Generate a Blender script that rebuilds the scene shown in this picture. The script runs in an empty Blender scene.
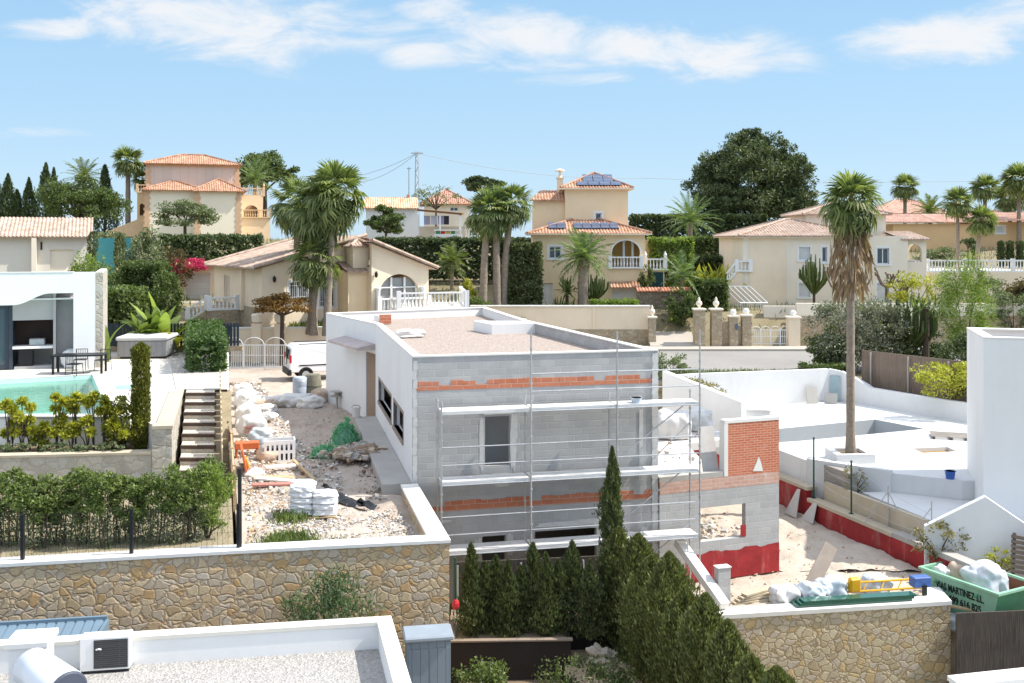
import bpy, bmesh, math, random
import numpy as np
from mathutils import Vector, Matrix
from mathutils.geometry import tessellate_polygon
random.seed(11)
RNG = np.random.default_rng(11)
R = math.radians
S = bpy.context.scene
C = S.collection
# ---------------------------------------------------------------- camera
EYE = 12.0                      # camera height above the low garden
F = 1000.0                      # focal length in pixels of a 1024 wide frame
HV = 240.0                      # picture row of the horizon
cam = bpy.data.cameras.new('camera'); cam.sensor_width = 36; cam.lens = 36 * F / 1024
cam.shift_y = -(341.5 - HV) / 1024
cam.clip_start = .3; cam.clip_end = 9000
co = bpy.data.objects.new('camera', cam); co.location = (0, 0, EYE); co.rotation_euler = (R(90), 0, 0)
C.objects.link(co); S.camera = co
# ---------------------------------------------------------------- sun, sky, exposure
SUN = Vector((.955, .06, 0)).normalized()
ELEV = R(50)
sun_dir = Vector((SUN.x * math.cos(ELEV), SUN.y * math.cos(ELEV), math.sin(ELEV)))
sl = bpy.data.lights.new('sun', 'SUN'); sl.energy = 2.0; sl.angle = R(.6); sl.color = (1, .95, .87)
so = bpy.data.objects.new('sun', sl); so.rotation_euler = (-sun_dir).to_track_quat('-Z', 'Y').to_euler()
so.location = (60, -20, 80); C.objects.link(so)
wd = bpy.data.worlds.new('World'); S.world = wd; wd.use_nodes = True
def build_sky():
    nt = wd.node_tree; N = nt.nodes; L = nt.links; N.clear()
    out = N.new('ShaderNodeOutputWorld')
    sky = N.new('ShaderNodeTexSky'); sky.sky_type = 'NISHITA'; sky.sun_disc = False
    sky.sun_elevation = ELEV; sky.sun_rotation = math.atan2(sun_dir.x, sun_dir.y)
    sky.air_density = 1.0; sky.dust_density = .6; sky.ozone_density = 1.6
    bg = N.new('ShaderNodeBackground'); bg.inputs[1].default_value = .15
    # fair-weather cloud streaks, laid out by direction of view from the ground
    tc = N.new('ShaderNodeTexCoord'); sp = N.new('ShaderNodeSeparateXYZ'); L.new(tc.outputs['Generated'], sp.inputs[0])
    def M(op, a, b=None, clamp=False):
        n = N.new('ShaderNodeMath'); n.operation = op; n.use_clamp = clamp
        for i, x in enumerate((a, b)):
            if x is None: continue
            if isinstance(x, (int, float)): n.inputs[i].default_value = x
            else: L.new(x, n.inputs[i])
        return n.outputs[0]
    ay = M('MAXIMUM', M('ABSOLUTE', sp.outputs[1]), .02)
    a = M('DIVIDE', sp.outputs[0], ay); b = M('DIVIDE', sp.outputs[2], ay)
    cv = N.new('ShaderNodeCombineXYZ'); L.new(M('MULTIPLY', a, 5.0), cv.inputs[0]); L.new(M('MULTIPLY', b, 15.0), cv.inputs[1])
    nz = N.new('ShaderNodeTexNoise'); nz.inputs['Scale'].default_value = 1.5; nz.inputs['Detail'].default_value = 9
    nz.inputs['Roughness'].default_value = .62; nz.inputs['Distortion'].default_value = .5; L.new(cv.outputs[0], nz.inputs['Vector'])
    # pale blue low down, deeper blue above; unseen whitish haze overhead added for fill
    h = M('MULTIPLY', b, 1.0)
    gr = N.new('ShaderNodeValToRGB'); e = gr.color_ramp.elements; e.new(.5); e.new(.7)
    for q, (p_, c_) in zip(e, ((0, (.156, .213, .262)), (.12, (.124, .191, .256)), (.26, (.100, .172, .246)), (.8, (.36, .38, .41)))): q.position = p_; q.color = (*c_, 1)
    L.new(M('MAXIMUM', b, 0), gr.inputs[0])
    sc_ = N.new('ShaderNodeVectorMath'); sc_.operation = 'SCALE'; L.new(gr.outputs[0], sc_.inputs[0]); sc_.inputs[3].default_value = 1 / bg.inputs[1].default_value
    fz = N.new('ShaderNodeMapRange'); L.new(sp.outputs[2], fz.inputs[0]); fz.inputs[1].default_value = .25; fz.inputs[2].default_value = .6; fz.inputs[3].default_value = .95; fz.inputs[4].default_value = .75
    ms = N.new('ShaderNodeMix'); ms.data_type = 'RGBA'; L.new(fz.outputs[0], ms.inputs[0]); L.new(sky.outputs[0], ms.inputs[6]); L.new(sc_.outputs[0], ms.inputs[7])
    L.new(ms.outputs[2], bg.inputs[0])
    tot = None
    #  centre azimuth, centre height, half width, half height, tilt, weight
    for (u0, v0, su, sv, tilt, wt) in ((230, 22, 165, 42, .10, 1.2), (390, 42, 100, 24, .12, 1.0), (490, 16, 90, 22, .1, 1.1), (600, 46, 210, 30, .05, 1.15),
                                       (740, 60, 110, 22, .06, 1.15), (590, 78, 80, 9, -.05, .9), (940, 40, 120, 30, -.15, 1.05), (1010, 20, 80, 30, -.1, .9),
                                       (55, 28, 60, 14, -.05, 1.0), (20, 132, 80, 8, 0, .7), (1250, 60, 200, 40, 0, .9), (-300, 60, 250, 40, 0, .9), (512, -160, 900, 60, 0, .8)):
        du = M('SUBTRACT', a, (u0 - 512) / F); dv = M('SUBTRACT', b, (HV - v0) / F)
        dv = M('ADD', dv, M('MULTIPLY', du, tilt))
        q = M('ADD', M('POWER', M('ABSOLUTE', M('DIVIDE', du, su / F)), 2), M('POWER', M('ABSOLUTE', M('DIVIDE', dv, sv / F)), 2))
        g = M('MULTIPLY', M('SUBTRACT', 1.0, M('MULTIPLY', q, .5), True), wt)
        tot = g if tot is None else M('MAXIMUM', tot, g)
    dens = M('ADD', tot, M('MULTIPLY', M('SUBTRACT', nz.outputs[0], .5), 3.0))
    rp = N.new('ShaderNodeMapRange'); rp.interpolation_type = 'SMOOTHSTEP'
    L.new(dens, rp.inputs[0]); rp.inputs[1].default_value = .4; rp.inputs[2].default_value = 1.35; rp.inputs[3].default_value = 0; rp.inputs[4].default_value = .92
    thin = M('MULTIPLY', rp.outputs[0], M('MULTIPLY', tot, 1.6, True))
    cb = N.new('ShaderNodeBackground'); cb.inputs[0].default_value = (.97, .98, 1, 1); cb.inputs[1].default_value = .28
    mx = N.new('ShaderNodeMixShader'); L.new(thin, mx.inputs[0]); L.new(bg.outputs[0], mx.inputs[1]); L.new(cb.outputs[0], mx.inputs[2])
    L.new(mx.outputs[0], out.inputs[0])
build_sky()
S.cycles.max_bounces = 5; S.cycles.diffuse_bounces = 4; S.cycles.glossy_bounces = 2; S.cycles.transparent_max_bounces = 8; S.cycles.caustics_reflective = False; S.cycles.caustics_refractive = False
S.view_settings.view_transform = 'Standard'; S.view_settings.look = 'None'
S.view_settings.exposure = 1.78; S.view_settings.gamma = 1; S.view_settings.use_curve_mapping = False

# ---------------------------------------------------------------- helpers
def P(u, v, Y): return Vector(((u - 512) / F * Y, Y, EYE - (v - HV) / F * Y))
def G(u, v, z):
    Y = (EYE - z) * F / (v - HV); return Vector(((u - 512) / F * Y, Y, z))
def X_(u, Y): return (u - 512) / F * Y
def Z_(v, Y): return EYE - (v - HV) / F * Y
ORD = 'first second third fourth fifth sixth seventh eighth ninth tenth eleventh twelfth thirteenth fourteenth fifteenth sixteenth seventeenth eighteenth nineteenth twentieth'.split()

def tag(o, label=None, cat=None, group=None, kind=None):
    if label: o['label'] = label
    if cat: o['category'] = cat
    if group: o['group'] = group
    if kind: o['kind'] = kind
    return o
def thing(name, label, cat, loc=(0, 0, 0), rz=0, group=None):
    o = bpy.data.objects.new(name, None); C.objects.link(o)
    o.location = loc; o.rotation_euler = (0, 0, rz); o.empty_display_size = .3
    return tag(o, label, cat, group)
def copy_tree(o, parent=None):
    c = o.copy(); C.objects.link(c)
    if parent is not None: c.parent = parent
    for ch in list(o.children): copy_tree(ch, c)
    return c
def link(name, me, mats, parent=None):
    if not isinstance(mats, (list, tuple)): mats = [mats]
    for m in mats: me.materials.append(m)
    o = bpy.data.objects.new(name, me); C.objects.link(o)
    if parent is not None: o.parent = parent
    return o
def npmesh(name, V, Q, mats, parent=None, midx=None, smooth=False):
    V = np.asarray(V, np.float32); Q = np.asarray(Q, np.int32); n = Q.shape[1]; m = len(Q)
    me = bpy.data.meshes.new(name)
    me.vertices.add(len(V)); me.vertices.foreach_set('co', V.ravel())
    me.loops.add(m * n); me.loops.foreach_set('vertex_index', Q.ravel())
    me.polygons.add(m); me.polygons.foreach_set('loop_start', np.arange(m, dtype=np.int32) * n)
    if midx is not None: me.polygons.foreach_set('material_index', np.asarray(midx, np.int32))
    me.polygons.foreach_set('use_smooth', np.full(m, smooth))
    me.update(calc_edges=True); me.validate()
    return link(name, me, mats, parent)

class MB:
    """collects faces and links them as ONE mesh object"""
    def __init__(s, T=None): s.v = []; s.f = []; s.m = []; s.T = T
    def add(s, vs, fs, mi=0):
        b = len(s.v)
        for p in vs:
            p = Vector(p); s.v.append(s.T @ p if s.T else p)
        for f in fs: s.f.append([b + i for i in f]); s.m.append(mi)
        return s
    def quad(s, a, b, c, d, mi=0): return s.add([a, b, c, d], [(0, 1, 2, 3)], mi)
    def box(s, x0, x1, y0, y1, z0, z1, mi=0):
        v = [(x0, y0, z0), (x1, y0, z0), (x1, y1, z0), (x0, y1, z0), (x0, y0, z1), (x1, y0, z1), (x1, y1, z1), (x0, y1, z1)]
        return s.add(v, [(3, 2, 1, 0), (4, 5, 6, 7), (0, 1, 5, 4), (1, 2, 6, 5), (2, 3, 7, 6), (3, 0, 4, 7)], mi)
    def obox(s, c, size, rz=0, tilt=0, mi=0, roll=0):
        M = Matrix.Translation(c) @ Matrix.Rotation(rz, 4, 'Z') @ Matrix.Rotation(tilt, 4, 'X') @ Matrix.Rotation(roll, 4, 'Y')
        a, b, d = (q / 2 for q in size)
        v = [M @ Vector(q) for q in ((-a, -b, -d), (a, -b, -d), (a, b, -d), (-a, b, -d), (-a, -b, d), (a, -b, d), (a, b, d), (-a, b, d))]
        return s.add(v, [(3, 2, 1, 0), (4, 5, 6, 7), (0, 1, 5, 4), (1, 2, 6, 5), (2, 3, 7, 6), (3, 0, 4, 7)], mi)
    def slab(s, outer, z0, z1=0, holes=(), mi=0, bottom=True, side=None):
        loops = [list(outer)] + [list(h) for h in holes]
        pts = [p for l in loops for p in l]
        tri = tessellate_polygon([[Vector((p[0], p[1], 0)) for p in l] for l in loops])
        area = sum(outer[i][0] * outer[(i + 1) % len(outer)][1] - outer[(i + 1) % len(outer)][0] * outer[i][1] for i in range(len(outer)))
        def up(t):
            a, b, c = (Vector((pts[i][0], pts[i][1])) for i in t)
            return t if (b - a).cross(c - a) > 0 else (t[0], t[2], t[1])
        tri = [up(t) for t in tri]
        zt = lambda p: p[2] if len(p) > 2 else z1
        s.add([(p[0], p[1], zt(p)) for p in pts], tri, mi)
        if bottom: s.add([(p[0], p[1], z0) for p in pts], [t[::-1] for t in tri], mi)
        for l in loops:
            n = len(l)
            for i in range(n):
                a, b = l[i], l[(i + 1) % n]
                s.quad((a[0], a[1], z0), (b[0], b[1], z0), (b[0], b[1], zt(b)), (a[0], a[1], zt(a)), mi if side is None else side)
        return s
    def tube(s, pts, r, n=8, mi=0, cap=True):
        pts = [Vector(p) for p in pts]; rr = r if isinstance(r, (list, tuple)) else [r] * len(pts)
        rings = []; up = Vector((0, 0, 1))
        for i, p in enumerate(pts):
            d = (pts[min(i + 1, len(pts) - 1)] - pts[max(i - 1, 0)])
            if d.length < 1e-9: d = Vector((0, 0, 1))
            d.normalize(); a = d.cross(up if abs(d.z) < .95 else Vector((1, 0, 0))).normalized(); b = a.cross(d)
            rings.append([p + (a * math.cos(t) + b * math.sin(t)) * rr[i] for t in (2 * math.pi * k / n for k in range(n))])
        vs = [q for g in rings for q in g]; fs = []
        for i in range(len(pts) - 1):
            for k in range(n):
                fs.append((i * n + k, i * n + (k + 1) % n, (i + 1) * n + (k + 1) % n, (i + 1) * n + k))
        if cap: fs += [tuple(range(n))[::-1], tuple((len(pts) - 1) * n + k for k in range(n))]
        return s.add(vs, fs, mi)
    def lathe(s, prof, c=(0, 0, 0), n=12, mi=0):
        c = Vector(c); return s.tube([c + Vector((0, 0, z)) for r, z in prof], [max(r, .001) for r, z in prof], n, mi)
    def ball(s, c, r, n=8, mi=0, sz=1.0):
        k = 5; return s.tube([Vector(c) + Vector((0, 0, -r * sz * math.cos(math.pi * i / k))) for i in range(k + 1)], [max(.001, r * math.sin(math.pi * i / k)) for i in range(k + 1)], n, mi)
    def build(s, name, mats, parent=None, smooth=False, bevel=0):
        me = bpy.data.meshes.new(name); me.from_pydata([tuple(p) for p in s.v], [], s.f)
        me.polygons.foreach_set('material_index', s.m)
        me.polygons.foreach_set('use_smooth', [smooth] * len(s.f)); me.update()
        if smooth:
            try: me.set_sharp_from_angle(angle=R(45))
            except Exception: pass
        o = link(name, me, mats, parent)
        if bevel:
            md = o.modifiers.new('bevel', 'BEVEL'); md.width = bevel; md.segments = 1; md.limit_method = 'ANGLE'; md.angle_limit = R(50)
        return o
def Tm(x=0, y=0, z=0, rz=0): return Matrix.Translation((x, y, z)) @ Matrix.Rotation(rz, 4, 'Z')
def struct(name, mb, m, **k): return tag(mb.build(name, m, **k), kind='structure')
def lathe_local(prof, n=12): return MB().lathe(prof, n=n)

# ---------------------------------------------------------------- materials
_M = {}
class NT:
    def __init__(s, name, rough=.8, spec=.3):
        s.mat = bpy.data.materials.new(name); s.mat.use_nodes = True; s.t = s.mat.node_tree; s.N = s.t.nodes; s.L = s.t.links
        s.b = s.N['Principled BSDF']; s.b.inputs['Roughness'].default_value = rough; s.b.inputs['Specular IOR Level'].default_value = spec
        s.tc = s.N.new('ShaderNodeTexCoord'); s.obj = s.tc.outputs['Object']
    def n(s, ty, **k):
        x = s.N.new('ShaderNode' + ty)
        for a, b in k.items(): setattr(x, a, b)
        return x
    def map(s, src, scale=(1, 1, 1), rot=(0, 0, 0)):
        m = s.n('Mapping'); s.L.new(src, m.inputs[0]); m.inputs['Scale'].default_value = scale; m.inputs['Rotation'].default_value = rot; return m.outputs[0]
    def noise(s, scale, detail=5, rough=.6, vec=None, dist=0):
        x = s.n('TexNoise'); x.inputs['Scale'].default_value = scale; x.inputs['Detail'].default_value = detail; x.inputs['Roughness'].default_value = rough
        x.inputs['Distortion'].default_value = dist; s.L.new(vec or s.obj, x.inputs['Vector']); return x.outputs[0]
    def ramp(s, fac, stops):
        r = s.n('ValToRGB'); e = r.color_ramp.elements
        while len(e) < len(stops): e.new(.5)
        for q, (p, c) in zip(e, stops): q.position = p; q.color = (*c, 1) if len(c) == 3 else c
        s.L.new(fac, r.inputs[0]); return r.outputs[0]
    def mix(s, fac, a, b, mode='MIX'):
        m = s.n('Mix', data_type='RGBA', blend_type=mode)
        for sock, x in ((m.inputs[0], fac), (m.inputs[6], a), (m.inputs[7], b)):
            if isinstance(x, (int, float)): sock.default_value = x
            elif isinstance(x, (tuple, list)): sock.default_value = (*x, 1)
            else: s.L.new(x, sock)
        return m.outputs[2]
    def math(s, op, a, b=None):
        m = s.n('Math', operation=op)
        for i, x in enumerate((a, b)):
            if x is None: continue
            if isinstance(x, (int, float)): m.inputs[i].default_value = x
            else: s.L.new(x, m.inputs[i])
        return m.outputs[0]
    def col(s, c):
        if isinstance(c, (tuple, list)): s.b.inputs['Base Color'].default_value = (*c, 1)
        else: s.L.new(c, s.b.inputs['Base Color'])
    def bump(s, h, strength=.4, dist=.02):
        b = s.n('Bump'); b.inputs['Strength'].default_value = strength; b.inputs['Distance'].default_value = dist
        s.L.new(h, b.inputs['Height']); s.L.new(b.outputs[0], s.b.inputs['Normal'])
def mul(c, k): return tuple(min(1, x * k) for x in c)
def plain(name, c, rough=.6, metal=0, var=.12, scale=3., spec=.3, bump=0, dark=None, stain=0):
    """painted / rendered surface: two scales of tonal variation, optional stain patches and bump"""
    if name in _M: return _M[name]
    s = NT(name, rough, spec); s.b.inputs['Metallic'].default_value = metal
    n1 = s.noise(scale, 6, .65); n2 = s.noise(scale * 9, 3, .6)
    a = s.mix(s.ramp(n1, [(.3, (0, 0, 0)), (.7, (1, 1, 1))]), mul(c, 1 - var), mul(c, 1 + var * .6))
    a = s.mix(s.math('MULTIPLY', n2, .35), a, mul(c, 1 - var * 1.6))
    if stain:
        n3 = s.noise(scale * .7, 7, .7, s.map(s.obj, (1, 1, .25))); a = s.mix(s.ramp(n3, [(.52, (0, 0, 0)), (.72, (stain,) * 3)]), a, dark or mul(c, .55))
    s.col(a)
    if bump: s.bump(n2, bump, .01)
    _M[name] = s.mat; return s.mat
def leafm(name, c1, c2, c3=None, trans=.3, rough=.55):
    """leaves: each leaf its own tone, a little light passes through"""
    if name in _M: return _M[name]
    s = NT(name, rough, .25); g = s.n('NewGeometry'); rnd = g.outputs['Random Per Island']
    big = s.noise(.9, 3)
    f = s.math('ADD', s.math('MULTIPLY', rnd, .7), s.math('MULTIPLY', big, .5))
    st = [(.2, c1), (.75, c2)] + ([(1, c3)] if c3 else [])
    c = s.ramp(f, st); s.col(c)
    tr = s.n('BsdfTranslucent'); s.L.new(s.mix(1, c, (1.5, 1.7, .7), 'MULTIPLY'), tr.inputs[0])
    mx = s.n('MixShader'); mx.inputs[0].default_value = trans; s.L.new(s.b.outputs[0], mx.inputs[1]); s.L.new(tr.outputs[0], mx.inputs[2])
    s.L.new(mx.outputs[0], s.N['Material Output'].inputs[0]); _M[name] = s.mat; return s.mat
def rubble(name, cols, mortar, scale=2.6, zs=1.5, depth=.05, joint=.06):
    """rubble masonry of irregular stones, each stone its own tone, recessed joints"""
    if name in _M: return _M[name]
    s = NT(name, .9, .2)
    wob = s.n('TexNoise'); wob.inputs['Scale'].default_value = 2.2; wob.inputs['Detail'].default_value = 3; s.L.new(s.obj, wob.inputs['Vector'])
    wv = s.mix(.2, s.obj, wob.outputs['Color'], 'LINEAR_LIGHT')
    mv = s.map(wv, (1, 1, zs))
    v1 = s.n('TexVoronoi'); v1.inputs['Scale'].default_value = scale; v1.inputs['Randomness'].default_value = .92; s.L.new(mv, v1.inputs['Vector'])
    v2 = s.n('TexVoronoi', feature='DISTANCE_TO_EDGE'); v2.inputs['Scale'].default_value = scale; v2.inputs['Randomness'].default_value = .92; s.L.new(mv, v2.inputs['Vector'])
    sp = s.n('SeparateColor'); s.L.new(v1.outputs['Color'], sp.inputs[0])
    st = [((i + .0) / len(cols), c) for i, c in enumerate(cols)]
    r = s.n('ValToRGB'); r.color_ramp.interpolation = 'CONSTANT'; e = r.color_ramp.elements
    while len(e) < len(st): e.new(.5)
    for q, (p, c) in zip(e, st): q.position = p; q.color = (*c, 1)
    s.L.new(sp.outputs[0], r.inputs[0])
    n1 = s.noise(5, 6, .7); n2 = s.noise(22, 4, .7)
    c = s.mix(s.math('MULTIPLY', n1, .3), r.outputs[0], (.66, .60, .5)); c = s.mix(s.ramp(n2, [(.35, (.4,) * 3), (.6, (0, 0, 0))]), c, mul(cols[0], .5))
    c = s.mix(s.math('MULTIPLY', s.math('SUBTRACT', sp.outputs[1], .3), .5), c, mul(cols[0], .6))
    edge = s.ramp(s.math('ADD', v2.outputs['Distance'], s.math('MULTIPLY', s.math('SUBTRACT', n2, .5), .04)), [(joint * .25, (0, 0, 0)), (joint * 1.5, (1, 1, 1))])
    s.col(s.mix(edge, mortar, c))
    h = s.math('ADD', s.ramp(v2.outputs['Distance'], [(0, (0, 0, 0)), (joint * 3.2, (1, 1, 1))]), s.math('MULTIPLY', n2, .3)); s.bump(h, .7, depth)
    _M[name] = s.mat; return s.mat
def bricks(name, c1, c2, mortar, bw, bh, ms=.012, rough=.9, var=.25, stain=None, bumpd=.008, offs=.5, swap=False):
    """coursed units on an upright face: local x along the wall, z up"""
    if name in _M: return _M[name]
    s = NT(name, rough, .2); sp = s.n('SeparateXYZ'); s.L.new(s.obj, sp.inputs[0]); cv = s.n('CombineXYZ')
    s.L.new(s.math('ADD', sp.outputs[0], s.math('MULTIPLY', sp.outputs[1], 1.0)), cv.inputs[0]); s.L.new(sp.outputs[2], cv.inputs[1])
    b = s.n('TexBrick'); b.offset = offs; s.L.new(cv.outputs[0], b.inputs['Vector'])
    for k, x in (('Scale', 1), ('Mortar Size', ms), ('Mortar Smooth', .3), ('Bias', 0), ('Brick Width', bw), ('Row Height', bh)): b.inputs[k].default_value = x
    for k, x in (('Color1', c1), ('Color2', c2), ('Mortar', mortar)): b.inputs[k].default_value = (*x, 1)
    n1 = s.noise(1.1, 7, .7); n2 = s.noise(14, 5, .7)
    c = s.mix(s.math('MULTIPLY', s.ramp(n1, [(.3, (0, 0, 0)), (.72, (1, 1, 1))]), var), b.outputs['Color'], mul(c1, .6))
    c = s.mix(s.math('MULTIPLY', n2, .35), c, mul(c2, 1.15))
    if stain:
        n3 = s.noise(2.2, 8, .75, s.map(s.obj, (1, 1, 1.8))); c = s.mix(s.ramp(n3, [(.56, (0, 0, 0)), (.64, (.8,) * 3)]), c, stain)
    s.col(c); s.bump(s.math('SUBTRACT', s.math('MULTIPLY', n2, .4), b.outputs['Fac']), .6, bumpd); _M[name] = s.mat; return s.mat
def tilem(name, c1, c2, c3):
    """clay roof tiles: tone of each tile along the rolls, weathering"""
    if name in _M: return _M[name]
    s = NT(name, .85, .2)
    v = s.n('TexVoronoi'); v.inputs['Scale'].default_value = 3.6; s.L.new(s.obj, v.inputs['Vector']); sp = s.n('SeparateColor'); s.L.new(v.outputs['Color'], sp.inputs[0])
    c = s.ramp(sp.outputs[0], [(.1, c1), (.5, c2), (.95, c3)]); n1 = s.noise(.8, 6, .7); n2 = s.noise(9, 4, .7)
    c = s.mix(s.ramp(n1, [(.45, (0, 0, 0)), (.75, (.6,) * 3)]), c, mul(c1, .55)); c = s.mix(s.math('MULTIPLY', n2, .4), c, mul(c3, 1.1)); s.col(c); s.bump(n2, .5, .02)
    _M[name] = s.mat; return s.mat
def groundm(name, cols, scale=1.0, bump=.6, bd=.03, fine=60, grain=None):
    """loose ground: patches of several tones with fine grain"""
    if name in _M: return _M[name]
    s = NT(name, .95, .15)
    n1 = s.noise(.35 * scale, 5, .68, dist=.6); n2 = s.noise(2.4 * scale, 5, .7); n3 = s.noise(fine, 2, .6)
    st = [(.3 + .4 * i / (len(cols) - 1), c) for i, c in enumerate(cols)]
    c = s.ramp(s.math('ADD', s.math('MULTIPLY', n1, .65), s.math('MULTIPLY', n2, .35)), st)
    c = s.mix(s.ramp(n3, [(.35, (0, 0, 0)), (.65, (.5,) * 3)]), c, grain or mul(cols[-1], 1.2))
    s.col(c); s.bump(s.math('ADD', n2, s.math('MULTIPLY', n3, .5)), bump, bd); _M[name] = s.mat; return s.mat
def gravelm(name, c1, c2, c3, scale=14):
    if name in _M: return _M[name]
    s = NT(name, .95, .15); v = s.n('TexVoronoi'); v.inputs['Scale'].default_value = scale; s.L.new(s.obj, v.inputs['Vector']); sp = s.n('SeparateColor'); s.L.new(v.outputs['Color'], sp.inputs[0])
    n1 = s.noise(.8, 5, .7)
    c = s.ramp(sp.outputs[0], [(0, c1), (.5, c2), (1, c3)]); c = s.mix(s.ramp(n1, [(.35, (0, 0, 0)), (.7, (.55,) * 3)]), c, c2); s.col(c)
    s.bump(v.outputs['Distance'], .8, .03); _M[name] = s.mat; return s.mat
def glassm(name, c=(.03, .045, .05), rough=.05):
    if name in _M: return _M[name]
    s = NT(name, rough, .7); s.col(c); _M[name] = s.mat; return s.mat
def reedm(name, c1, c2, c3, scale=28):
    if name in _M: return _M[name]
    s = NT(name, .9, .15); v = s.map(s.obj, (scale, scale, 1.2)); n = s.noise(1, 4, .7, v); n2 = s.noise(.9, 5, .65)
    c = s.ramp(n, [(.3, c1), (.5, c2), (.7, c3)]); c = s.mix(s.ramp(n2, [(.4, (0, 0, 0)), (.7, (.6,) * 3)]), c, mul(c3, .9)); s.col(c); s.bump(n, .8, .02); _M[name] = s.mat; return s.mat

WHITE = plain('white_render', (.80, .80, .79), .85, var=.04, scale=.8, stain=.3, dark=(.60, .58, .54), bump=.12)
NEWWHITE = plain('fresh_white_render', (.74, .745, .75), .9, var=.05, scale=.6, stain=.3, dark=(.56, .55, .53), bump=.15)
CAPW = plain('white_cap', (.74, .72, .68), .8, var=.05, stain=.25, dark=(.6, .57, .5), scale=1.6)
CREAM = plain('cream_render', (.83, .655, .43), .9, var=.06, scale=.7, stain=.25, dark=(.50, .40, .28), bump=.15)
CREAM2 = plain('beige_render', (.82, .69, .52), .9, var=.06, scale=.7, stain=.25, dark=(.5, .43, .34), bump=.15)
PALE = plain('pale_render', (.83, .745, .615), .9, var=.05, scale=.7, stain=.2, dark=(.55, .5, .44), bump=.12)
PEACH = plain('peach_render', (.80, .60, .40), .9, var=.06, scale=.7, stain=.2, dark=(.6, .42, .28))
ORANGE = plain('ochre_trim', (.62, .36, .17), .85, var=.08, scale=1.2)
CONC = plain('concrete', (.42, .40, .37), .92, var=.12, scale=1.3, stain=.4, dark=(.28, .26, .24), bump=.3)
WPAINT = plain('white_paint', (.80, .80, .79), .5, var=.03, scale=2)
BLACKM = plain('black_metal', (.018, .019, .021), .45, var=.2, scale=4)
GALV = plain('galvanised_steel', (.50, .51, .52), .42, .55, var=.2, scale=5, spec=.5)
DECKA = plain('alu_deck', (.76, .75, .73), .6, .0, var=.12, scale=3)
TRUNK = plain('palm_trunk', (.30, .245, .19), .95, var=.35, scale=6, bump=.8)
BARK = plain('bark', (.10, .075, .055), .95, var=.4, scale=6, bump=.8)
WOOD = plain('new_timber', (.52, .38, .22), .8, var=.15, scale=4)
OLDWOOD = plain('weathered_timber', (.13, .10, .08), .9, var=.35, scale=3, bump=.4)
GLASS = glassm('window_glass')
STONE = rubble('rubble_masonry', [(.55, .39, .21), (.64, .48, .29), (.58, .46, .31), (.67, .51, .31), (.60, .51, .40), (.60, .35, .13), (.60, .42, .23), (.54, .44, .32)], (.40, .30, .20), 4.3, 1.3, .03, .04)
STONE2 = rubble('pale_masonry', [(.44, .41, .35), (.52, .48, .40), (.48, .46, .42), (.56, .51, .43), (.42, .38, .32)], (.40, .37, .31), 2.8, 1.25, .02, .04)
STONE3 = rubble('garden_masonry', [(.44, .34, .22), (.50, .40, .27), (.42, .36, .28), (.52, .43, .30)], (.34, .26, .17), 3.2, 1.5, .03)
TILE = tilem('clay_tiles', (.30, .14, .08), (.43, .225, .135), (.53, .34, .24))
TILE2 = tilem('pale_clay_tiles', (.33, .225, .165), (.44, .32, .245), (.51, .41, .34))
TILE3 = tilem('red_clay_tiles', (.40, .15, .085), (.50, .22, .13), (.54, .31, .22))
BLOCK = bricks('concrete_blocks', (.37, .365, .36), (.46, .455, .445), (.47, .465, .455), .42, .205, .014, var=.45, bumpd=.015)
CERAM = bricks('hollow_red_bricks', (.45, .145, .075), (.54, .21, .12), (.55, .44, .37), .36, .15, .010, var=.25, stain=(.55, .30, .20))
BRICK = bricks('red_bricks', (.46, .125, .06), (.55, .185, .10), (.56, .42, .34), .24, .075, .010, var=.2, stain=(.58, .33, .24))
REDW = plain('red_waterproofing', (.36, .030, .032), .7, var=.35, scale=2.2, stain=.55, dark=(.50, .27, .24), bump=.4)
# foliage
L_HEDGE = leafm('hedge_leaf', (.045, .068, .024), (.105, .14, .046), (.175, .21, .075))
L_CYP = leafm('cypress_leaf', (.055, .062, .028), (.11, .14, .055), (.19, .22, .09), trans=.15)
L_LEYL = leafm('leyland_leaf', (.085, .072, .030), (.150, .180, .062), (.27, .285, .11), trans=.18)
L_DARK = leafm('dark_leaf', (.036, .058, .025), (.085, .115, .046), (.15, .18, .075), trans=.15)
L_MID = leafm('green_leaf', (.06, .088, .028), (.14, .18, .058), (.25, .29, .10))
L_BRIGHT = leafm('bright_leaf', (.09, .13, .03), (.20, .27, .06), (.34, .40, .11), trans=.35)
L_YEL = leafm('yellow_green_leaf', (.22, .22, .03), (.42, .41, .06), (.58, .55, .12), trans=.3) #(0.189, 0.203, 0.020), (0.405, 0.392, 0.041), (0.600, 0.567, 0.081), trans=.3)
L_GREY = leafm('grey_leaf', (0.108, 0.126, 0.090), (0.216, 0.228, 0.168), (0.360, 0.348, 0.264), trans=.2)
L_OLIVE = leafm('olive_leaf', (0.090, 0.120, 0.060), (0.180, 0.210, 0.112), (0.300, 0.315, 0.180), trans=.2)
L_PINE = leafm('pine_needles', (.045, .068, .03), (.11, .138, .056), (.20, .225, .10), trans=.1)
L_RUST = leafm('rust_leaf', (0.095, 0.054, 0.020), (0.216, 0.115, 0.034), (0.324, 0.203, 0.068))
L_PALM = leafm('palm_leaf', (.06, .082, .032), (.16, .195, .07), (.32, .34, .14), trans=.3)
L_PALMG = leafm('grey_palm_leaf', (0.075, 0.112, 0.053), (0.165, 0.225, 0.090), (0.285, 0.345, 0.150), trans=.25)
L_DEAD = leafm('dead_palm_leaf', (0.156, 0.102, 0.060), (0.300, 0.204, 0.126), (0.408, 0.300, 0.204), trans=.15)
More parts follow.
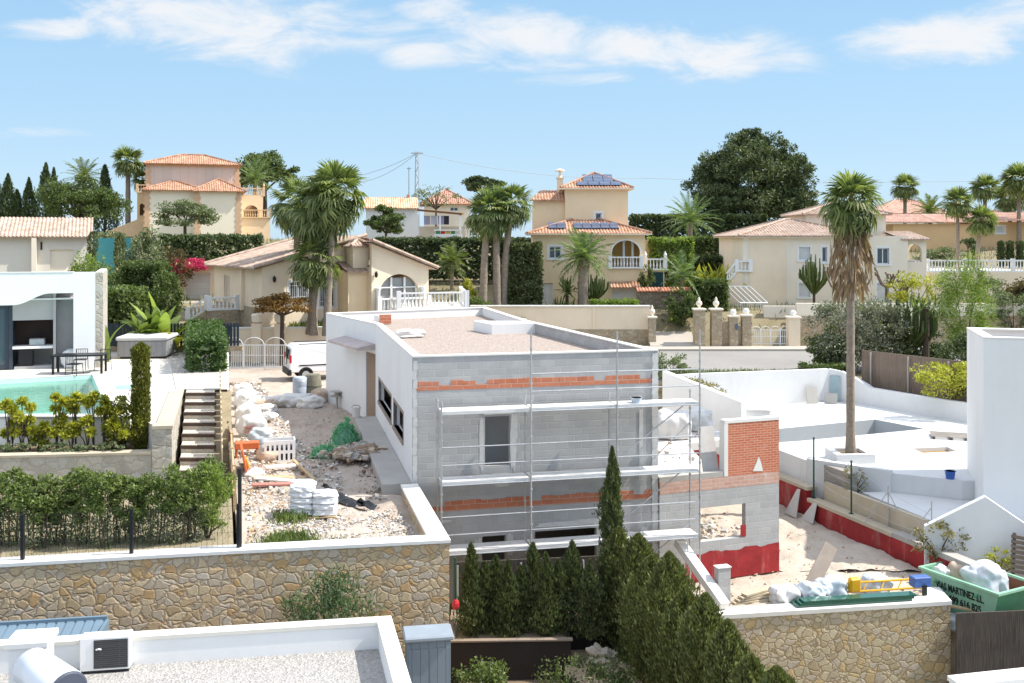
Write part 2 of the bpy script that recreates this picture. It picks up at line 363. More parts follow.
L_PINK = leafm('bougainvillea', (0.360, 0.024, 0.084), (0.600, 0.048, 0.168), (0.600, 0.120, 0.300), trans=.3)
# ---------------------------------------------------------------- vegetation builders (numpy leaf clouds)
def _unit(a): return a / np.maximum(np.linalg.norm(a, axis=1, keepdims=True), 1e-9)
def leafquads(Pt, D, L, W, rng):
    """one diamond leaf at every point Pt, long axis D"""
    n = len(Pt); D = _unit(D); r = _unit(rng.normal(size=(n, 3))); Wd = _unit(np.cross(D, r))
    L = (L * rng.uniform(.7, 1.3, n))[:, None]; W = (W * rng.uniform(.7, 1.3, n))[:, None]
    V = np.stack([Pt - D * L * .5, Pt + Wd * W * .5, Pt + D * L * .5, Pt - Wd * W * .5], 1).reshape(-1, 3)
    return V, np.arange(4 * n).reshape(n, 4)
def crown_pts(rng, c, r, nclu, n, cs=.28, low=-1, shell=.62):
    """clumps spread through an ellipsoid, denser towards its skin"""
    c = np.array(c, float); r = np.array(r, float)
    d = _unit(rng.normal(size=(nclu, 3))); d[:, 2] = np.where(d[:, 2] < low, -d[:, 2] * .5, d[:, 2])
    rad = rng.uniform(shell ** 2, 1, nclu) ** .5 * rng.uniform(.82, 1.08, nclu)
    cc = d * rad[:, None]
    k = rng.integers(0, nclu, n); sz = rng.uniform(.6, 1.35, nclu)[k][:, None] * cs
    off = _unit(rng.normal(size=(n, 3))) * (rng.uniform(0, 1, n) ** .45)[:, None]
    p = cc[k] + off * sz * np.array([1, 1, .8])
    return c + p * r, _unit(off + d[k] * .6), c + cc * r
def leafy(name, mat, parent, c, r, nclu, n, leaf, seed, cs=.28, low=-1, shell=.62, droop=.0, aspect=.5):
    rng = np.random.default_rng(seed); p, o, cc = crown_pts(rng, c, r, nclu, n, cs, low, shell)
    D = _unit(rng.normal(size=(n, 3)) + o * .6) + np.array([0, 0, -droop])
    V, Q = leafquads(p, D, leaf, leaf * aspect, rng); return npmesh(name, V, Q, mat, parent), cc
def shrub(name, label, cat, loc, r, mat, seed, n=1500, nclu=30, leaf=.12, group=None, cs=.3, stem=True, aspect=.5, upright=0.):
    """rounded shrub standing on the ground at loc; r = (rx, ry, height)"""
    t = thing(name, label, cat, loc, 0, group); rx, ry, h = r
    rng = np.random.default_rng(seed)
    p, o, cc = crown_pts(rng, (0, 0, h * .52), (rx, ry, h * .5), nclu, n, cs)
    p[:, 2] = np.abs(p[:, 2]); D = _unit(rng.normal(size=(n, 3)) + o * .5 + np.array([0, 0, .3 + upright]))
    V, Q = leafquads(p, D, leaf, leaf * aspect, rng); npmesh('foliage', V, Q, mat, t)
    if stem:
        m = MB()
        for k in range(5):
            q = cc[k % len(cc)]; m.tube([(q[0] * .1, q[1] * .1, -.05), (q[0] * .4, q[1] * .4, q[2] * .5), q], [.03, .022, .01], 5)
        m.build('stem', BARK, t)
    return t
def tree(name, label, cat, loc, th, cr, mat, seed, n=6000, nclu=50, leaf=.25, tr=.15, group=None, cs=.26, lean=0, low=-.5, aspect=.5, shell=.6, limbs=9):
    """trunk with limbs reaching into a clumped crown; th = height of crown centre, cr = (rx,ry,rz)"""
    t = thing(name, label, cat, loc, 0, group)
    f, cc = leafy('crown', mat, t, (lean, 0, th), cr, nclu, n, leaf, seed, cs, low, shell, 0, aspect)
    m = MB(); top = Vector((lean * .7, 0, th - cr[2] * .5)); m.tube([(0, 0, -.2), (lean * .2, .02, top.z * .5), top], [tr * 1.25, tr, tr * .75], 9)
    for k in range(min(limbs, len(cc))):
        q = Vector(cc[k]); m.tube([top + Vector((0, 0, -.1)), top.lerp(q, .55) + Vector((0, 0, .1)), q], [tr * .5, tr * .3, tr * .1], 6)
    m.build('trunk', BARK, t); return t
def conifer(name, label, cat, loc, h, r, mat, seed, n=4000, leaf=.16, group=None, base=.0, tip=.35, trunk=True, aspect=.3, lump=.22, flare=.12, skip=0.0):
    """upright cypress: sprays pointing up over a lumpy column that closes in a point"""
    t = thing(name, label, cat, loc, 0, group); rng = np.random.default_rng(seed)
    z = rng.uniform(base, 1, n) ** .9; a = rng.uniform(0, 2 * np.pi, n)
    prof = np.minimum(1, (1 - z) / tip) ** .75 * (.78 + flare * np.sin(z * 9 + seed)) * np.minimum(1, .55 + z / .16)
    lumps = 1 + lump * np.sin(a * 3 + z * 17 + seed) * np.sin(z * 31 + a * 2) + lump * .6 * np.sin(a * 7 + seed * 2) * np.sin(z * h * 5 + a)
    rr = prof * r * lumps * (rng.uniform(.45 ** 2, 1, n) ** .5) * rng.uniform(.9, 1.12, n) * np.where(rng.uniform(0, 1, n) < .1, rng.uniform(1.05, 1.3, n), 1)
    p = np.stack([rr * np.cos(a), rr * np.sin(a), z * h], 1)
    D = np.stack([np.cos(a) * .45, np.sin(a) * .45, np.full(n, 1.0)], 1) + rng.normal(size=(n, 3)) * .28
    V, Q = leafquads(p, D, leaf, leaf * aspect, rng)
    npmesh('foliage', V, Q, mat, t)
    if trunk: MB().tube([(0, 0, -.1), (0, 0, h * .8)], [max(.03, r * .13), .02], 6).build('trunk', BARK, t)
    return t
def hedge(name, label, p0, p1, w, h, mat, seed, dens=140, leaf=.12, group=None, z=None, rough=.06, core=True, aspect=.5):
    """clipped hedge from p0 to p1 (centre line), leafy skin over a twiggy core"""
    p0 = Vector(p0); p1 = Vector(p1); d = p1 - p0; Ln = math.hypot(d.x, d.y)
    t = thing(name, label, 'hedge', p0, math.atan2(d.y, d.x), group); rng = np.random.default_rng(seed)
    areas = np.array([Ln * w, Ln * h, Ln * h, w * h, w * h]); n = int(areas.sum() * dens); k = rng.choice(5, n, p=areas / areas.sum())
    a = rng.uniform(0, 1, n); b = rng.uniform(0, 1, n)
    x = np.where(k <= 2, a * Ln, np.where(k == 3, 0, Ln)); y = np.where(k == 0, (b - .5) * w, np.where(k == 1, -w / 2, np.where(k == 2, w / 2, (a - .5) * w)))
    zz = np.where(k == 0, h, b * h)
    nrm = np.array([(0, 0, 1), (0, -1, 0), (0, 1, 0), (-1, 0, 0), (1, 0, 0)], float)[k]
    wav = rough * (np.sin(x * 1.7 + seed) + np.sin(x * 4.1 + zz * 3) * .6 + np.sin(zz * 4.3 + y * 3 + seed) * .6)
    p = np.stack([x, y, zz], 1) + nrm * (wav + rng.normal(size=n) * rough * .9 - rough)[:, None] + rng.normal(size=(n, 3)) * .03
    D = _unit(rng.normal(size=(n, 3)) + nrm * .5 + np.array([0, 0, .4]))
    V, Q = leafquads(p, D, leaf, leaf * aspect, rng); f = npmesh('foliage', V, Q, mat, t)
    if core:                                 # inner layer of larger shaded leaves so that the hedge is not see-through
        k2 = rng.choice(n, int(n * 1.1)); p2 = p[k2] - nrm[k2] * np.minimum(.28, w * .3); V, Q = leafquads(p2, rng.normal(size=(len(k2), 3)) + np.cross(nrm[k2], [.3, .2, .9]) * 1.5, leaf * 1.9, leaf * 1.3, rng); npmesh('inner_foliage', V, Q, mat, t)
    t.rotation_euler.z = math.atan2(d.y, d.x)
    return t
# ---- palms
def _fan(rng, rad=1.0, n=19, spread=1.9, droop=.35):
    V = []; Q = []
    for i in range(n):
        a = -spread + 2 * spread * i / (n - 1) + rng.normal() * .03
        L = rad * (1 - .16 * abs(a) / spread) * rng.uniform(.92, 1.05); d = np.array([math.sin(a), math.cos(a), 0]); s = np.array([d[1], -d[0], 0])
        w = .052 * rad; dr = droop * rng.uniform(.6, 1.3); b = len(V)
        V += [d * .05 * rad - s * .02, d * .05 * rad + s * .02, d * L * .6 + s * w + np.array([0, 0, .02 - dr * .12 * rad]), d * L * .6 - s * w + np.array([0, 0, -.02 - dr * .12 * rad]),
              d * L * .92 + np.array([0, 0, -dr * rad * .75]) + s * .012, d * L * .92 + np.array([0, 0, -dr * rad * .75]) - s * .012]
        Q += [[b, b + 1, b + 2, b + 3], [b + 3, b + 2, b + 4, b + 5]]
    return np.array(V), np.array(Q)
def _orient(V, yaw, pitch, roll=0):
    """V has +y as its long axis; pitch lifts it"""
    cr, sr = math.cos(roll), math.sin(roll); Ro = np.array([[cr, 0, sr], [0, 1, 0], [-sr, 0, cr]])
    cp, sp = math.cos(pitch), math.sin(pitch); Rx = np.array([[1, 0, 0], [0, cp, -sp], [0, sp, cp]])
    cy, sy = math.cos(yaw), math.sin(yaw); Rz = np.array([[cy, -sy, 0], [sy, cy, 0], [0, 0, 1]])
    return V @ Ro.T @ Rx.T @ Rz.T
def fan_crown(rng, nl, rad, pet, hi=80, lo=-35, droop=.35):
    Vs = []; Qs = []; b = 0
    for i in range(nl):
        f = (i + .5) / nl; yaw = i * 2.39996 + rng.normal() * .12; pitch = R(hi + (lo - hi) * f ** .9) + rng.normal() * .1
        V, Q = _fan(rng, rad * rng.uniform(.85, 1.1), droop=droop * (.6 + .9 * f))
        tilt = -.5 * (1 - abs(math.sin(pitch))); cp, sp = math.cos(tilt), math.sin(tilt)
        V = V @ np.array([[1, 0, 0], [0, cp, -sp], [0, sp, cp]]).T + np.array([0, pet, -.02])
        st = np.array([[-.022, 0, 0], [.022, 0, 0], [.016, pet * 1.02, 0], [-.016, pet * 1.02, 0]]); V = np.vstack([V, st]); n = len(V)
        Q = np.vstack([Q, [[n - 4, n - 3, n - 2, n - 1]]]); V = _orient(V, yaw, pitch, rng.normal() * .25)
        Vs.append(V); Qs.append(Q + b); b += n
    return np.vstack(Vs), np.vstack(Qs)
def pinnate_crown(rng, nl, Lf, hi=78, lo=-25, pairs=22, lw=.085, ll=.46):
    Vs = []; Qs = []; b = 0
    for i in range(nl):
        f = (i + .5) / nl; yaw = i * 2.39996; pitch = R(hi + (lo - hi) * f); L = Lf * rng.uniform(.85, 1.1); V = []; Q = []
        bend = .9 * (1 - .4 * abs(f - .5)); pt = []
        y = zz = 0; a = 0
        for k in range(pairs + 1):
            pt.append((y, zz)); a = -bend * (k / pairs) ** 1.3; y += L / pairs * math.cos(a); zz += L / pairs * math.sin(a)
        for k in range(1, pairs + 1):
            y, zz = pt[k]; s = math.sin(math.pi * (.12 + .86 * k / pairs)) ** .6
            for sd in (-1, 1):
                q = len(V); tip = np.array([sd * ll * s * .85, y + ll * s * .5, zz - ll * s * .25 + .1 * rng.normal() * s]); bs = np.array([0, y, zz]); wv = np.array([0, lw, .01])
                V += [bs - wv * .5, bs + wv * .5, tip + wv * .15, tip - wv * .15]; Q.append([q, q + 1, q + 2, q + 3])
        for k in range(0, pairs, 2):
            q = len(V); y0, z0 = pt[k]; y1, z1 = pt[min(k + 2, pairs)]; V += [np.array([-.025, y0, z0]), np.array([.025, y0, z0]), np.array([.02, y1, z1]), np.array([-.02, y1, z1])]; Q.append([q, q + 1, q + 2, q + 3])
        V = _orient(np.array(V), yaw, pitch, rng.normal() * .2); Vs.append(V); Qs.append(np.array(Q) + b); b += len(V)
    return np.vstack(Vs), np.vstack(Qs)
def palm(name, label, loc, h, tr, kind='fan', seed=1, nl=34, rad=.9, pet=.9, mat=None, lean=(0, 0), skirt=0, skr=.6, group=None, hi=82, lo=-40, droop=.35, cat='palm tree', boots=0):
    rng = np.random.default_rng(seed); t = thing(name, label, cat, loc, 0, group); mat = mat or L_PALM
    top = np.array([lean[0], lean[1], h])
    m = MB(); k = 14; pts = [(lean[0] * (i / k) ** 1.6, lean[1] * (i / k) ** 1.6, -.2 + (h + .2) * i / k) for i in range(k + 1)]
    rr = [tr * ((1.35 if i == 0 else 1.12 if i == 1 else 1.0 - .25 * i / k) + .07 * (i % 2)) for i in range(k + 1)]
    m.tube(pts, rr, 10); m.build('trunk', TRUNK, t, smooth=True)
    if kind == 'fan': V, Q = fan_crown(rng, nl, rad, pet, hi, lo, droop)
    else: V, Q = pinnate_crown(rng, nl, rad, hi, lo)
    npmesh('crown', V + top, Q, mat, t)
    if skirt:                                # hanging dead fronds round the trunk below the crown
        n = int(skirt * 130); zz = rng.uniform(0, 1, n); a = rng.uniform(0, 2 * np.pi, n)
        r = skr * (np.sin(np.pi * np.minimum(1, .22 + .78 * (1 - zz))) ** .8 * .9 + .12) * rng.uniform(.6, 1.08, n)
        p = np.stack([r * np.cos(a), r * np.sin(a), -zz * skirt + .1], 1) + top
        D = np.stack([np.cos(a) * .25, np.sin(a) * .25, -np.ones(n)], 1) + rng.normal(size=(n, 3)) * .18
        V, Q = leafquads(p, D, .85, .11, rng); npmesh('dead_fronds', V, Q, L_DEAD, t)
    if boots:
        n = int(boots * 120); zz = rng.uniform(0, 1, n) * boots; a = rng.uniform(0, 2 * np.pi, n); p = np.stack([tr * 1.0 * np.cos(a), tr * 1.0 * np.sin(a), -zz], 1) + top
        D = np.stack([np.cos(a) * .6, np.sin(a) * .6, np.ones(n) * .9], 1); V, Q = leafquads(p, D, .3, .09, rng); npmesh('leaf_bases', V, Q, L_DEAD, t)
    return t
def bare_tree(name, label, loc, h, seed, mat=None, spread=1.0, group=None, leaf=None):
    """pruned tree: thick limbs cut back to knuckles"""
    rng = random.Random(seed); t = thing(name, label, 'tree', loc, 0, group); m = MB(); tips = []
    m.tube([(0, 0, -.1), (.05, 0, h * .3), (0, 0, h * .45)], [.13, .11, .1], 8)
    for k in range(5):
        a = k * 1.26 + rng.uniform(-.3, .3); r = spread * rng.uniform(.35, .6) * h * .5; q = Vector((math.cos(a) * r, math.sin(a) * r, h * rng.uniform(.62, .8)))
        m.tube([(0, 0, h * .42), q * .6 + Vector((0, 0, h * .1)), q], [.09, .075, .06], 7)
        for j in range(3):
            b = a + rng.uniform(-.9, .9); w = q + Vector((math.cos(b) * .25, math.sin(b) * .25, rng.uniform(.3, .6))) * h * .3; m.tube([q, q.lerp(w, .5) + Vector((.03, 0, .02)), w], [.055, .05, .055], 6); m.ball(w, .075, 6); tips.append(w)
    m.build('trunk', plain('pruned_bark', (.19, .135, .10), .95, var=.35, scale=5, bump=.6), t)
    if leaf:
        g = np.random.default_rng(seed); n = 260; k = g.integers(0, len(tips), n); p = np.array(tips)[k] + g.normal(size=(n, 3)) * .22; V, Q = leafquads(p, g.normal(size=(n, 3)), .2, .09, g); npmesh('foliage', V, Q, leaf, t)
    return t
def candelabra(name, label, loc, h, r, mat, seed, n=26, cat='cactus', group=None, th=.07, trunk=.3):
    """candelabra euphorbia: upright ribbed arms from a short trunk"""
    rng = random.Random(seed); t = thing(name, label, cat, loc, 0, group); m = MB()
    for k in range(n):
        a = k * 2.4; f = math.sqrt((k + .5) / n); q = Vector((math.cos(a) * r * f, math.sin(a) * r * f, 0)); z0 = h * (trunk + .18 * f * rng.uniform(.6, 1.2)); zt = h * (1 - .28 * f * f) * rng.uniform(.88, 1.03)
        m.tube([(q.x * .1, q.y * .1, h * trunk * .8), (q.x * .75, q.y * .75, z0), (q.x, q.y, z0 + (zt - z0) * .4), (q.x * 1.03, q.y * 1.03, zt)], [th * .9, th, th, th * .6], 5)
    m.build('arms', mat, t); MB().tube([(0, 0, -.1), (0, 0, h * trunk)], [th * 1.6, th * 1.4], 7).build('trunk', BARK, t)
    return t
def blades(name, label, cat, loc, n, L, W, mat, seed, group=None, hi=80, lo=20, bend=.5, z0=0., stemr=0, spread=0.05):
    """rosette of arching strap leaves (yucca, banana, agave)"""
    rng = np.random.default_rng(seed); t = thing(name, label, cat, loc, 0, group); Vs = []; Qs = []; b = 0; seg = 6
    for i in range(n):
        f = (i + .5) / n; V = []; Q = []; l = L * rng.uniform(.75, 1.1); y = 0; z = 0
        for k in range(seg + 1):
            w = W * math.sin(math.pi * min(1, .12 + .86 * k / seg)) ** .8 + .004; V += [[-w / 2, y, z + w * .18], [w / 2, y, z + w * .18]]
            a = -bend * (k / seg) ** 1.2 * (.5 + f); y += l / seg * math.cos(a); z += l / seg * math.sin(a)
            if k < seg: Q.append([2 * k, 2 * k + 1, 2 * k + 3, 2 * k + 2])
        V = _orient(np.array(V), i * 2.39996 + rng.normal() * .2, R(hi + (lo - hi) * f) + rng.normal() * .08, rng.normal() * .2) + np.append(rng.normal(size=2) * spread, z0)
        Vs.append(V); Qs.append(np.array(Q) + b); b += len(V)
    npmesh('leaves', np.vstack(Vs), np.vstack(Qs), mat, t)
    if stemr: MB().tube([(0, 0, -.1), (0, 0, z0 + .05)], [stemr * 1.2, stemr], 7).build('stem', BARK, t)
    return t
def grass(name, n, area, h, mat, seed, zf, lean=.35):
    rng = np.random.default_rng(seed); p = area(rng, n); zz = zf(p); D = np.stack([rng.normal(size=n) * lean, rng.normal(size=n) * lean, np.ones(n)], 1)
    hh = h * rng.uniform(.5, 1.2, n); P3 = np.stack([p[:, 0], p[:, 1], zz + hh * .4], 1); V, Q = leafquads(P3, D, hh, h * .14, rng)
    return tag(npmesh(name, V, Q, mat), kind='stuff')

# ---------------------------------------------------------------- building parts
def wall(mb, L, H, t=.25, ops=(), mi=0, ri=None, z0=0):
    """wall along +x, outer face at y=0, thickness +y; openings (x0,x1,zb,zt[,'arch'])"""
    ri = mi if ri is None else ri; xs = {0, L}
    for o in ops:
        xs |= {o[0], o[1]}
        if len(o) > 4: xs |= {o[0] + (o[1] - o[0]) * .5 * (1 - math.cos(math.pi * k / 14)) for k in range(15)}
    xs = sorted(xs)
    def top(o, x):
        if len(o) > 4:
            c = (o[0] + o[1]) / 2; r = (o[1] - o[0]) / 2; k = o[5] if len(o) > 5 else 1
            return o[3] - r * k + k * math.sqrt(max(0, r * r - (x - c) ** 2))
        return o[3]
    for a, b in zip(xs, xs[1:]):
        m = (a + b) / 2; cov = sorted((o for o in ops if o[0] - 1e-6 < m < o[1] + 1e-6), key=lambda o: o[2]); la = lb = z0
        for o in cov + [None]:
            ha, hb = (H, H) if o is None else (o[2], o[2])
            if ha - la > 1e-4 or hb - lb > 1e-4:
                mb.quad((a, 0, la), (b, 0, lb), (b, 0, hb), (a, 0, ha), mi); mb.quad((b, t, lb), (a, t, la), (a, t, ha), (b, t, hb), ri)
            if o is not None:
                la, lb = top(o, a), top(o, b)
                mb.quad((a, 0, o[2]), (a, t, o[2]), (b, t, o[2]), (b, 0, o[2]), ri); mb.quad((a, t, la), (a, 0, la), (b, 0, lb), (b, t, lb), ri)
    for o in ops:
        for x in (o[0], o[1]): mb.quad((x, 0, o[2]), (x, t, o[2]), (x, t, top(o, x)), (x, 0, top(o, x)), ri)
    for x in (0, L): mb.quad((x, 0, z0), (x, t, z0), (x, t, H), (x, 0, H), mi)
    mb.quad((0, 0, H), (L, 0, H), (L, t, H), (0, t, H), mi)
    return mb
def shell(mb, L, W, H, front=(), left=(), right=(), back=(), t=.25, mi=0):
    """four walls of a box; front on y=0, seen from -y"""
    T0 = mb.T or Matrix()
    mb.T = T0; wall(mb, L, H, t, front, mi)
    sh = lambda ops: [(o[0] - t, o[1] - t) + tuple(o[2:]) for o in ops]
    mb.T = T0 @ Tm(L, t, 0, R(90)); wall(mb, W - 2 * t, H, t, sh(right), mi)
    mb.T = T0 @ Tm(L, W, 0, R(180)); wall(mb, L, H, t, back, mi)
    mb.T = T0 @ Tm(0, W - t, 0, R(270)); wall(mb, W - 2 * t, H, t, sh(left), mi)
    mb.T = T0; return mb
def window(par, x, y, z, w, h, nx=2, rz=0, frame=None, glass=None, fw=.07, name='window', shutter=0, grille=False, surround=None, ny=1):
    """window in its opening: frame with mullions, glass as its child; x,z = lower left corner, y = frame plane"""
    T = Tm(x, y, z, rz); f = MB(T)
    f.box(0, w, 0, .07, 0, fw); f.box(0, w, 0, .07, h - fw, h); f.box(0, fw, .002, .068, fw, h - fw); f.box(w - fw, w, .002, .068, fw, h - fw)
    for i in range(1, nx): f.box(w * i / nx - fw * .45, w * i / nx + fw * .45, .004, .066, fw, h - fw)
    for i in range(1, ny): f.box(fw, w - fw, .006, .064, h * i / ny - .02, h * i / ny + .02)
    if surround:                                    # raised plaster border on the wall face
        s = .14; f.box(-s, w + s, -surround, -surround + .11, h, h + s); f.box(-s - .04, w + s + .04, -surround - .05, -surround + .11, -s, 0); f.box(-s, 0, -surround, -surround + .1, 0, h); f.box(w, w + s, -surround, -surround + .1, 0, h)
    o = f.build(name, frame or WPAINT, par)
    g = MB(T).box(fw * .5, w - fw * .5, .03, .04, fw * .5, h - fw * .5).build('glass', glass or GLASS, o)
    if shutter: 
        m = MB(T); k = int(h * shutter / .05)
        for i in range(k): m.box(fw, w - fw, .012, .026, h - fw - (i + 1) * .05, h - fw - i * .05 - .008)
        m.build('roller_shutter', plain('shutter_grey', (.72, .72, .71), .5), o)
    if grille:
        m = MB(T)
        for i in range(int(w / .13)): m.box(.08 + i * .13, .095 + i * .13, -.06, -.045, 0, h)
        for q in (.2, .8): m.box(0, w, -.063, -.048, h * q, h * q + .02)
        m.build('grille', WPAINT, o)
    return o
def tile_poly(mb, pts, pitch=.24, amp=.05, mi=0):
    """roll-tiled slope over a convex polygon; pts[0]->pts[1] is the eave"""
    p = [Vector(q) for q in pts]; o = p[0]; ex = (p[1] - p[0]).normalized(); nn = (p[1] - p[0]).cross(p[2] - p[0]).normalized(); ey = nn.cross(ex)
    if nn.z < 0: nn = -nn; ey = -ey
    q = [((v - o).dot(ex), (v - o).dot(ey)) for v in p]; x0 = min(a for a, b in q); x1 = max(a for a, b in q); n = max(4, int((x1 - x0) / pitch * 4))
    def rng_(x):
        ys = []
        for i in range(len(q)):
            (a, b), (c, d) = q[i], q[(i + 1) % len(q)]
            if abs(a - c) < 1e-6:
                if abs(x - a) < 1e-6: ys += [b, d]
            elif min(a, c) - 1e-6 <= x <= max(a, c) + 1e-6: ys.append(b + (d - b) * (x - a) / (c - a))
        return (min(ys), max(ys)) if ys else None
    vs = []; fs = []; prev = None
    for i in range(n + 1):
        x = x0 + (x1 - x0) * i / n; r = rng_(min(max(x, x0 + 1e-5), x1 - 1e-5))
        if not r: prev = None; continue
        hgt = amp * (1, .4, -.6, .4)[i % 4]
        b = len(vs); vs += [o + ex * x + ey * r[0] + nn * hgt, o + ex * x + ey * r[1] + nn * hgt, o + ex * x + ey * r[0] - nn * .1]
        if prev is not None: fs += [(prev, b, b + 1, prev + 1), (prev + 2, b + 2, b, prev)]
        prev = b
    mb.add(vs, fs, mi); mb.add([v - nn * .1 for v in p], [tuple(range(len(p)))], mi)
def hip_roof(mb, x0, x1, y0, y1, z, h, over=.5, mi=0, ridge=None):
    x0 -= over; x1 += over; y0 -= over; y1 += over; w = x1 - x0; d = y1 - y0; m = min(w, d) / 2
    if w >= d: a = Vector((x0 + m, (y0 + y1) / 2, z + h)); b = Vector((x1 - m, (y0 + y1) / 2, z + h))
    else: a = Vector(((x0 + x1) / 2, y0 + m, z + h)); b = Vector(((x0 + x1) / 2, y1 - m, z + h))
    A, B, Cc, D = Vector((x0, y0, z)), Vector((x1, y0, z)), Vector((x1, y1, z)), Vector((x0, y1, z))
    if w >= d: L = [[A, B, b, a], [B, Cc, b], [Cc, D, a, b], [D, A, a]]
    else: L = [[A, B, a], [B, Cc, b, a], [Cc, D, b], [D, A, a, b]]
    for f in L: tile_poly(mb, f, mi=mi)
    up = Vector((0, 0, .05))
    for s, e in ((A, a), (D, a), (B, b), (Cc, b), (a, b)) if w >= d else ((A, a), (B, a), (Cc, b), (D, b), (a, b)):
        if (s - e).length > .05: mb.tube([s + up, e + up], .1, 6, mi)
def balusters(mb, a, b, h=.9, n=None, mi=0, post=True, fin=0):
    """stone balustrade between two points"""
    a = Vector(a); b = Vector(b); d = b - a; L = d.length; rz = math.atan2(d.y, d.x); sl = math.asin(max(-1, min(1, d.z / L)))
    n = n or max(2, int(L / .24)); c = (a + b) / 2
    mb.obox(c + Vector((0, 0, .06)), (L, .2, .12), rz, 0, mi, -sl); mb.obox(c + Vector((0, 0, h - .05)), (L, .22, .1), rz, 0, mi, -sl)
    for i in range(n):
        p = a.lerp(b, (i + .5) / n); mb.lathe([(.035, .12), (.045, .2), (.075, .34), (.04, .52), (.035, .68), (.055, h - .1)], p, 6, mi)
    if post:
        for p in (a, b):
            mb.obox(p + Vector((0, 0, h / 2 + .04)), (.28, .28, h + .12), rz, 0, mi)
            if fin: mb.lathe([(.05, 0), (.1, .08), (.13, .2), (.1, .3), (.04, .36), (.05, .42), (.01, .5)], p + Vector((0, 0, h + .1)), 8, mi)
def text_mesh(name, body, size, mat, parent, M, ext=.004):
    cu = bpy.data.curves.new(name, 'FONT'); cu.body = body; cu.size = size; cu.extrude = ext; cu.offset = .006 if size > .1 else 0; cu.align_x = 'LEFT'
    ob = bpy.data.objects.new(name, cu); C.objects.link(ob); dg = bpy.context.evaluated_depsgraph_get(); me = bpy.data.meshes.new_from_object(ob.evaluated_get(dg)); bpy.data.objects.remove(ob)
    me.materials.clear(); o = link(name, me, mat, parent); o.matrix_local = M; return o
def patch(name, c4, n, m, amp, mat, seed, freq=1.2, kind='structure'):
    """bumpy ground sheet over four corners (fl, fr, br, bl)"""
    from mathutils import noise
    c = [Vector(q) for q in c4]; V = []; Q = []
    for j in range(m + 1):
        for i in range(n + 1):
            p = c[0].lerp(c[1], i / n).lerp(c[3].lerp(c[2], i / n), j / m); e = min(i, n - i, j, m - j)
            p.z += amp * noise.fractal(Vector((p.x * freq, p.y * freq, seed)), .9, 2, 5) + amp * .25; V.append(p)
    for j in range(m):
        for i in range(n): Q.append((j * (n + 1) + i, j * (n + 1) + i + 1, (j + 1) * (n + 1) + i + 1, (j + 1) * (n + 1) + i))
    return tag(npmesh(name, [tuple(v) for v in V], Q, mat, smooth=True), kind=kind)
def debris(name, n, area, size, mats, seed, zf, parent=None):
    """loose broken pieces, each a small irregular block"""
    rng = np.random.default_rng(seed); p = area(rng, n); z = zf(p)
    base = np.array([(-1, -1, -1), (1, -1, -1), (1, 1, -1), (-1, 1, -1), (-1, -1, 1), (1, -1, 1), (1, 1, 1), (-1, 1, 1)], float)
    fs = np.array([(3, 2, 1, 0), (4, 5, 6, 7), (0, 1, 5, 4), (1, 2, 6, 5), (2, 3, 7, 6), (3, 0, 4, 7)])
    sz = np.minimum(size * rng.lognormal(-.35, .55, n), size * 1.8); Vs = np.empty((n, 8, 3))
    for i in range(n):
        b = base * rng.uniform(.35, 1, (8, 3)) * np.array([1, rng.uniform(.5, 1), rng.uniform(.3, .8)]) * sz[i]
        a = rng.uniform(0, 6.3); t = rng.normal() * .5; ca, sa, ct, st = math.cos(a), math.sin(a), math.cos(t), math.sin(t)
        b = b @ np.array([[1, 0, 0], [0, ct, -st], [0, st, ct]]).T @ np.array([[ca, -sa, 0], [sa, ca, 0], [0, 0, 1]]).T
        Vs[i] = b + np.array([p[i, 0], p[i, 1], z[i] + sz[i] * .3])
    Q = (fs[None] + np.arange(n)[:, None, None] * 8).reshape(-1, 4); mi = np.repeat(rng.integers(0, len(mats), n), 6)
    return tag(npmesh(name, Vs.reshape(-1, 3), Q, mats, parent, mi), kind='stuff')
def quad_area(c4):
    c = np.array([(q[0], q[1]) for q in c4])
    def f(rng, n):
        a = rng.uniform(0, 1, n)[:, None]; b = rng.uniform(0, 1, n)[:, None]
        return (c[0] * (1 - a) + c[1] * a) * (1 - b) + (c[3] * (1 - a) + c[2] * a) * b
    return f
def disc_area(x, y, r):
    def f(rng, n):
        q = rng.normal(size=(n, 2)) * r * .5; return q + np.array([x, y])
    return f
flat = lambda z: (lambda p: np.full(len(p), z))
# ================================================================ terrain
def lerp_tab(tab, x):
    for (a, va), (b, vb) in zip(tab, tab[1:]):
        if x <= b: return va + (vb - va) * max(0, (x - a)) / (b - a)
    return tab[-1][1]
T_L = [(-10, -.8), (48.5, -.8), (49.4, 6.4), (60, 6.6), (75, 7.4), (90, 9.6), (105, 11.2), (130, 12.2), (200, 11), (420, 6), (9000, 6)]
T_R = [(-10, -.8), (55.5, -.8), (56.4, 4.4), (71.9, 4.42), (72.9, 6.6), (80, 6.9), (90, 8.6), (110, 10.6), (130, 11.4), (200, 11), (420, 6), (9000, 6)]
def zT(x, y):
    w = min(1, max(0, (x + 19.2) / 1.6)); w = w * w * (3 - 2 * w); a = lerp_tab(T_L, y); b = lerp_tab(T_R, y)
    d = 0 if y < 95 else .5 * math.sin(x * .07) * math.sin(y * .05); return a * (1 - w) + b * w + d
xs = sorted(set([-4000, -1500, -600, -300, -200, -150] + list(np.arange(-110, 130, 1.6)) + [160, 220, 320, 700, 1600, 4000]))
ys = sorted(set(list(np.arange(-8, 48, 4)) + list(np.arange(48, 62, .6)) + list(np.arange(62, 135, 1.6)) + [140, 150, 170, 200, 250, 320, 420, 700, 1500, 3500, 7000]))
V = [(x, y, zT(x, y)) for y in ys for x in xs]; n = len(xs)
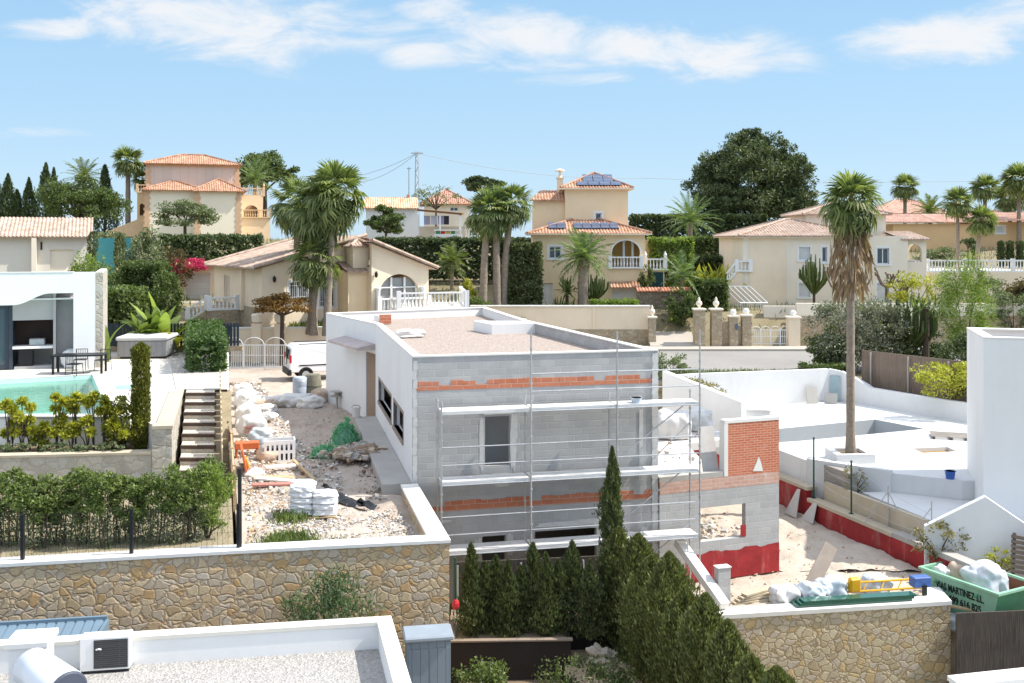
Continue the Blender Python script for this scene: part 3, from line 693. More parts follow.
Q = [(j * n + i, j * n + i + 1, (j + 1) * n + i + 1, (j + 1) * n + i) for j in range(len(ys) - 1) for i in range(n - 1)]
SOIL = groundm('dry_soil', [(.14, .115, .07), (.22, .175, .11), (.27, .22, .145), (.16, .155, .08)], .6, fine=25)
tag(npmesh('ground', V, Q, SOIL, smooth=True), kind='structure')
# road in front of the villas
ASPH = groundm('pale_asphalt', [(.19, .18, .17), (.235, .225, .21), (.27, .26, .24)], .5, .3, .01, 40)
PAVE = groundm('pavement_slabs', [(.32, .285, .245), (.37, .335, .29), (.42, .385, .335)], .8, .2, .01, 30)
struct('road', MB().slab([(-18.3, 57.2), (60, 57.2), (60, 67.5), (-18.3, 67.5)], 4.30, 4.50), ASPH)
struct('pavement', MB().slab([(-17.5, 67.5), (60, 67.5), (60, 69.6), (-17.5, 69.6)], 4.3, 4.63), PAVE)
# drive rising to the garage of the left villa, and the ramp between the two villas on the right
m = MB(); q = [(-18.5, 62.5, 4.63), (-12.8, 64, 4.66), (-14.5, 66.5, 4.95), (-18, 74.5, 7.46), (-26.5, 74.5, 7.46), (-24, 66, 6.85)]
for i in range(1, len(q) - 1): m.add([q[0], q[i], q[i + 1]], [(0, 1, 2)])
struct('driveway', m, PAVE)
q = [(9.6, 69.4, 4.66), (12.8, 69.4, 4.66), (13.6, 84, 8.3), (10.4, 84, 8.3)]
struct('ramp', MB().add(q, [(0, 1, 2, 3)]).add([(p[0], p[1], p[2] - 1.2) for p in q], [(3, 2, 1, 0)]).quad(q[0], q[1], (12.8, 69.4, 3.4), (9.6, 69.4, 3.4)), PAVE)

# ================================================================ platforms of the plots
DIRT = groundm('site_dirt', [(.25, .185, .14), (.36, .285, .225), (.45, .385, .325), (.38, .305, .25)], 1.5, .8, .04, 30, grain=(.50, .44, .385))
RUBG = groundm('pale_rubble_ground', [(.36, .285, .21), (.45, .375, .295), (.50, .44, .37)], 1.6, .8, .05, 20, grain=(.54, .49, .43))
struct('site_platform', MB().slab([(-6.25, 22.95), (-1.75, 23.3), (-2.9, 28.5), (-5.42, 39.8), (-8.5, 45.6), (-3, 49), (-3, 57.4), (-16.6, 57.4)], -1, 4.62), DIRT)
patch('site_ground', [(-6.22, 22.9, 4.68), (-1.8, 23.4, 4.68), (-9.2, 56.8, 4.58), (-16.1, 56.8, 4.58)], 60, 260, .10, DIRT, 3.1, 1.1)
struct('lower_site_ground', MB().slab([(2.2, 28.2), (12.3, 29.2), (12.15, 30.9), (13.1, 31.8), (7.2, 50.2), (7, 55.8), (-2.5, 55.8), (-2.5, 45), (-2, 30)], -1, 1.42), RUBG)
struct('skip_ground', MB().slab([(12.3, 29.35), (19, 29.35), (19, 32), (12.3, 32)], -1, .6), RUBG)
patch('lower_site_rubble_ground', [(5.6, 31.7, 1.46), (13.05, 31.8, 1.46), (8.3, 46.8, 1.46), (2.2, 45, 1.46)], 60, 100, .13, RUBG, 8.3, 1.0)
patch('lower_site_rubble_ground', [(5.2, 28.5, 1.46), (12.2, 29.25, 1.46), (12.6, 32.5, 1.44), (5.6, 32.5, 1.44)], 50, 24, .1, RUBG, 2.3, 1.0)
GARD = groundm('garden_earth', [(.10, .075, .05), (.16, .12, .08), (.22, .17, .11)], 2, .8, .04, 20)
LAWN = groundm('terrace_earth', [(.14, .12, .07), (.24, .20, .13), (.34, .29, .2)], 2, .7, .03, 24)
struct('left_terrace', MB().slab([(-32, 17.6), (-6.3, 22.65), (-8.25, 29.3), (-10.0, 29.3), (-32, 29.3)], -1, 5.03), LAWN)
struct('stair_verge', MB().slab([(-8.74, 29.1, 5.05), (-8.15, 29.1, 5.05), (-10.12, 36.05, 6.55), (-10.75, 36.05, 6.55)], 4), LAWN)
struct('garden', MB().slab([(-14, 10), (1.2, 10), (1.2, 24.6), (-1.3, 24.6), (-1.3, 22.6), (-14, 20.6)], -1, 1.2), GARD)

# ---- big rubble wall carrying the terrace and the site
def stone_run(par, pts, t, z0, z1, mat, cap=.09, capm=None, over=.03, name='masonry'):
    """masonry along a polyline (wall thickness to its left), a coping on top"""
    P2 = [Vector((p[0], p[1])) for p in pts]; off = []
    for i in range(len(P2)):
        a = (P2[i] - P2[i - 1]).normalized() if i else None; b = (P2[i + 1] - P2[i]).normalized() if i < len(P2) - 1 else None
        na = Vector((-a.y, a.x)) if a else None; nb = Vector((-b.y, b.x)) if b else None
        if na and nb: mm = (na + nb).normalized(); off.append(mm / max(.3, mm.dot(na)))
        else: off.append(na or nb)
    poly = [tuple(p) for p in P2] + [tuple(p + o * t) for p, o in reversed(list(zip(P2, off)))]
    MB().slab(poly, z0, z1).build(name, mat, par)
    if cap:
        poly = [tuple(p - o * over) for p, o in zip(P2, off)] + [tuple(p + o * (t + over)) for p, o in reversed(list(zip(P2, off)))]
        MB().slab(poly, z1 + .002, z1 + cap).build('coping', capm or CAPW, par, bevel=.012)
w = thing('retaining_wall', 'tall golden rubble stone retaining wall with white coping under the terrace and the building site', 'wall')
stone_run(w, [(-32, 17.35), (-10.97, 21.4), (-6.15, 22.32), (-1.45, 23.12), (-2.72, 28.45)], .42, -1.2, 5.0, STONE, .075)
w = thing('retaining_wall', 'pale rubble stone retaining wall with wide coping in front of the green skip', 'wall')
stone_run(w, [(5.3, 27.62), (12.62, 28.78), (12.75, 29.9)], .5, -1.6, 1.5, rubble('light_rubble_masonry', [(.49, .38, .23), (.60, .49, .32), (.55, .46, .33), (.63, .53, .35), (.58, .41, .19), (.54, .46, .36)], (.31, .24, .15), 3.9, 1.3, .03, .04), .12)

# ================================================================ the unfinished house
ZB = 1.5
A, B, Cc, D, E, Fp, Gp = [Vector((*p, 0)) for p in ((-2.83, 28.6), (4.42, 30.3), (1.12, 40.0), (.70, 41.2), (-1.34, 49.7), (-8.48, 45.6), (-5.41, 39.8))]
house = thing('unfinished_house', 'unfinished flat roofed house of bare grey blocks with white side walls behind the scaffold', 'house', (0, 0, ZB))
ROOFZ = 8.68 - ZB
def edge(p, q): d = q - p; return Matrix.Translation((p.x, p.y, 0)) @ Matrix.Rotation(math.atan2(d.y, d.x), 4, 'Z'), d.length
TA, LA = edge(A, B)
def T0_(x): return Tm(x, 0, 0)
def at_frame(o, T):                         # give a part the local frame T so that its texture runs along the wall
    o.matrix_local = T; return o
zz = lambda z: z - ZB
ops = [(2.10, 2.84, zz(5.42), zz(6.86)), (2.02, 2.72, zz(2.0), zz(3.38)), (3.6, 5.5, zz(1.9), zz(3.42))]
at_frame(wall(MB(), LA, ROOFZ - .04, .2, ops).build('facade', BLOCK, house), TA)
# bands of red hollow bricks (ring beams) standing a little proud of the blocks
def band(x0, x1, z0, rows, miss, seed, rh=.155):
    rg = random.Random(seed); m = MB(); x = x0
    while x < x1 - .05:
        wd_ = min(.36, x1 - x)
        for r in range(rows):
            if r == rows - 1 and rg.random() < miss: continue
            m.box(x + .003, x + wd_ - .003, -.008 - rg.random() * .006, .05, z0 + r * rh, z0 + (r + 1) * rh - .004 - (rg.random() * .05 if r == rows - 1 else 0))
        x += wd_
    return at_frame(m.build('brick_band', CERAM, house), TA)
band(.02, LA - .12, ROOFZ - 1.0, 2, .3, 1, .145); band(.55, LA - .02, ROOFZ - 4.5, 2, .12, 4); band(1.95, 3.0, ROOFZ - 1.66, 1, .0, 6, .05)
# smears and strips of plaster round the openings and corners
SMEAR = plain('smeared_plaster', (.60, .59, .57), .95, var=.15, scale=5, bump=.3)
def splat(par, T, x, z, w_, h_, seed, y=-.006, n=22):
    m = MB()
    rg = random.Random(seed); pts = []
    for i in range(n):
        a = 2 * math.pi * i / n; c, s = math.cos(a), math.sin(a); k = 1 / max(abs(c), abs(s)) ** .8 * rg.uniform(.78, 1.05); pts.append((x + c * k * w_ / 2, y, z + s * k * h_ / 2))
    m.add(pts, [tuple(range(n))]); o = m.build('plaster_smear', SMEAR, par)
    if T: o.matrix_local = T
for k, (x, z, a, b) in enumerate([(2.0, zz(6.1), .14, 1.6), (2.95, zz(6.1), .2, 1.7), (2.5, zz(5.1), 1.1, .22), (3.02, zz(6.55), .12, .8), (2.6, zz(4.86), .5, .12), (1.9, zz(2.9), .22, .9), (2.85, zz(3.1), .2, .7),
                                  (4.6, zz(3.6), 2.2, .16), (5.4, zz(3.65), 1.2, .12), (3.5, zz(3.0), .12, .9), (2.47, zz(6.98), 1.0, .14), (.8, zz(3.9), .7, .08), (6.3, zz(3.2), .8, .12), (6.9, zz(5.9), .14, 2.4), (7.0, zz(2.9), .25, 1.0)]):
    splat(house, TA, x, z, a, b, k, -.006 - .0008 * k)
for k in range(14): splat(house, TA, .05 + .03 * math.sin(k * 3.1), zz(4.9) + k * .27, .14, .3, 60 + k, -.02 - .0009 * k)
for k in range(22): splat(house, TA, LA - .1, zz(1.7) + k * .32, .22, .36, 90 + k, -.02 - .0009 * k)
at_frame(MB().box(0, LA, -.025, .22, ROOFZ - .04, ROOFZ + .005).build('parapet_edge', CAPW, house), TA)
# side and back walls
WIN_T = edge(Gp, A)
Lg = WIN_T[1]
sw = wall(MB(), Lg - .201, ROOFZ - .04, .2, [(Lg - 5.0, Lg - 2.35, zz(5.8), zz(6.62)), (Lg - 10.3, Lg - 5.8, zz(5.8), zz(6.62))], z0=zz(4.4))
at_frame(sw.build('side_wall', NEWWHITE, house), WIN_T[0])
m = MB()
for a, b in ((Lg - 5.0, Lg - 2.35), (Lg - 10.3, Lg - 5.8)):
    m.box(a - .1, b + .1, -.015, .1, zz(6.62), zz(6.72)); m.box(a - .1, a, -.015, .1, zz(5.8), zz(6.62)); m.box(b, b + .1, -.015, .1, zz(5.8), zz(6.62)); m.box(a - .1, b + .1, -.05, .15, zz(5.68), zz(5.8))
at_frame(m.build('window_frame', plain('raw_frame', (.30, .25, .21), .9), house), WIN_T[0])
T, Ln = edge(Fp, Gp)
rw = wall(MB(), Ln, ROOFZ - .043, .2, [(Ln - 1.2, Ln - .06, zz(4.4), zz(7.45))], z0=zz(4.4)); at_frame(rw.build('side_wall', NEWWHITE, house), T)
at_frame(MB().box(Ln - 1.19, Ln - .07, .06, .1, zz(4.4), zz(7.44)).build('door', plain('door_boarding', (.30, .22, .16), .8, var=.15), house), T)
m = MB(); m.add([(Ln - 3.9, -.75, zz(7.62)), (Ln - .1, -.75, zz(7.62)), (Ln - .1, 0, zz(7.62)), (Ln - 3.9, 0, zz(7.62)), (Ln - 3.9, -.75, zz(7.72)), (Ln - .1, -.75, zz(7.72)), (Ln - .1, 0, zz(7.86)), (Ln - 3.9, 0, zz(7.86))],
            [(3, 2, 1, 0), (4, 5, 6, 7), (0, 1, 5, 4), (1, 2, 6, 5), (2, 3, 7, 6), (3, 0, 4, 7)])
at_frame(m.build('canopy', plain('canopy_board', (.50, .42, .40), .85, var=.2, scale=2), house), T)
for k, (p, q, z0, mt) in enumerate(((B, Cc, 0, BLOCK), (Cc, D, zz(4.4), WHITE), (D, E, zz(1.5), WHITE), (E, Fp, zz(1.5), WHITE))):
    T, Ln = edge(p, q); at_frame(wall(MB(T0_(.21)), Ln - .22, ROOFZ - .04 - .0011 * k, .2, [(.8, 3.6, zz(4.75), zz(7.3)), (5, 7.5, zz(4.75), zz(7.3))] if k == 0 else (), z0=z0).build('rear_wall', mt, house), T)
def inset(poly, t):
    n = len(poly); out = []
    for i in range(n):
        a = (poly[i] - poly[i - 1]).normalized(); b = (poly[(i + 1) % n] - poly[i]).normalized(); na = Vector((-a.y, a.x, 0)); nb = Vector((-b.y, b.x, 0)); mm = (na + nb).normalized(); out.append(poly[i] + mm * t / max(.35, mm.dot(na)))
    return out
loop = [A, B, Cc, D, E, Fp, Gp]
MB().slab([p[:2] for p in inset(loop, -.012)], ROOFZ - .038, ROOFZ, [[p[:2] for p in inset(loop, .235)]]).build('parapet_coping', CAPW, house)
RGRAV = gravelm('roof_gravel', (.275, .215, .18), (.345, .285, .245), (.41, .36, .32), 16)
MB().slab([p[:2] for p in inset(loop, .1)], zz(8.05), zz(8.27)).build('roof', RGRAV, house)
MB().slab([p[:2] for p in inset(loop, .1)], zz(4.45), zz(4.66)).build('floor', plain('interior_screed', (.5, .49, .47), .9), house)
MB().slab([(-1.6, 41.2), (.55, 41.1), (.95, 39.95), (-.79, 39.5)], zz(8.27), ROOFZ - .01).build('roof_kerb', WHITE, house)
at_frame(MB().box(1.2, 3.2, 1.6, 1.75, zz(4.66), zz(8.0)).build('inner_wall', WHITE, house), TA)
at_frame(MB().box(1.5, 6.2, 2.2, 2.4, 0, zz(4.4)).build('inner_wall', plain('inner_block', (.32, .28, .22), .9, var=.2), house), TA)
# terrace wing: block wall with a brick upstand, red waterproofing at its foot
wing = thing('block_annex', 'grey block annex with a red brick upstand and red waterproofed foot beside the bare house', 'annex', (4.46, 30.22, ZB), R(20.5))
LW = 4.28
wall(MB(), LW, zz(4.30), .2, [(1.42, 3.04, zz(2.72), zz(3.76))]).build('block_wall', BLOCK, wing)
MB().box(0.01, LW, -.004, .2, zz(4.302), zz(4.66)).build('brick_band', bricks('chalky_bricks', (.50, .27, .20), (.56, .36, .29), (.56, .48, .42), .3, .12, .012, var=.3, stain=(.62, .52, .46)), wing)
MB().box(2.4, LW, .0, .24, zz(4.663), zz(6.30)).build('brick_wall', BRICK, wing)
MB().box(2.28, LW + .02, -.012, .26, zz(6.302), zz(6.40)).build('mortar_cap', CAPW, wing)
MB().box(2.26, 2.398, -.01, .27, zz(4.663), zz(6.3)).build('plaster_edge', CAPW, wing)
MB().box(0, 2.25, .0, .22, zz(4.663), zz(4.82)).build('kerb', CONC, wing)
m = MB(); rg = random.Random(4); xs_ = [.9 + (LW - .9) * i / 24 for i in range(25)]
tp = [zz(2.38) + rg.uniform(-.05, .05) for _ in xs_]
for i in range(24): m.quad((xs_[i], -.006, 0), (xs_[i + 1], -.006, 0), (xs_[i + 1], -.006, tp[i + 1]), (xs_[i], -.006, tp[i]))
m.box(LW + .002, LW + .006, -.006, .2, 0, zz(2.36)); m.box(2.85, 3.05, -.01, .0, zz(2.74), zz(3.1)); m.build('waterproof_coating', REDW, wing)
m = MB(); pts = [(3.3, -.009, zz(4.75)), (3.68, -.009, zz(4.72)), (3.62, -.009, zz(4.95)), (3.52, -.009, zz(5.2)), (3.44, -.009, zz(5.02))]; m.add(pts, [tuple(range(5))]); m.build('mortar_splash', CAPW, wing)
deck = [(4.55, 30.5), (6.45, 31.2), (6.3, 36.2), (8.35, 37.3), (7.1, 42.5), (1.2, 42.5), (1.3, 40)]
MB().slab([tuple((Matrix.Translation((4.46, 30.22, 0)) @ Matrix.Rotation(R(20.5), 4, 'Z')).inverted() @ Vector((*p, 0)))[:2] for p in deck], zz(4.35), zz(4.62)).build('terrace_slab', plain('pale_screed', (.62, .60, .57), .95, var=.1, stain=.4, dark=(.5, .45, .4)), wing)
# ledge along the side wall
led = MB(); T, Ln = edge(Gp, A); led.T = T; led.box(.0, Ln - .25, -.85, -.002, 4.4, 5.0); led.T = None
tag(led.build('concrete_ledge', CONC, None, bevel=.02), 'long grey concrete ledge along the white side wall of the house', 'ledge')

# ================================================================ scaffold
sc = thing('scaffold', 'galvanised tube scaffold with three plank decks in front of the grey block facade', 'scaffold', (A.x, A.y, ZB), math.atan2(B.y - A.y, B.x - A.x))
sx = [.66, 3.23, 5.80, 8.37]; yr, yf = -.28, -1.0; dz = [zz(3.28), zz(5.22), zz(7.20)]
for i, x in enumerate(sx):
    for y in (yr, yf):
        top = dz[2] + .3 if (i == 0 or y == yr) else zz(9.35)
        if i == 3 and y == yr: top = zz(7.5)
        m = MB(); m.tube([(x, y, 0), (x, y, top)], .026, 8)
        for q in np.arange(.4, top, .5): m.tube([(x, y, q), (x, y, q + .05)], .042, 8)
        m.box(x - .07, x + .07, y - .07, y + .07, 0, .01); m.build('standard', GALV, sc, smooth=True)
    for z in dz: MB().tube([(x, yr, z - .06), (x, yf, z - .06)], .022, 6).build('transom', GALV, sc)
for i in range(3):
    a, b = sx[i], sx[i + 1]
    for k, z in enumerate(dz):
        m = MB()
        for j in range(2):
            y0 = yf + .05 + j * .33; m.box(a + .03, b - .03, y0, y0 + .31, z - .025, z + .02)
            m.box(a + .03, b - .03, y0 + .002, y0 + .02, z - .075, z - .026); m.box(a + .03, b - .03, y0 + .29, y0 + .308, z - .075, z - .026)
            for e in (a + .04, b - .09): m.box(e, e + .05, y0 + .05, y0 + .26, z - .08, z - .027)
        m.build('deck', DECKA, sc)
        if k < 2 or i >= 1:
            for h in (.5, 1.0): MB().tube([(a, yf, z + h), (b, yf, z + h + random.uniform(-.01, .01))], .020, 7).build('guard_rail', GALV, sc)
            if not (k == 2 and i == 0): MB().tube([(a, yf, z - .06), (b, yf, z - .06)], .02, 7).build('ledger', GALV, sc)
    if i == 2: 
        for z in (zz(1.5), dz[0], dz[1]): MB().tube([(a, yr - .02, z + .1), (b, yr - .02, z + 1.95)], .018, 6).build('brace', GALV, sc)
MB().tube([(sx[1], yf - .02, .9), (sx[1] + .75, yf - .3, -.0)], .026, 7).build('brace', GALV, sc)
MB().tube([(sx[3], yr, zz(6.5)), (sx[3] - 1.2, yr + .02, zz(5.4))], .018, 6).build('brace', GALV, sc)
t = thing('bucket', 'small pale plastic tub left on the top scaffold deck', 'bucket', tuple(Matrix.Translation(A) @ Matrix.Rotation(math.atan2(B.y - A.y, B.x - A.x), 4, 'Z') @ Vector((6.5, -.7, 7.222))))
MB().lathe([(.13, 0), (.17, .14), (.18, .15), (.165, .15), (.12, .02)], n=12).build('tub', plain('pale_tub', (.55, .62, .68), .5), t); MB().tube([(-.17, 0, .14), (-.1, 0, .2), (.1, 0, .2), (.17, 0, .14)], .008, 5).build('handle', GALV, t)
# ================================================================ right boundary: red wall, neighbour's white terrace with empty pool
def bx(y): return 10.6 - .32 * (y - 39.6)
p0 = Vector((bx(50.5), 50.5, 0)); p1 = Vector((bx(29.9), 29.9, 0)); T, Lr = edge(p0, p1)
def s_at(y): return (50.5 - y) * math.hypot(1, .32)
rw = thing('boundary_wall', 'long low boundary wall painted with red waterproofing and topped by a stepped cream coping', 'wall', (p0.x, p0.y, 1.3), math.atan2((p1 - p0).y, (p1 - p0).x))
a = s_at(37.9)
MB().box(0, a, 0, .25, 0, 1.22).build('red_coating', REDW, rw); MB().box(a + .002, Lr, 0, .25, 0, .82).build('red_coating', REDW, rw)
COP = plain('cream_coping', (.52, .45, .34), .9, var=.12, scale=1.5, stain=.4, dark=(.3, .26, .2))
MB().box(0, a + .1, -.04, .42, 1.222, 1.36).build('coping', COP, rw, bevel=.01); MB().box(a + .102, Lr - 3.5, -.04, .42, .822, .96).build('coping', COP, rw, bevel=.01); MB().box(Lr - 3.498, Lr, -.02, .42, .822, 1.0).build('coping', CONC, rw, bevel=.01)
MB().box(a + .5, Lr - 2.5, .45, .6, .2, 1.62).build('upstand', COP, rw)
# retaining wall of board-marked concrete under the white terrace
bm = NT('board_marked_concrete', .92, .15); sp = bm.n('SeparateXYZ'); bm.L.new(bm.obj, sp.inputs[0]); st = bm.math('FRACT', bm.math('MULTIPLY', sp.outputs[2], 4.5))
nn = bm.noise(1.5, 6, .7, bm.map(bm.obj, (1, 1, 4))); cc = bm.ramp(nn, [(.3, (.22, .20, .18)), (.7, (.40, .37, .33))]); bm.col(bm.mix(bm.ramp(st, [(0, (1, 1, 1)), (.1, (0, 0, 0))]), cc, (.16, .145, .13))); bm.bump(st, .3, .01)
w = thing('retaining_wall', 'grey board marked concrete retaining wall between the brick upstand and the white pool terrace', 'wall', (p0.x, p0.y, 1.3), math.atan2((p1 - p0).y, (p1 - p0).x))
MB().box(0, s_at(36.2), .65, .95, 0, 2.19).build('concrete_wall', bm.mat, w)
def plan(poly, z0, z1, holes=()): return MB().slab(poly, z0, z1, holes)
TERW = plain('white_terrace', (.66, .66, .655), .85, var=.07, scale=.7, stain=.45, dark=(.52, .515, .50), bump=.15)
up = [(11.35, 38.6), (13.75, 36.5), (15.9, 35.3), (26, 36), (22.4, 45.6), (18.2, 52.0), (16.9, 52.7), (8.0, 50.4)]
pool = [(10.95, 41.9), (12.2, 42.3), (18.6, 45.0), (17.2, 47.4), (12.1, 45.1), (10.3, 44.5)]
pit = [(16.4, 39.9), (17.9, 40.2), (17.9, 41.1), (16.3, 40.8)]
struct('white_pool_terrace', MB().slab(up, .5, 3.5, [pool, pit]), TERW)
pw = thing('empty_swimming_pool', 'empty grey rendered swimming pool sunk into the white terrace on the right', 'swimming pool', (13.5, 44, 2.0))
ipl = [(p[0] - 13.5, p[1] - 44) for p in pool]
lining = plain('grey_pool_render', (.40, .42, .43), .85, var=.06, scale=.8, stain=.2, dark=(.3, .32, .33))
mm = MB()
for i in range(len(ipl)):
    p, q = ipl[i], ipl[(i + 1) % len(ipl)]; mm.quad((q[0], q[1], 0), (p[0], p[1], 0), (p[0], p[1], 1.49), (q[0], q[1], 1.49))
mm.build('walls', lining, pw).location.z = .002; MB().slab(ipl, -.1, .02).build('floor', lining, pw)
for o in pw.children: o.scale = (.997, .997, 1)
struct('sand_pit', MB().slab([(16.3, 39.8), (18.0, 40.1), (18.0, 41.2), (16.2, 40.9)], 2.5, 3.34), groundm('ochre_sand', [(.22, .12, .035), (.31, .18, .06), (.36, .24, .11)], 2, .8, .05, 20))
struct('lower_white_terrace', MB().slab([(12.75, 36.4), (13.75, 36.48), (15.9, 35.28), (26, 35.98), (26, 30), (14.6, 31.2), (13.7, 32.8)], .5, 2.82), TERW)
w = thing('terrace_wall', 'low white retaining wall with a planter block stepping down below the tall palm', 'wall')
m = MB(); m.slab([(11.3, 38.35), (13.72, 36.3), (13.9, 36.5), (11.45, 38.7)], 2.2, 3.62); m.build('wall', TERW, w, bevel=.02)
t = thing('planter', 'square white planter block round the foot of the tall palm', 'planter', (13.05, 38.6, 3.5))
MB().slab([(-.75, -.75), (.75, -.62), (.75, .7), (-.75, .7)], 0, .36, [[(-.5, -.5), (.5, -.45), (.5, .5), (-.5, .5)]]).build('kerb', TERW, t, bevel=.02); MB().box(-.6, .6, -.6, .6, .02, .25).build('soil', GARD, t)
w = thing('garden_wall', 'curved white garden wall round the back of the white pool terrace', 'wall')
pts = [(8.05, 50.2), (9.4, 50.75), (13, 51.7), (16.2, 52.55), (16.75, 52.75)]
m = MB(); m.slab([(p[0], p[1]) for p in pts] + [(p[0] - .1, p[1] + .28) for p in pts[::-1]], 2, 5.2); m.build('wall', TERW, w)
crv = [(16.75, 52.75, 5.2), (17.3, 52.6, 5.1), (17.8, 52.2, 4.85), (18.15, 51.7, 4.6), (18.35, 51.3, 4.42), (20.0, 48.4, 4.4), (22.5, 44.6, 4.4), (24, 42, 4.4)]
m = MB()
for a, b in zip(crv, crv[1:]):
    d = Vector((b[0] - a[0], b[1] - a[1])).normalized(); nrm = Vector((-d.y, d.x)) * .28
    m.add([(a[0], a[1], 2), (b[0], b[1], 2), (b[0] + nrm.x, b[1] + nrm.y, 2), (a[0] + nrm.x, a[1] + nrm.y, 2), a, b, (b[0] + nrm.x, b[1] + nrm.y, b[2]), (a[0] + nrm.x, a[1] + nrm.y, a[2])], [(4, 5, 6, 7), (0, 1, 5, 4), (2, 3, 7, 6), (3, 2, 1, 0), (3, 0, 4, 7), (1, 2, 6, 5)])
m.build('wall', TERW, w); MB().box(-.25, .25, -.03, .02, 0, 1.3).build('niche_panel', plain('blue_grey_panel', (.30, .40, .42), .5), w).matrix_local = Matrix.Translation((17.0, 52.62, 3.55)) @ Matrix.Rotation(R(-20), 4, 'Z')
for i, (x, y, hh, rz) in enumerate(((15.6, 52.0, .85, .2), (16.55, 51.9, .55, -.5))):
    t = thing('paving_slab', ('tall grey slab leaning on the white wall beside the blue niche', 'short wide grey slab standing just in front of the blue niche')[i], 'slab', (x, y, 3.5), rz); MB().obox((0, 0, hh / 2), (.62, .05, hh), 0, -.2).build('slab', CONC, t)
t = thing('pallet', 'flattened weathered pallet lying on the white terrace near the white tower', 'pallet', (18.8, 43.0, 3.52), R(-18)); m = MB()
for k in range(7): m.box(-.75, .75, -.6 + k * .18, -.5 + k * .18, .1, .13)
m.build('boards', plain('bleached_timber', (.36, .33, .29), .9, var=.3), t); m = MB()
for k in (-.7, 0, .62): m.box(k, k + .09, -.6, .6, 0, .098)
m.build('bearer', OLDWOOD, t)
# white plastered walls on our side of the boundary, behind the brick upstand
w = thing('white_wall', 'whitewashed boundary wall sloping away behind the brick upstand', 'wall', (6.95, 46.2, 3.0)); T2 = edge(Vector((6.95, 46.2, 0)), Vector((9.3, 40.6, 0)))
L2 = T2[1]; m = MB(); m.add([(0, 0, 0), (L2, 0, 0), (L2, .25, 0), (0, .25, 0), (0, 0, 2.95), (L2, 0, 2.42), (L2, .25, 2.42), (0, .25, 2.95)], [(3, 2, 1, 0), (4, 5, 6, 7), (0, 1, 5, 4), (1, 2, 6, 5), (2, 3, 7, 6), (3, 0, 4, 7)])
m.build('wall', WHITE, w).matrix_local = Matrix.Rotation(math.atan2(-5.6, 2.35), 4, 'Z')
t = thing('white_block', 'pale blue white rendered box behind the red brick upstand', 'block', (10.0, 41.4, 3.4), R(-12)); MB().box(-.6, .65, -.2, .8, 0, 1.55).build('wall', WHITE, t); MB().box(-.66, .71, -.26, .86, 1.552, 1.62).build('coping', CAPW, t)
t = thing('verge_wall', 'brown roadside kerb wall at the corner of the white terrace', 'wall', (8.2, 50.9, 3.6), R(9)); MB().box(-1.4, 2.6, 0, .3, 0, 1.25).build('wall', plain('mauve_render', (.36, .28, .25), .9, var=.15), t)

# ---- white tower house at the right edge
th = thing('white_house', 'blank white cubic house wall rising at the right edge of the photo', 'house', (15.75, 33.4, 2.5), R(-17))
shell(MB(), 9, 3.9, 6.2, t=.3).build('wall', WHITE, th); MB().slab([(-.012, -.012), (9.012, -.012), (9.012, 3.912), (-.012, 3.912)], 6.202, 6.26, [[(.34, .34), (8.6, .34), (8.6, 3.5), (.34, 3.5)]]).build('parapet_coping', CAPW, th); MB().box(.1, 8.9, .1, 3.8, 5.7, 5.85).build('roof', RGRAV, th)
t = thing('blue_tub', 'small blue plastic tub standing against the white tower', 'tub', (15.6, 35.6, 3.5)); MB().lathe([(.14, 0), (.18, .27), (.2, .28), (.17, .28), (.14, .07), (.01, .06)], n=14).build('tub', plain('blue_plastic', (.04, .12, .42), .4), t); MB().tube([(-.18, 0, .26), (-.14, 0, .33), (.14, 0, .33), (.18, 0, .26)], .008, 5).build('handle', GALV, t)
w = thing('stair_wall', 'white gable shaped stair wall below the white tower', 'wall', (0, 0, 0)); m = MB()
prof = [(13.05, 31.6, 2.95), (14.75, 31.15, 4.0), (16.6, 30.6, 2.7), (16.6, 30.6, .5), (13.05, 31.6, .5)]
nv = Vector((.26, .96, 0)) * .25
m.add(prof + [tuple(Vector(p) + nv) for p in prof], [(4, 3, 2, 1, 0), (5, 6, 7, 8, 9)] + [(i, (i + 1) % 5, (i + 1) % 5 + 5, i + 5) for i in range(5)]); m.build('wall', NEWWHITE, w)
t = thing('timber_pallet', 'dark slatted pallet leaning at the foot of the white stair wall', 'pallet', (15.75, 30.0, 1.85), R(-12)); m = MB()
for k in range(8): m.obox((0, .05 * k * 0, .08 + k * .145), (1.5, .03, .1), 0, 0)
m.build('slats', OLDWOOD, t); m = MB()
for k in (-.65, -.2, .25, .68): m.box(k - .04, k + .04, .02, .1, 0, 1.22)
m.build('bearer', OLDWOOD, t)
for o in t.children: o.rotation_euler = (R(-22), R(8), 0)

# ---- chain link fence posts along the red wall
GRN = plain('green_paint', (.012, .075, .05), .45, var=.1)
for i, (y, h, lb) in enumerate(((37.75, 2.25, 'dark green steel fence post, the tall one on the step of the red wall'), (35.6, 1.85, 'dark green steel fence post, the nearer shorter one on the cream coping'), (46.5, 1.9, 'dark green fence post behind the red brick upstand'), (49.5, 1.9, 'dark green fence post farthest away behind the scaffold'))):
    zt = 2.26 if y < 37.8 else 2.66
    t = thing('fence_post', lb, 'post', (bx(y) + .2, y, zt)); MB().tube([(0, 0, 0), (0, 0, h)], .032, 8).build('pole', GRN, t, smooth=True); MB().lathe([(.045, 0), (.045, .03), (.01, .05)], (0, 0, h), 8).build('cap', GRN, t); m = MB(); m.box(-.08, .08, -.08, .08, 0, .012); m.build('base_plate', GRN, t)
t = thing('wire_fence', 'slack rusty wires of the fence strung above the red wall', 'fence'); 
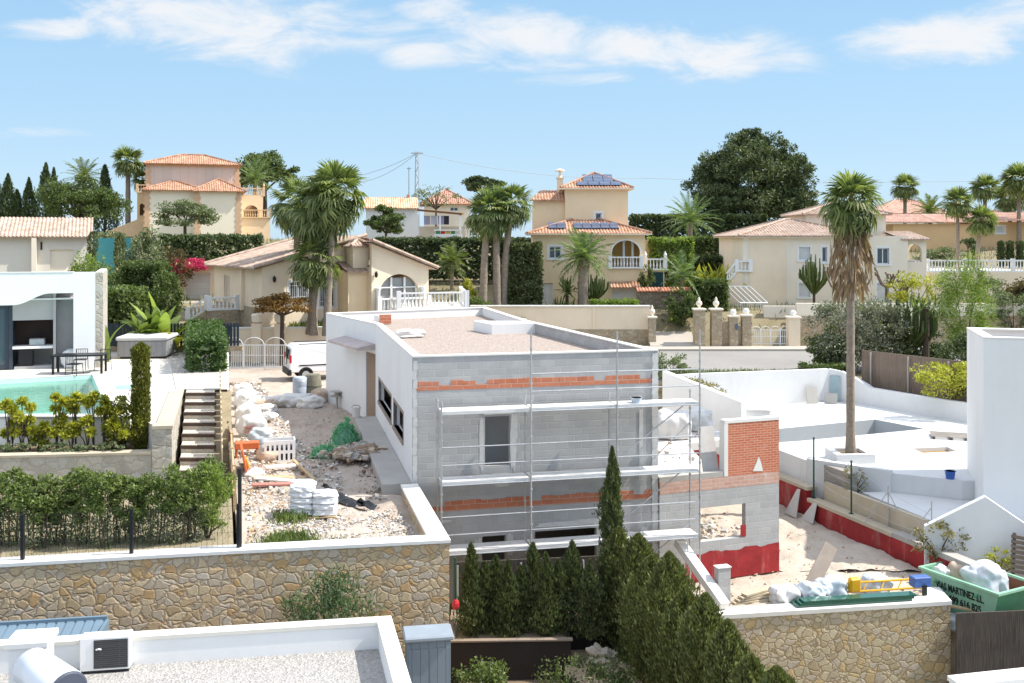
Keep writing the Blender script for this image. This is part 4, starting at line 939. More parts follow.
for k, hh in enumerate((1.7, 1.05, .45)):
    m = MB(); q0 = Vector((bx(37.75) + .2, 37.75, 2.26 + hh + .3)); q1 = Vector((bx(35.6) + .2, 35.6, 2.26 + hh)); q2 = Vector((bx(31.5) + .35, 31.5, 2.3 + hh * .5)); q3 = Vector((bx(31.5) + .35, 31.5, 2.3))
    m.tube([q0, q0.lerp(q1, .5) - Vector((0, 0, .06)), q1, q1.lerp(q2, .5) - Vector((0, 0, .12)), q2], .006, 4); m.build('wire', GALV, t)
for i, (y, lb) in enumerate(((34.0, 'thin galvanised strut post with a raking stay nearest the green fence posts'), (32.0, 'thin galvanised strut post with a raking stay nearest the white stair wall'))):
    t = thing('fence_strut', lb, 'post', (bx(y) + .4, y, 2.3)); MB().tube([(0, 0, 0), (0, 0, 1.35)], .022, 6).build('pole', GALV, t); MB().tube([(0, 0, 1.15), (-.75, .2, 0)], .016, 6).build('stay', GALV, t)
    if i == 0: MB().tube([(0, 0, 1.15), (.5, -.4, -.05)], .016, 6).build('stay', GALV, t)

# ---- green skip with its contents
SK = Vector((12.5, 30.6, .66)); SKR = R(-62); sk = thing('skip', 'green steel skip with black lettering full of rubbish bags beside the stone wall', 'skip', SK, SKR)
SG = plain('green_skip_paint', (.085, .30, .155), .5, var=.2, scale=1.5, stain=.35, dark=(.05, .16, .08)); SGP = plain('faded_green_paint', (.27, .49, .35), .55, var=.12, scale=1.5, stain=.4, dark=(.10, .28, .17)); SRU = plain('rusty_steel', (.20, .085, .05), .8, var=.3, scale=2.5, bump=.3)
# plan: long side along +x, open top; sloping ends
Lt, Lb0, Lb1, Wd, Hh = 2.65, .42, 2.3, 1.8, 1.28
def sk_pts(i): return {'tl': (0, 0, Hh), 'tr': (Lt, 0, Hh), 'bl': (Lb0, .12, 0), 'br': (Lb1, .12, 0), 'tlb': (0, Wd, Hh), 'trb': (Lt, Wd, Hh), 'blb': (Lb0, Wd - .12, 0), 'brb': (Lb1, Wd - .12, 0)}[i]
def plate(nm, ids, mat, th=.05, inw=None):
    v = [Vector(sk_pts(i)) for i in ids]; n = (v[1] - v[0]).cross(v[2] - v[0]).normalized()
    m = MB(); m.add(v + [p - n * th for p in v], [(0, 1, 2, 3), (7, 6, 5, 4), (0, 4, 5, 1), (1, 5, 6, 2), (2, 6, 7, 3), (3, 7, 4, 0)]); return m.build(nm, mat, sk)
plate('side_panel', ('bl', 'br', 'tr', 'tl'), SGP); plate('side_panel', ('brb', 'blb', 'tlb', 'trb'), SRU); plate('end_panel', ('br', 'brb', 'trb', 'tr'), SG); plate('end_panel', ('blb', 'bl', 'tl', 'tlb'), SG); plate('base', ('bl', 'blb', 'brb', 'br'), SRU)
m = MB(); rr = [(0, 0), (Lt, 0), (Lt, Wd), (0, Wd)]; m.slab([(-.05, -.05), (Lt + .05, -.05), (Lt + .05, Wd + .05), (-.05, Wd + .05)], Hh + .002, Hh + .07, [[(.05, .05), (Lt - .05, .05), (Lt - .05, Wd - .05), (.05, Wd - .05)]]); m.build('rim', SGP, sk, bevel=.01)
for x in (.6, 2.0): m = MB(); m.tube([(x, -.06, Hh - .18), (x, -.14, Hh - .2)], .04, 8); m.build('lifting_lug', SG, sk)
INK = plain('black_lettering', (.012, .014, .014), .6)
sl_ = math.atan2(.12, Hh); Mx = Matrix.Rotation(R(90) + sl_ * 1.0, 4, 'X')
def onside(x, z): return Matrix.Translation((x, .12 * (1 - z / Hh) - .012, z)) @ Matrix.Rotation(R(90) + sl_, 4, 'X')
text_mesh('lettering', 'VIAS MARTINEZ S.L.', .30, INK, sk, onside(.55, .90)).scale = (.62, 1, 1)
text_mesh('lettering', '699 616 825', .30, INK, sk, onside(.98, .58)).scale = (.72, 1, 1)
text_mesh('lettering', '2805', .17, INK, sk, onside(1.85, .1))
def sack(name, label, cat, loc, size, mat, seed, rz=0, group=None, tied=False, tilt=0, twist=.16):
    """stuffed sack: rounded box with creases, optionally tied at the neck"""
    from mathutils import noise
    t = thing(name, label, cat, loc, rz, group); bm = bmesh.new(); bmesh.ops.create_cube(bm, size=1); bmesh.ops.subdivide_edges(bm, edges=bm.edges[:], cuts=10, use_grid_fill=True)
    for v in bm.verts:
        p = v.co * 2; k = (abs(p.x) ** 3.4 + abs(p.y) ** 3.4 + abs(p.z) ** 3.4) ** (1 / 3.4); p = p / max(k, .01)
        q = noise.fractal(Vector((p.x * 1.3 + seed, p.y * 1.3, p.z * 1.3)), .8, 2, 4); cr = noise.ridged_multi_fractal(Vector((p.x * 1.8, p.y * 1.8 + seed, p.z * 1.1)), .9, 2.2, 4, 1, 2)
        p = p * (1 + twist * 1.5 * q + .13 * (cr - 1))
        if tied and p.z > .2: f = (p.z - .2) / .8; p.x *= 1 - .75 * f; p.y *= 1 - .75 * f
        if p.z < -.75: p.z = -.75 - (p.z + .75) * .1
        v.co = Vector((p.x * size[0] / 2, p.y * size[1] / 2, (p.z + .78) * size[2] / 1.75))
    me = bpy.data.meshes.new('sack'); bm.to_mesh(me); bm.free(); me.polygons.foreach_set('use_smooth', [True] * len(me.polygons)); sb_ = link('sack_body', me, mat, t); sb_.rotation_euler = (tilt, 0, 0); sd_ = sb_.modifiers.new('smooth', 'SUBSURF'); sd_.levels = sd_.render_levels = 1
    if tied: MB().lathe([(.05, 0), (.035, .05), (.09, .16), (.02, .13)], (0, 0, size[2] * 1.0), 8).build('neck', mat, t)
    return t
BAGW = plain('white_woven_sack', (.68, .67, .65), .7, var=.14, scale=4, stain=.35, dark=(.46, .41, .36), bump=.3)
BAGB = plain('pale_blue_sheet', (.55, .61, .66), .35, var=.15, scale=4, bump=.3)
BAGP = plain('beige_sack', (.55, .43, .33), .85, var=.2, scale=4, bump=.3)
Tsk = Matrix.Translation(SK) @ Matrix.Rotation(SKR, 4, 'Z')
sack('rubbish_bag', 'shiny white rubbish bag bulging highest out of the green skip', 'bag', Tsk @ Vector((1.55, .95, .75)), (1.05, 1.0, .95), plain('shiny_white_plastic', (.66, .68, .72), .3, var=.2, scale=5, bump=.4), 3, .3)
sack('rubbish_bag', 'beige paper rubbish sack at the far end of the green skip', 'bag', Tsk @ Vector((.75, 1.0, .7)), (.85, .9, .8), BAGP, 9, .9)
sack('rubbish_bag', 'off white crumpled bag in the left corner of the green skip', 'bag', Tsk @ Vector((.35, .5, .75)), (.5, .6, .6), BAGW, 12, .2)
t = thing('timber_plank', 'pale timber plank lying in front of the green skip', 'plank', (12.75, 29.1, 1.22)); MB().obox((.7, 0, 0), (1.7, .12, .05), R(-14), 0, roll=R(7)).build('plank', WOOD, t)
sack('plastic_sheet', 'crumpled pale blue plastic sheet on the ground below the green skip', 'sheet', (13.0, 29.3, .6), (1.0, .6, .4), BAGB, 5, -.2)

# ---- materials lying behind the right stone wall
for i, (x, y, sx_, sz, mt, lb) in enumerate(((7.9, 28.95, .8, .5, BAGW, 'white bundle of plastic wrapped sheets nearest the grey block pillar'), (8.75, 29.1, .85, .55, BAGB, 'pale blue plastic wrapped bundle behind the stone wall, in the middle'), (9.35, 29.35, .95, .62, BAGB, 'larger grey blue plastic bundle with a strap beside the leaning board'), (10.9, 29.9, .8, .5, BAGB, 'flat pale blue plastic bundle behind the yellow trestle'))):
    sack('wrapped_bundle', lb, 'bundle', (x, y, 1.46), (sx_, .7, sz), mt, 20 + i, .25, 'plastic bundles behind the stone wall')
t = thing('board', 'grey brown board propped up on the plastic bundles', 'board', (9.0, 30.2, 1.5), R(12)); MB().obox((.35, 0, .6), (.45, .03, 1.55), 0, -.35, roll=R(38)).build('board', plain('grey_board', (.36, .30, .25), .85, var=.15), t)
for i, (x, y, h, rz, lb) in enumerate(((6.05, 28.75, 1.15, .3, 'grey hollow block pillar standing upright by the sloping white beam'),)):
    t = thing('block_pillar', lb, 'block', (x, y, 1.45), rz); MB().box(-.2, .2, -.12, .12, 0, h).build('block', BLOCK, t, bevel=.01); MB().box(-.22, .22, -.14, .14, h + .002, h + .03).build('mortar_bed', CAPW, t)
YEL = plain('yellow_paint', (.72, .40, .02), .45, var=.15)
t = thing('trestle', 'yellow steel trestle frame lying behind the stone wall', 'trestle', (10.35, 29.35, 1.62), R(9))
for k in range(2): m = MB(); m.tube([(-.9, .12 * k, .08 + .22 * k), (1.9, .12 * k, .08 + .22 * k)], .03, 6); m.build('rail', YEL, t)
for k in range(5): m = MB(); m.tube([(-.6 + k * .55, 0, .08), (-.4 + k * .55, .12, .3)], .018, 5); m.build('rung', YEL, t)
m = MB(); m.obox((-.35, -.05, .3), (.36, .2, .42), .1); m.build('hinge_box', YEL, t, bevel=.05)
t = thing('blue_box', 'small blue and black tool box at the end of the yellow trestle', 'box', (12.0, 29.35, 1.64), R(9)); MB().box(-.3, .25, -.15, .15, .2, .5).build('body', plain('blue_crate', (.08, .16, .42), .45, var=.3, scale=8), t, bevel=.02); MB().box(-.05, .08, -.2, -.14, .0, .28).build('latch', BLACKM, t)
t = thing('glass_sheets', 'stack of dark green tinted sheets lying on the coping of the stone wall', 'sheets', (9.6, 28.55, 1.62), R(9)); m = MB()
for k in range(3): m.box(-1.6 + .1 * k, 1.9 + .07 * k, -.12, .28 - .04 * k, .02 + k * .055, .07 + k * .055)
m.build('sheets', plain('green_glass', (.02, .10, .07), .12, var=.2, spec=.6), t)
t = thing('white_beam', 'long white beam sloping down beside the red foot of the block annex', 'beam', (5.15, 30.05, 2.95)); a_ = Vector((5.0, 30.0, 2.95)); b_ = Vector((5.95, 28.0, 1.75)); d_ = (b_ - a_); m = MB(); m.obox(d_ / 2 + (a_ - Vector((5.15, 30.05, 2.95))), (d_.length, .3, .22), math.atan2(d_.y, d_.x), 0, 0, math.atan2(1.2, 2.2)); m.build('beam', CAPW, t)
t = thing('timber_stack', 'small stack of pale boards on the ground by the grey block pillar', 'boards', (7.0, 29.0, 1.5), R(15)); m = MB()
for k in range(4): m.obox((.1 * k, .05 * k, .04 + k * .07), (1.3, .22, .05), .1 * k)
m.build('boards', plain('pale_board', (.56, .47, .33), .8, var=.25, scale=4), t)
for i, (x, y, h, rz, lb) in enumerate(((10.2, 38.8, .75, .5, 'grey stone shard leaning on the red wall, leftmost of three'), (10.85, 38.1, 1.05, .4, 'tall triangular grey shard leaning on the red wall'), (11.25, 37.3, .75, .6, 'broad grey shard leaning on the red wall, nearest the fence step'))):
    t = thing('slab_shard', lb, 'slab', (x - .25, y, 1.5), -1.26, 'broken slabs leaning on the red wall'); m = MB(); m.add([(-.4, 0, 0), (.35, 0, 0), (.25, .28, h), (.0, .3, h * .95), (-.4, .04, 0), (.35, .04, 0)], [(0, 1, 2, 3), (4, 3, 2, 5), (0, 4, 5, 1), (1, 5, 2), (0, 3, 4)]); m.build('shard', plain('pale_stone', (.52, .50, .48), .85, var=.1), t)
debris('rubble_scatter', 700, quad_area([(6.6, 28.6), (13, 29.3), (9.8, 41), (5, 41)]), .032, [CONC, plain('beige_chip', (.5, .42, .32), .9), plain('beige_chip', (.5, .42, .32), .9), plain('red_chip', (.45, .2, .12), .9)], 5, flat(1.5))
debris('rubble_heap', 500, disc_area(6.2, 36, 1.6), .09, [CONC, CAPW, plain('beige_chip', (1, 1, 1))], 6, flat(1.6))
debris('terrace_debris', 90, quad_area([(5, 33), (6.3, 33.5), (8, 41), (3.5, 41.5)]), .05, [CONC, CONC, WOOD, CERAM], 8, flat(4.64))
for i, (x, y, sx_, sz, mt, lb) in enumerate(((5.9, 37.2, 1.3, 1.0, BAGW, 'big white builders bag on the terrace behind the scaffold end'), (7.2, 38.8, 1.0, .8, BAGW, 'smaller white builders bag at the back of the terrace slab'), (5.6, 39.6, .9, .6, BAGP, 'beige bag of sand on the terrace slab'))):
    sack('builders_bag', lb, 'bag', (x, y, 4.63), (sx_, 1.0, sz), mt, 30 + i, .3 * i)
t = thing('leaning_board', 'pale grey board leaning against the left edge of the brick upstand', 'board', (6.35, 31.25, 4.63), R(20)); MB().obox((-.1, .25, .75), (.55, .05, 1.5), 0, -.25).build('board', plain('pale_stone', (1, 1, 1)), t)
# ================================================================ left neighbour: pool terrace, stairs, pool house
DECKT = bricks('pale_terrace_tiles', (.57, .535, .485), (.61, .575, .52), (.48, .44, .40), .9, .9, .01, var=.12)
pl = [(-26, 30.8), (-12.4, 30.8), (-16.8, 40), (-26, 35.5)]
tp = [(-34, 30.25), (-11.3, 30.25), (-10.3, 29.0), (-9.85, 29.0), (-12.05, 36.0), (-10.2, 36.0), (-12.75, 45), (-14.05, 49.6), (-34, 49.6)]
struct('pool_terrace', MB().slab(tp, 3.5, 6.6, [pl]), DECKT)
struct('planting_bed', MB().slab([(-30, 28.8), (-10.3, 28.8), (-10.3, 30.24), (-30, 30.24)], 3.5, 5.82), GARD)
w = thing('stone_wall', 'low pale squared stone wall under the planting bed of yellow green plants', 'wall'); stone_run(w, [(-30, 28.05), (-14.4, 28.25), (-10.36, 28.75)], .35, 4.9, 5.84, STONE2, .07, COP)
w = thing('stone_wall', 'tall pale stone pier wall along the left side of the sleeper stairs', 'wall'); stone_run(w, [(-10.34, 28.72), (-9.8, 28.8), (-11.8, 35.9)], .42, 4.9, 6.56, STONE2, .1, COP)
w = thing('pool_wall', 'white rendered wall holding the pool edge behind the yellow green plants', 'wall'); MB().box(-30, -11.5, 30.1, 30.246, 5.6, 6.64).build('wall', WHITE, w); MB().box(-30, -11.45, 30.06, 30.5, 6.642, 6.70).build('coping', plain('grey_coping', (.5, .49, .47), .85), w, bevel=.01)
pw = thing('swimming_pool', 'turquoise swimming pool in front of the white pool house', 'swimming pool', (-19, 34, 5.2)); ipl = [(p[0] + 19, p[1] - 34) for p in pl]
PT = bricks('pool_mosaic', (.58, .78, .71), (.62, .80, .74), (.66, .80, .76), .3, .3, .01, var=.1); m = MB()
for i in range(4):
    p, q = ipl[i], ipl[(i + 1) % 4]; m.quad((q[0], q[1], 0), (p[0], p[1], 0), (p[0], p[1], 1.39), (q[0], q[1], 1.39))
o = m.build('walls', PT, pw); o.scale = (.998, .998, 1); MB().slab(ipl, -.1, .02).build('floor', PT, pw).scale = (.998, .998, 1)
wm = NT('pool_water', .03, .5); tr = wm.n('BsdfTransparent'); tr.inputs[0].default_value = (.78, .97, .92, 1); gl = wm.n('BsdfGlossy'); gl.inputs['Roughness'].default_value = .04; fr = wm.n('Fresnel'); fr.inputs[0].default_value = 1.33
nb = wm.n('Bump'); nb.inputs['Strength'].default_value = .25; nb.inputs['Distance'].default_value = .05; wm.L.new(wm.noise(2.2, 4, .6, dist=.5), nb.inputs['Height']); wm.L.new(nb.outputs[0], gl.inputs['Normal']); wm.L.new(nb.outputs[0], fr.inputs['Normal'])
mx = wm.n('MixShader'); wm.L.new(fr.outputs[0], mx.inputs[0]); wm.L.new(tr.outputs[0], mx.inputs[1]); wm.L.new(gl.outputs[0], mx.inputs[2]); wm.L.new(mx.outputs[0], wm.N['Material Output'].inputs[0])
MB().add([(p[0], p[1], 1.24) for p in ipl], [(0, 1, 2, 3)]).build('water', wm.mat, pw)
m = MB(); cpts = [Vector((*p, 0)) for p in ipl]; m.slab([p[:2] for p in inset(cpts, -.3)], 1.402, 1.43, [[p[:2] for p in inset(cpts, -.001)]]); m.build('coping', plain('pool_coping', (.66, .64, .60), .8), pw)
# sleeper stairs
st = thing('sleeper_stairs', 'outdoor stairs with dark timber sleepers and gravel treads beside the pool terrace', 'stairs', (-9.74, 29.2, 5.03)); n = 8
for k in range(n):
    f0, f1 = k / n, (k + 1) / n; y0, y1 = 6.8 * f0, 6.8 * f1; z = 1.57 * (k + 1) / n; xl0, xl1 = -2.0 * f0, -2.0 * f1; w0 = 1.02
    m = MB(); m.slab([(xl0 + .0, y0 + .03), (xl0 + w0, y0 + .03), (xl1 + w0, y1 + .1), (xl1, y1 + .1)], 0, z); m.build('tread', gravelm('tread_gravel', (.46, .41, .34), (.55, .50, .43), (.62, .57, .5), 22), st)
    m = MB(); m.box(xl0 - .02, xl0 + w0 + .05, y0, y0 + .118, max(0, z - .08), z + .025); m.build('sleeper', plain('dark_sleeper', (.10, .07, .055), .9, var=.3, scale=4), st, bevel=.01)
struct('gravel_path', MB().slab([(-12.1, 36.0), (-10.25, 36.0), (-12.8, 45), (-14.1, 49.5), (-17.2, 49.5), (-15.4, 45)], 6.3, 6.63), gravelm('path_gravel', (.40, .37, .33), (.48, .45, .41), (.56, .53, .49), 20))
# boundary: weathered plank fence, new battens, black posts with mesh nearer
def fxy(y): return -6.2 - .294 * (y - 22.7)
fe = thing('plank_fence', 'weathered dark plank fence with new timber battens along the edge of the building site', 'fence'); rg = random.Random(5); y = 27.2; k = 0
while y < 47:
    x = fxy(y) - .14; wd_ = rg.uniform(.3, .5); h = rg.uniform(1.15, 1.4) + (.2 if k % 5 == 0 else 0); m = MB(); m.obox((x, y, 4.75 + h / 2 - .2), (.03, wd_, h), .285, rg.uniform(-.03, .03)); m.build('plank', OLDWOOD, fe); y += wd_ * .98; k += 1
for q in range(9):
    y = 27.4 + q * 2.3; m = MB(); m.obox((fxy(y) - .02, y, 5.2), (.09, .07, 1.3), .285, rg.uniform(-.05, .05), 0, rg.uniform(-.08, .02)); m.build('post', WOOD, fe)
for q, zq in ((0, 5.15), (1, 5.75)): 
    a, b = Vector((fxy(27) - .05, 27, zq)), Vector((fxy(46) - .05, 46, zq)); m = MB(); m.obox((a + b) / 2, ((b - a).length, .05, .11), math.atan2((b - a).y, (b - a).x)); m.build('rail', WOOD, fe)
m = MB(); yy = np.arange(36.2, 43, .3)
t = thing('bamboo_screen', 'strip of pale split bamboo edging beside the sleeper stairs', 'screen'); m = MB(); a, b = Vector((fxy(28.6) - .35, 28.6, 5.0)), Vector((fxy(36) - .4, 36, 6.2)); 
for q in range(16): c = a.lerp(b, q / 15); m.obox(c + Vector((0, 0, .55)), (.03, .44, 1.1), .285)
m.build('screen', reedm('split_bamboo', (.42, .31, .18), (.54, .42, .27), (.6, .5, .36)), t)
fe = thing('mesh_fence', 'black steel mesh fence with black posts standing on the coping of the big stone wall', 'fence'); cw0 = Vector((-32, 17.35, 0)); 
def on_coping(u, dy=.2):
    for (p, q) in (((-32, 17.35), (-10.97, 21.4)), ((-10.97, 21.4), (-6.15, 22.32))):
        k = (u - 512) / F; t_ = (k * p[1] - p[0]) / ((q[0] - p[0]) - k * (q[1] - p[1]))
        if -.01 <= t_ <= 1.01: return Vector((p[0] + (q[0] - p[0]) * t_, p[1] + (q[1] - p[1]) * t_ + dy, 5.08))
posts = [on_coping(u) for u in (-95, 18, 128, 236)]
for p in posts: MB().box(p.x - .035, p.x + .035, p.y - .035, p.y + .035, p.z, p.z + .98).build('post', BLACKM, fe)
p = posts[-1]; MB().tube([(p.x + .02, p.y + .05, p.z), (p.x - .0, p.y + .1, p.z + 1.75)], .045, 8).build('post', BLACKM, fe)
for a, b in zip(posts, posts[1:]):
    m = MB(); d = b - a; L_ = d.length; rz = math.atan2(d.y, d.x); nv = int(L_ / .11)
    for i in range(1, nv): c = a.lerp(b, i / nv); m.box(c.x - .0022, c.x + .0022, c.y - .0022, c.y + .0022, c.z + .03, c.z + .95)
    for h in (.06, .35, .65, .94): m.obox((a + b) / 2 + Vector((0, 0, h)), (L_, .005, .005), rz)
    m.build('mesh_panel', BLACKM, fe)
# pool house
ph = thing('pool_house', 'white flat roofed pool house with a curved fascia, dark framed sliding glass and outdoor kitchen', 'house', (-17.3, 42.3, 6.6), R(20)); GREYP = plain('grey_panel', (.44, .43, .42), .7, var=.06)
# local x runs left (negative) from the stone clad right end
MB().box(-.28, 0, 0, 5, 0, 4.02).build('stone_pier', STONE2, ph); MB().box(-1.15, -.284, .01, .25, 0, 4.05).build('white_pier', WHITE, ph); MB().box(-.283, -.03, .03, 4.9, 4.022, 4.06).build('pier_cap', CAPW, ph)
m = MB(); n = 12                                                    # fascia whose underside sweeps up towards the pier
xs_ = [-14] + [-3.4 + 1.35 * i / n for i in range(n + 1)] + [-1.152]
def zb(x): f = min(1, max(0, (x + 3.4) / 1.35)); f = f * f * (3 - 2 * f); return 2.72 + .46 * f
for a, b in zip(xs_, xs_[1:]):
    m.add([(a, 0, zb(a)), (b, 0, zb(b)), (b, 0, 4.04), (a, 0, 4.04), (a, 1.1, zb(a)), (b, 1.1, zb(b)), (b, 1.1, 4.04), (a, 1.1, 4.04)], [(0, 1, 2, 3), (5, 4, 7, 6), (1, 0, 4, 5), (3, 2, 6, 7)])
m.build('fascia', WHITE, ph); MB().box(-14, -.285, 1.102, 5, 3.5, 3.62).build('roof', RGRAV, ph); MB().box(-14, -1.152, -.02, .2, 4.042, 4.08).build('parapet_coping', CAPW, ph)
MB().box(-1.9, -.285, .9, 1.05, 0, 3.5).build('rear_wall', GREYP, ph); MB().box(-1.95, -1.85, .35, .898, 0, 3.3).build('side_pier', GREYP, ph); MB().box(-14, -1.96, 2.3, 2.45, 0, 3.5).build('rear_wall', WHITE, ph)
MB().box(-3.45, -1.96, .55, 1.3, .0, .12).build('kitchen_base', GREYP, ph); MB().box(-3.5, -1.96, .4, 1.3, .86, .96).build('worktop', WPAINT, ph); MB().box(-3.5, -1.96, .5, 1.3, 2.05, 3.3).build('hood', GREYP, ph); MB().box(-3.5, -1.97, 1.25, 1.3, .962, 2.048).build('niche_back', plain('dark_niche', (.035, .018, .015), .7), ph)
MB().box(-2.9, -2.3, .65, 1.1, .962, 1.25).build('grill', GALV, ph, bevel=.03); MB().box(-3.3, -2.75, .6, 1.1, .122, .82).build('fridge', BLACKM, ph, bevel=.02)
DKF = plain('dark_frame', (.045, .06, .08), .4)
window(ph, -12.6, .55, .04, 8.95, 2.64, 3, frame=DKF, glass=glassm('tinted_glass', (.05, .085, .10), .03), fw=.16, name='sliding_door'); MB().box(-3.64, -3.5, .5, 2.3, 0, 2.71).build('side_jamb', DKF, ph)
MB().box(-14, -.3, .3, 2.4, 2.9, 2.96).build('soffit', WPAINT, ph)
t = thing('dining_table', 'long black framed outdoor table beside the pool', 'table', (-17.55, 40.6, 6.6), R(10)); MB().box(-1.0, .98, -.45, .45, .71, .77).build('top', BLACKM, t, bevel=.005)
for q in ((-.96, -.42), (.88, -.42), (-.96, .34), (.88, .34)): MB().box(q[0], q[0] + .08, q[1], q[1] + .08, 0, .708).build('leg', BLACKM, t)
def chair(label, loc, rz, grp):
    t = thing('patio_chair', label, 'chair', loc, rz, grp); m = MB()
    m.box(-.24, .24, -.22, .24, .43, .46); m.build('seat', BLACKM, t)
    for q in ((-.22, -.2), (.22, -.2), (-.22, .22), (.22, .22)): MB().tube([(q[0] * 1.1, q[1] * 1.15, 0), (q[0], q[1], .44 if q[1] < 0 else .85)], .014, 6).build('leg', BLACKM, t)
    m = MB()
    for k in range(7): m.tube([(-.21 + k * .07, .23, .46), (-.21 + k * .07, .27, .84)], .008, 5)
    m.tube([(-.23, .27, .85), (.23, .27, .85)], .014, 6); m.build('backrest', BLACKM, t); return t
chair('black wire patio chair behind the middle of the black table', (-17.9, 41.5, 6.6), .2, 'patio chairs round the black table'); chair('black wire patio chair behind the right end of the black table', (-16.95, 41.4, 6.6), -.15, 'patio chairs round the black table')
chair('black wire patio chair tucked in at the near side of the black table', (-17.5, 40.0, 6.6), 3.0, 'patio chairs round the black table')
sack('bean_bag', 'white bean bag on the floor below the outdoor kitchen', 'bean bag', (-18.6, 42.4, 6.6), (.8, .8, .75), plain('white_cotton', (.74, .74, .73), .9), 44)
t = thing('hot_tub', 'grey panelled hot tub with a pale cover between the bird of paradise plants', 'hot tub', (-16.9, 46.4, 6.63), R(6)); MB().box(-1.1, 1.1, -1, 1, .06, .8).build('cabinet', bricks('tub_panels', (.26, .26, .27), (.30, .30, .31), (.16, .16, .17), .24, 2, .01), t, bevel=.05); MB().box(-1.16, 1.16, -1.06, 1.06, .802, .97).build('cover', plain('tub_cover', (.55, .56, .57), .6), t, bevel=.05); MB().box(-1.0, 1.0, -.9, .9, 0, .058).build('base', BLACKM, t)
t = thing('slatted_fence', 'dark blue grey upright slat fence behind the hot tub', 'fence', (-20.6, 48.4, 6.6), R(2)); m = MB()
for k in range(46): m.box(k * .16, k * .16 + .12, 0, .03, .25, 1.35)
m.build('slats', DKF, t); MB().box(0, 7.4, .032, .07, .4, .48).build('rail', DKF, t); MB().box(-.1, 7.5, -.05, .12, 0, .245).build('plinth', STONE3, t)
struct('pool_shower_mat', MB().slab([(-14.3, 36.2), (-13.2, 36.4), (-13.6, 37.3), (-14.7, 37.1)], 6.602, 6.62), plain('blue_mat', (.30, .50, .52), .7))

# ================================================================ our own roof in the foreground
ORF = gravelm('white_roof_gravel', (.26, .25, .235), (.36, .345, .325), (.45, .43, .405), 26)
rf = thing('flat_roof', 'near gravelled flat roof with a cream white parapet at the bottom left', 'roof', (0, 0, 4.0)); c1 = Vector((-2.27, 18.62, 0)); dirl = Vector((-math.cos(R(9.5)), -math.sin(R(9.5)), 0)); dirn = Vector((.235, -1, 0)).normalized(); c0 = c1 + dirl * 16; c2 = c1 + dirn * 8
pp = [c2, c1, c0]; CAPC = plain('cream_cap', (.74, .70, .62), .85, var=.06, stain=.3, dark=(.55, .46, .32), scale=1.3)
stone_run(rf, [tuple(p[:2]) for p in pp], .24, -3.2, .93, WHITE, .07, CAPC, .02, 'parapet')
MB().slab([tuple(c2[:2]), tuple((c1 + dirn * .1 + dirl * .1)[:2]), tuple(c0[:2]), tuple((c0 + dirn * 9)[:2])], .2, .5).build('gravel', ORF, rf)
T_ = thing('solar_water_heater', 'white solar water heater tank on a frame on the near roof', 'water heater', (-7.15, 15.45, 4.5), R(-42)); TW = plain('white_enamel', (.72, .75, .80), .25, var=.03)
m = MB(); m.tube([(-.65, 0, .72), (-.62, 0, .72), (.62, 0, .72), (.65, 0, .72)], [.27, .3, .3, .27], 24); m.build('tank', TW, T_, smooth=True)
m = MB(); m.tube([(.652, 0, .72), (.69, 0, .72), (.70, 0, .72)], [.3, .27, .1], 24); m.build('end_cap', plain('dark_cap', (.07, .08, .11), .5), T_, smooth=True)
m = MB(); m.tube([(.65, .1, .62), (.8, .1, .6), (.85, .1, .2)], .02, 6); m.build('pipe', GALV, T_)
for q in (-.5, .5): m = MB(); m.tube([(q, -.3, 0), (q, -.2, .45)], .02, 6); m.tube([(q, .3, 0), (q, .2, .45)], .02, 6); m.tube([(q, -.3, .4), (q, .3, .4)], .02, 6); m.build('frame', GALV, T_)
T_ = thing('solar_collector', 'slate blue solar collector panel lying beside the water heater tank', 'solar panel', (-6.35, 15.5, 4.52), R(-42)); MB().obox((0, -.1, .2), (2.0, 1.1, .08), 0, R(-14)).build('collector', plain('slate_panel', (.12, .165, .21), .3, var=.08), T_, bevel=.01); MB().box(-.9, .9, -.5, -.45, 0, .06).build('bracket', GALV, T_)
T_ = thing('air_conditioner', 'white air conditioning unit with a dark grille against the near parapet', 'air conditioner', (-7.05, 17.25, 4.5), R(9.5)); MB().box(-.40, .42, .06, .36, .05, .62).build('casing', WPAINT, T_, bevel=.01); MB().box(-.17, .39, .046, .058, .09, .58).build('grille', bricks('ac_grille', (.045, .045, .045), (.06, .06, .06), (.12, .12, .12), .6, .035, .006), T_); MB().tube([(-.13, .045, .42), (-.08, .02, .44), (-.05, .045, .42)], .015, 5).build('handle', WPAINT, T_); MB().box(-.38, .4, .08, .3, 0, .048).build('foot', BLACKM, T_)
T_ = thing('vent_box', 'white roof vent box behind the water heater tank', 'vent', (-7.95, 16.55, 4.5), R(9.5)); MB().box(-.28, .28, -.25, .25, 0, .85).build('shaft', WHITE, T_); MB().box(-.34, .34, -.31, .31, .852, .95).build('cap', CAPW, T_, bevel=.01)
T_ = thing('lean_to_roof', 'blue grey corrugated metal lean-to roof below the stone wall', 'roof', (-8.3, 20.0, 3.88), R(9.5)); BLU = plain('blue_grey_metal', (.17, .245, .31), .45, .2, var=.08, scale=1.5); m = MB()
for k in range(52):
    x = -9.6 + k * .185; m.add([(x, -1.0, 0), (x + .12, -1.0, 0), (x + .12, .62, .3), (x, .62, .3), (x + .14, -1.0, -.03), (x + .185, -1.0, -.03), (x + .185, .62, .27), (x + .14, .62, .27)], [(0, 1, 2, 3), (1, 4, 7, 2), (4, 5, 6, 7)]); 
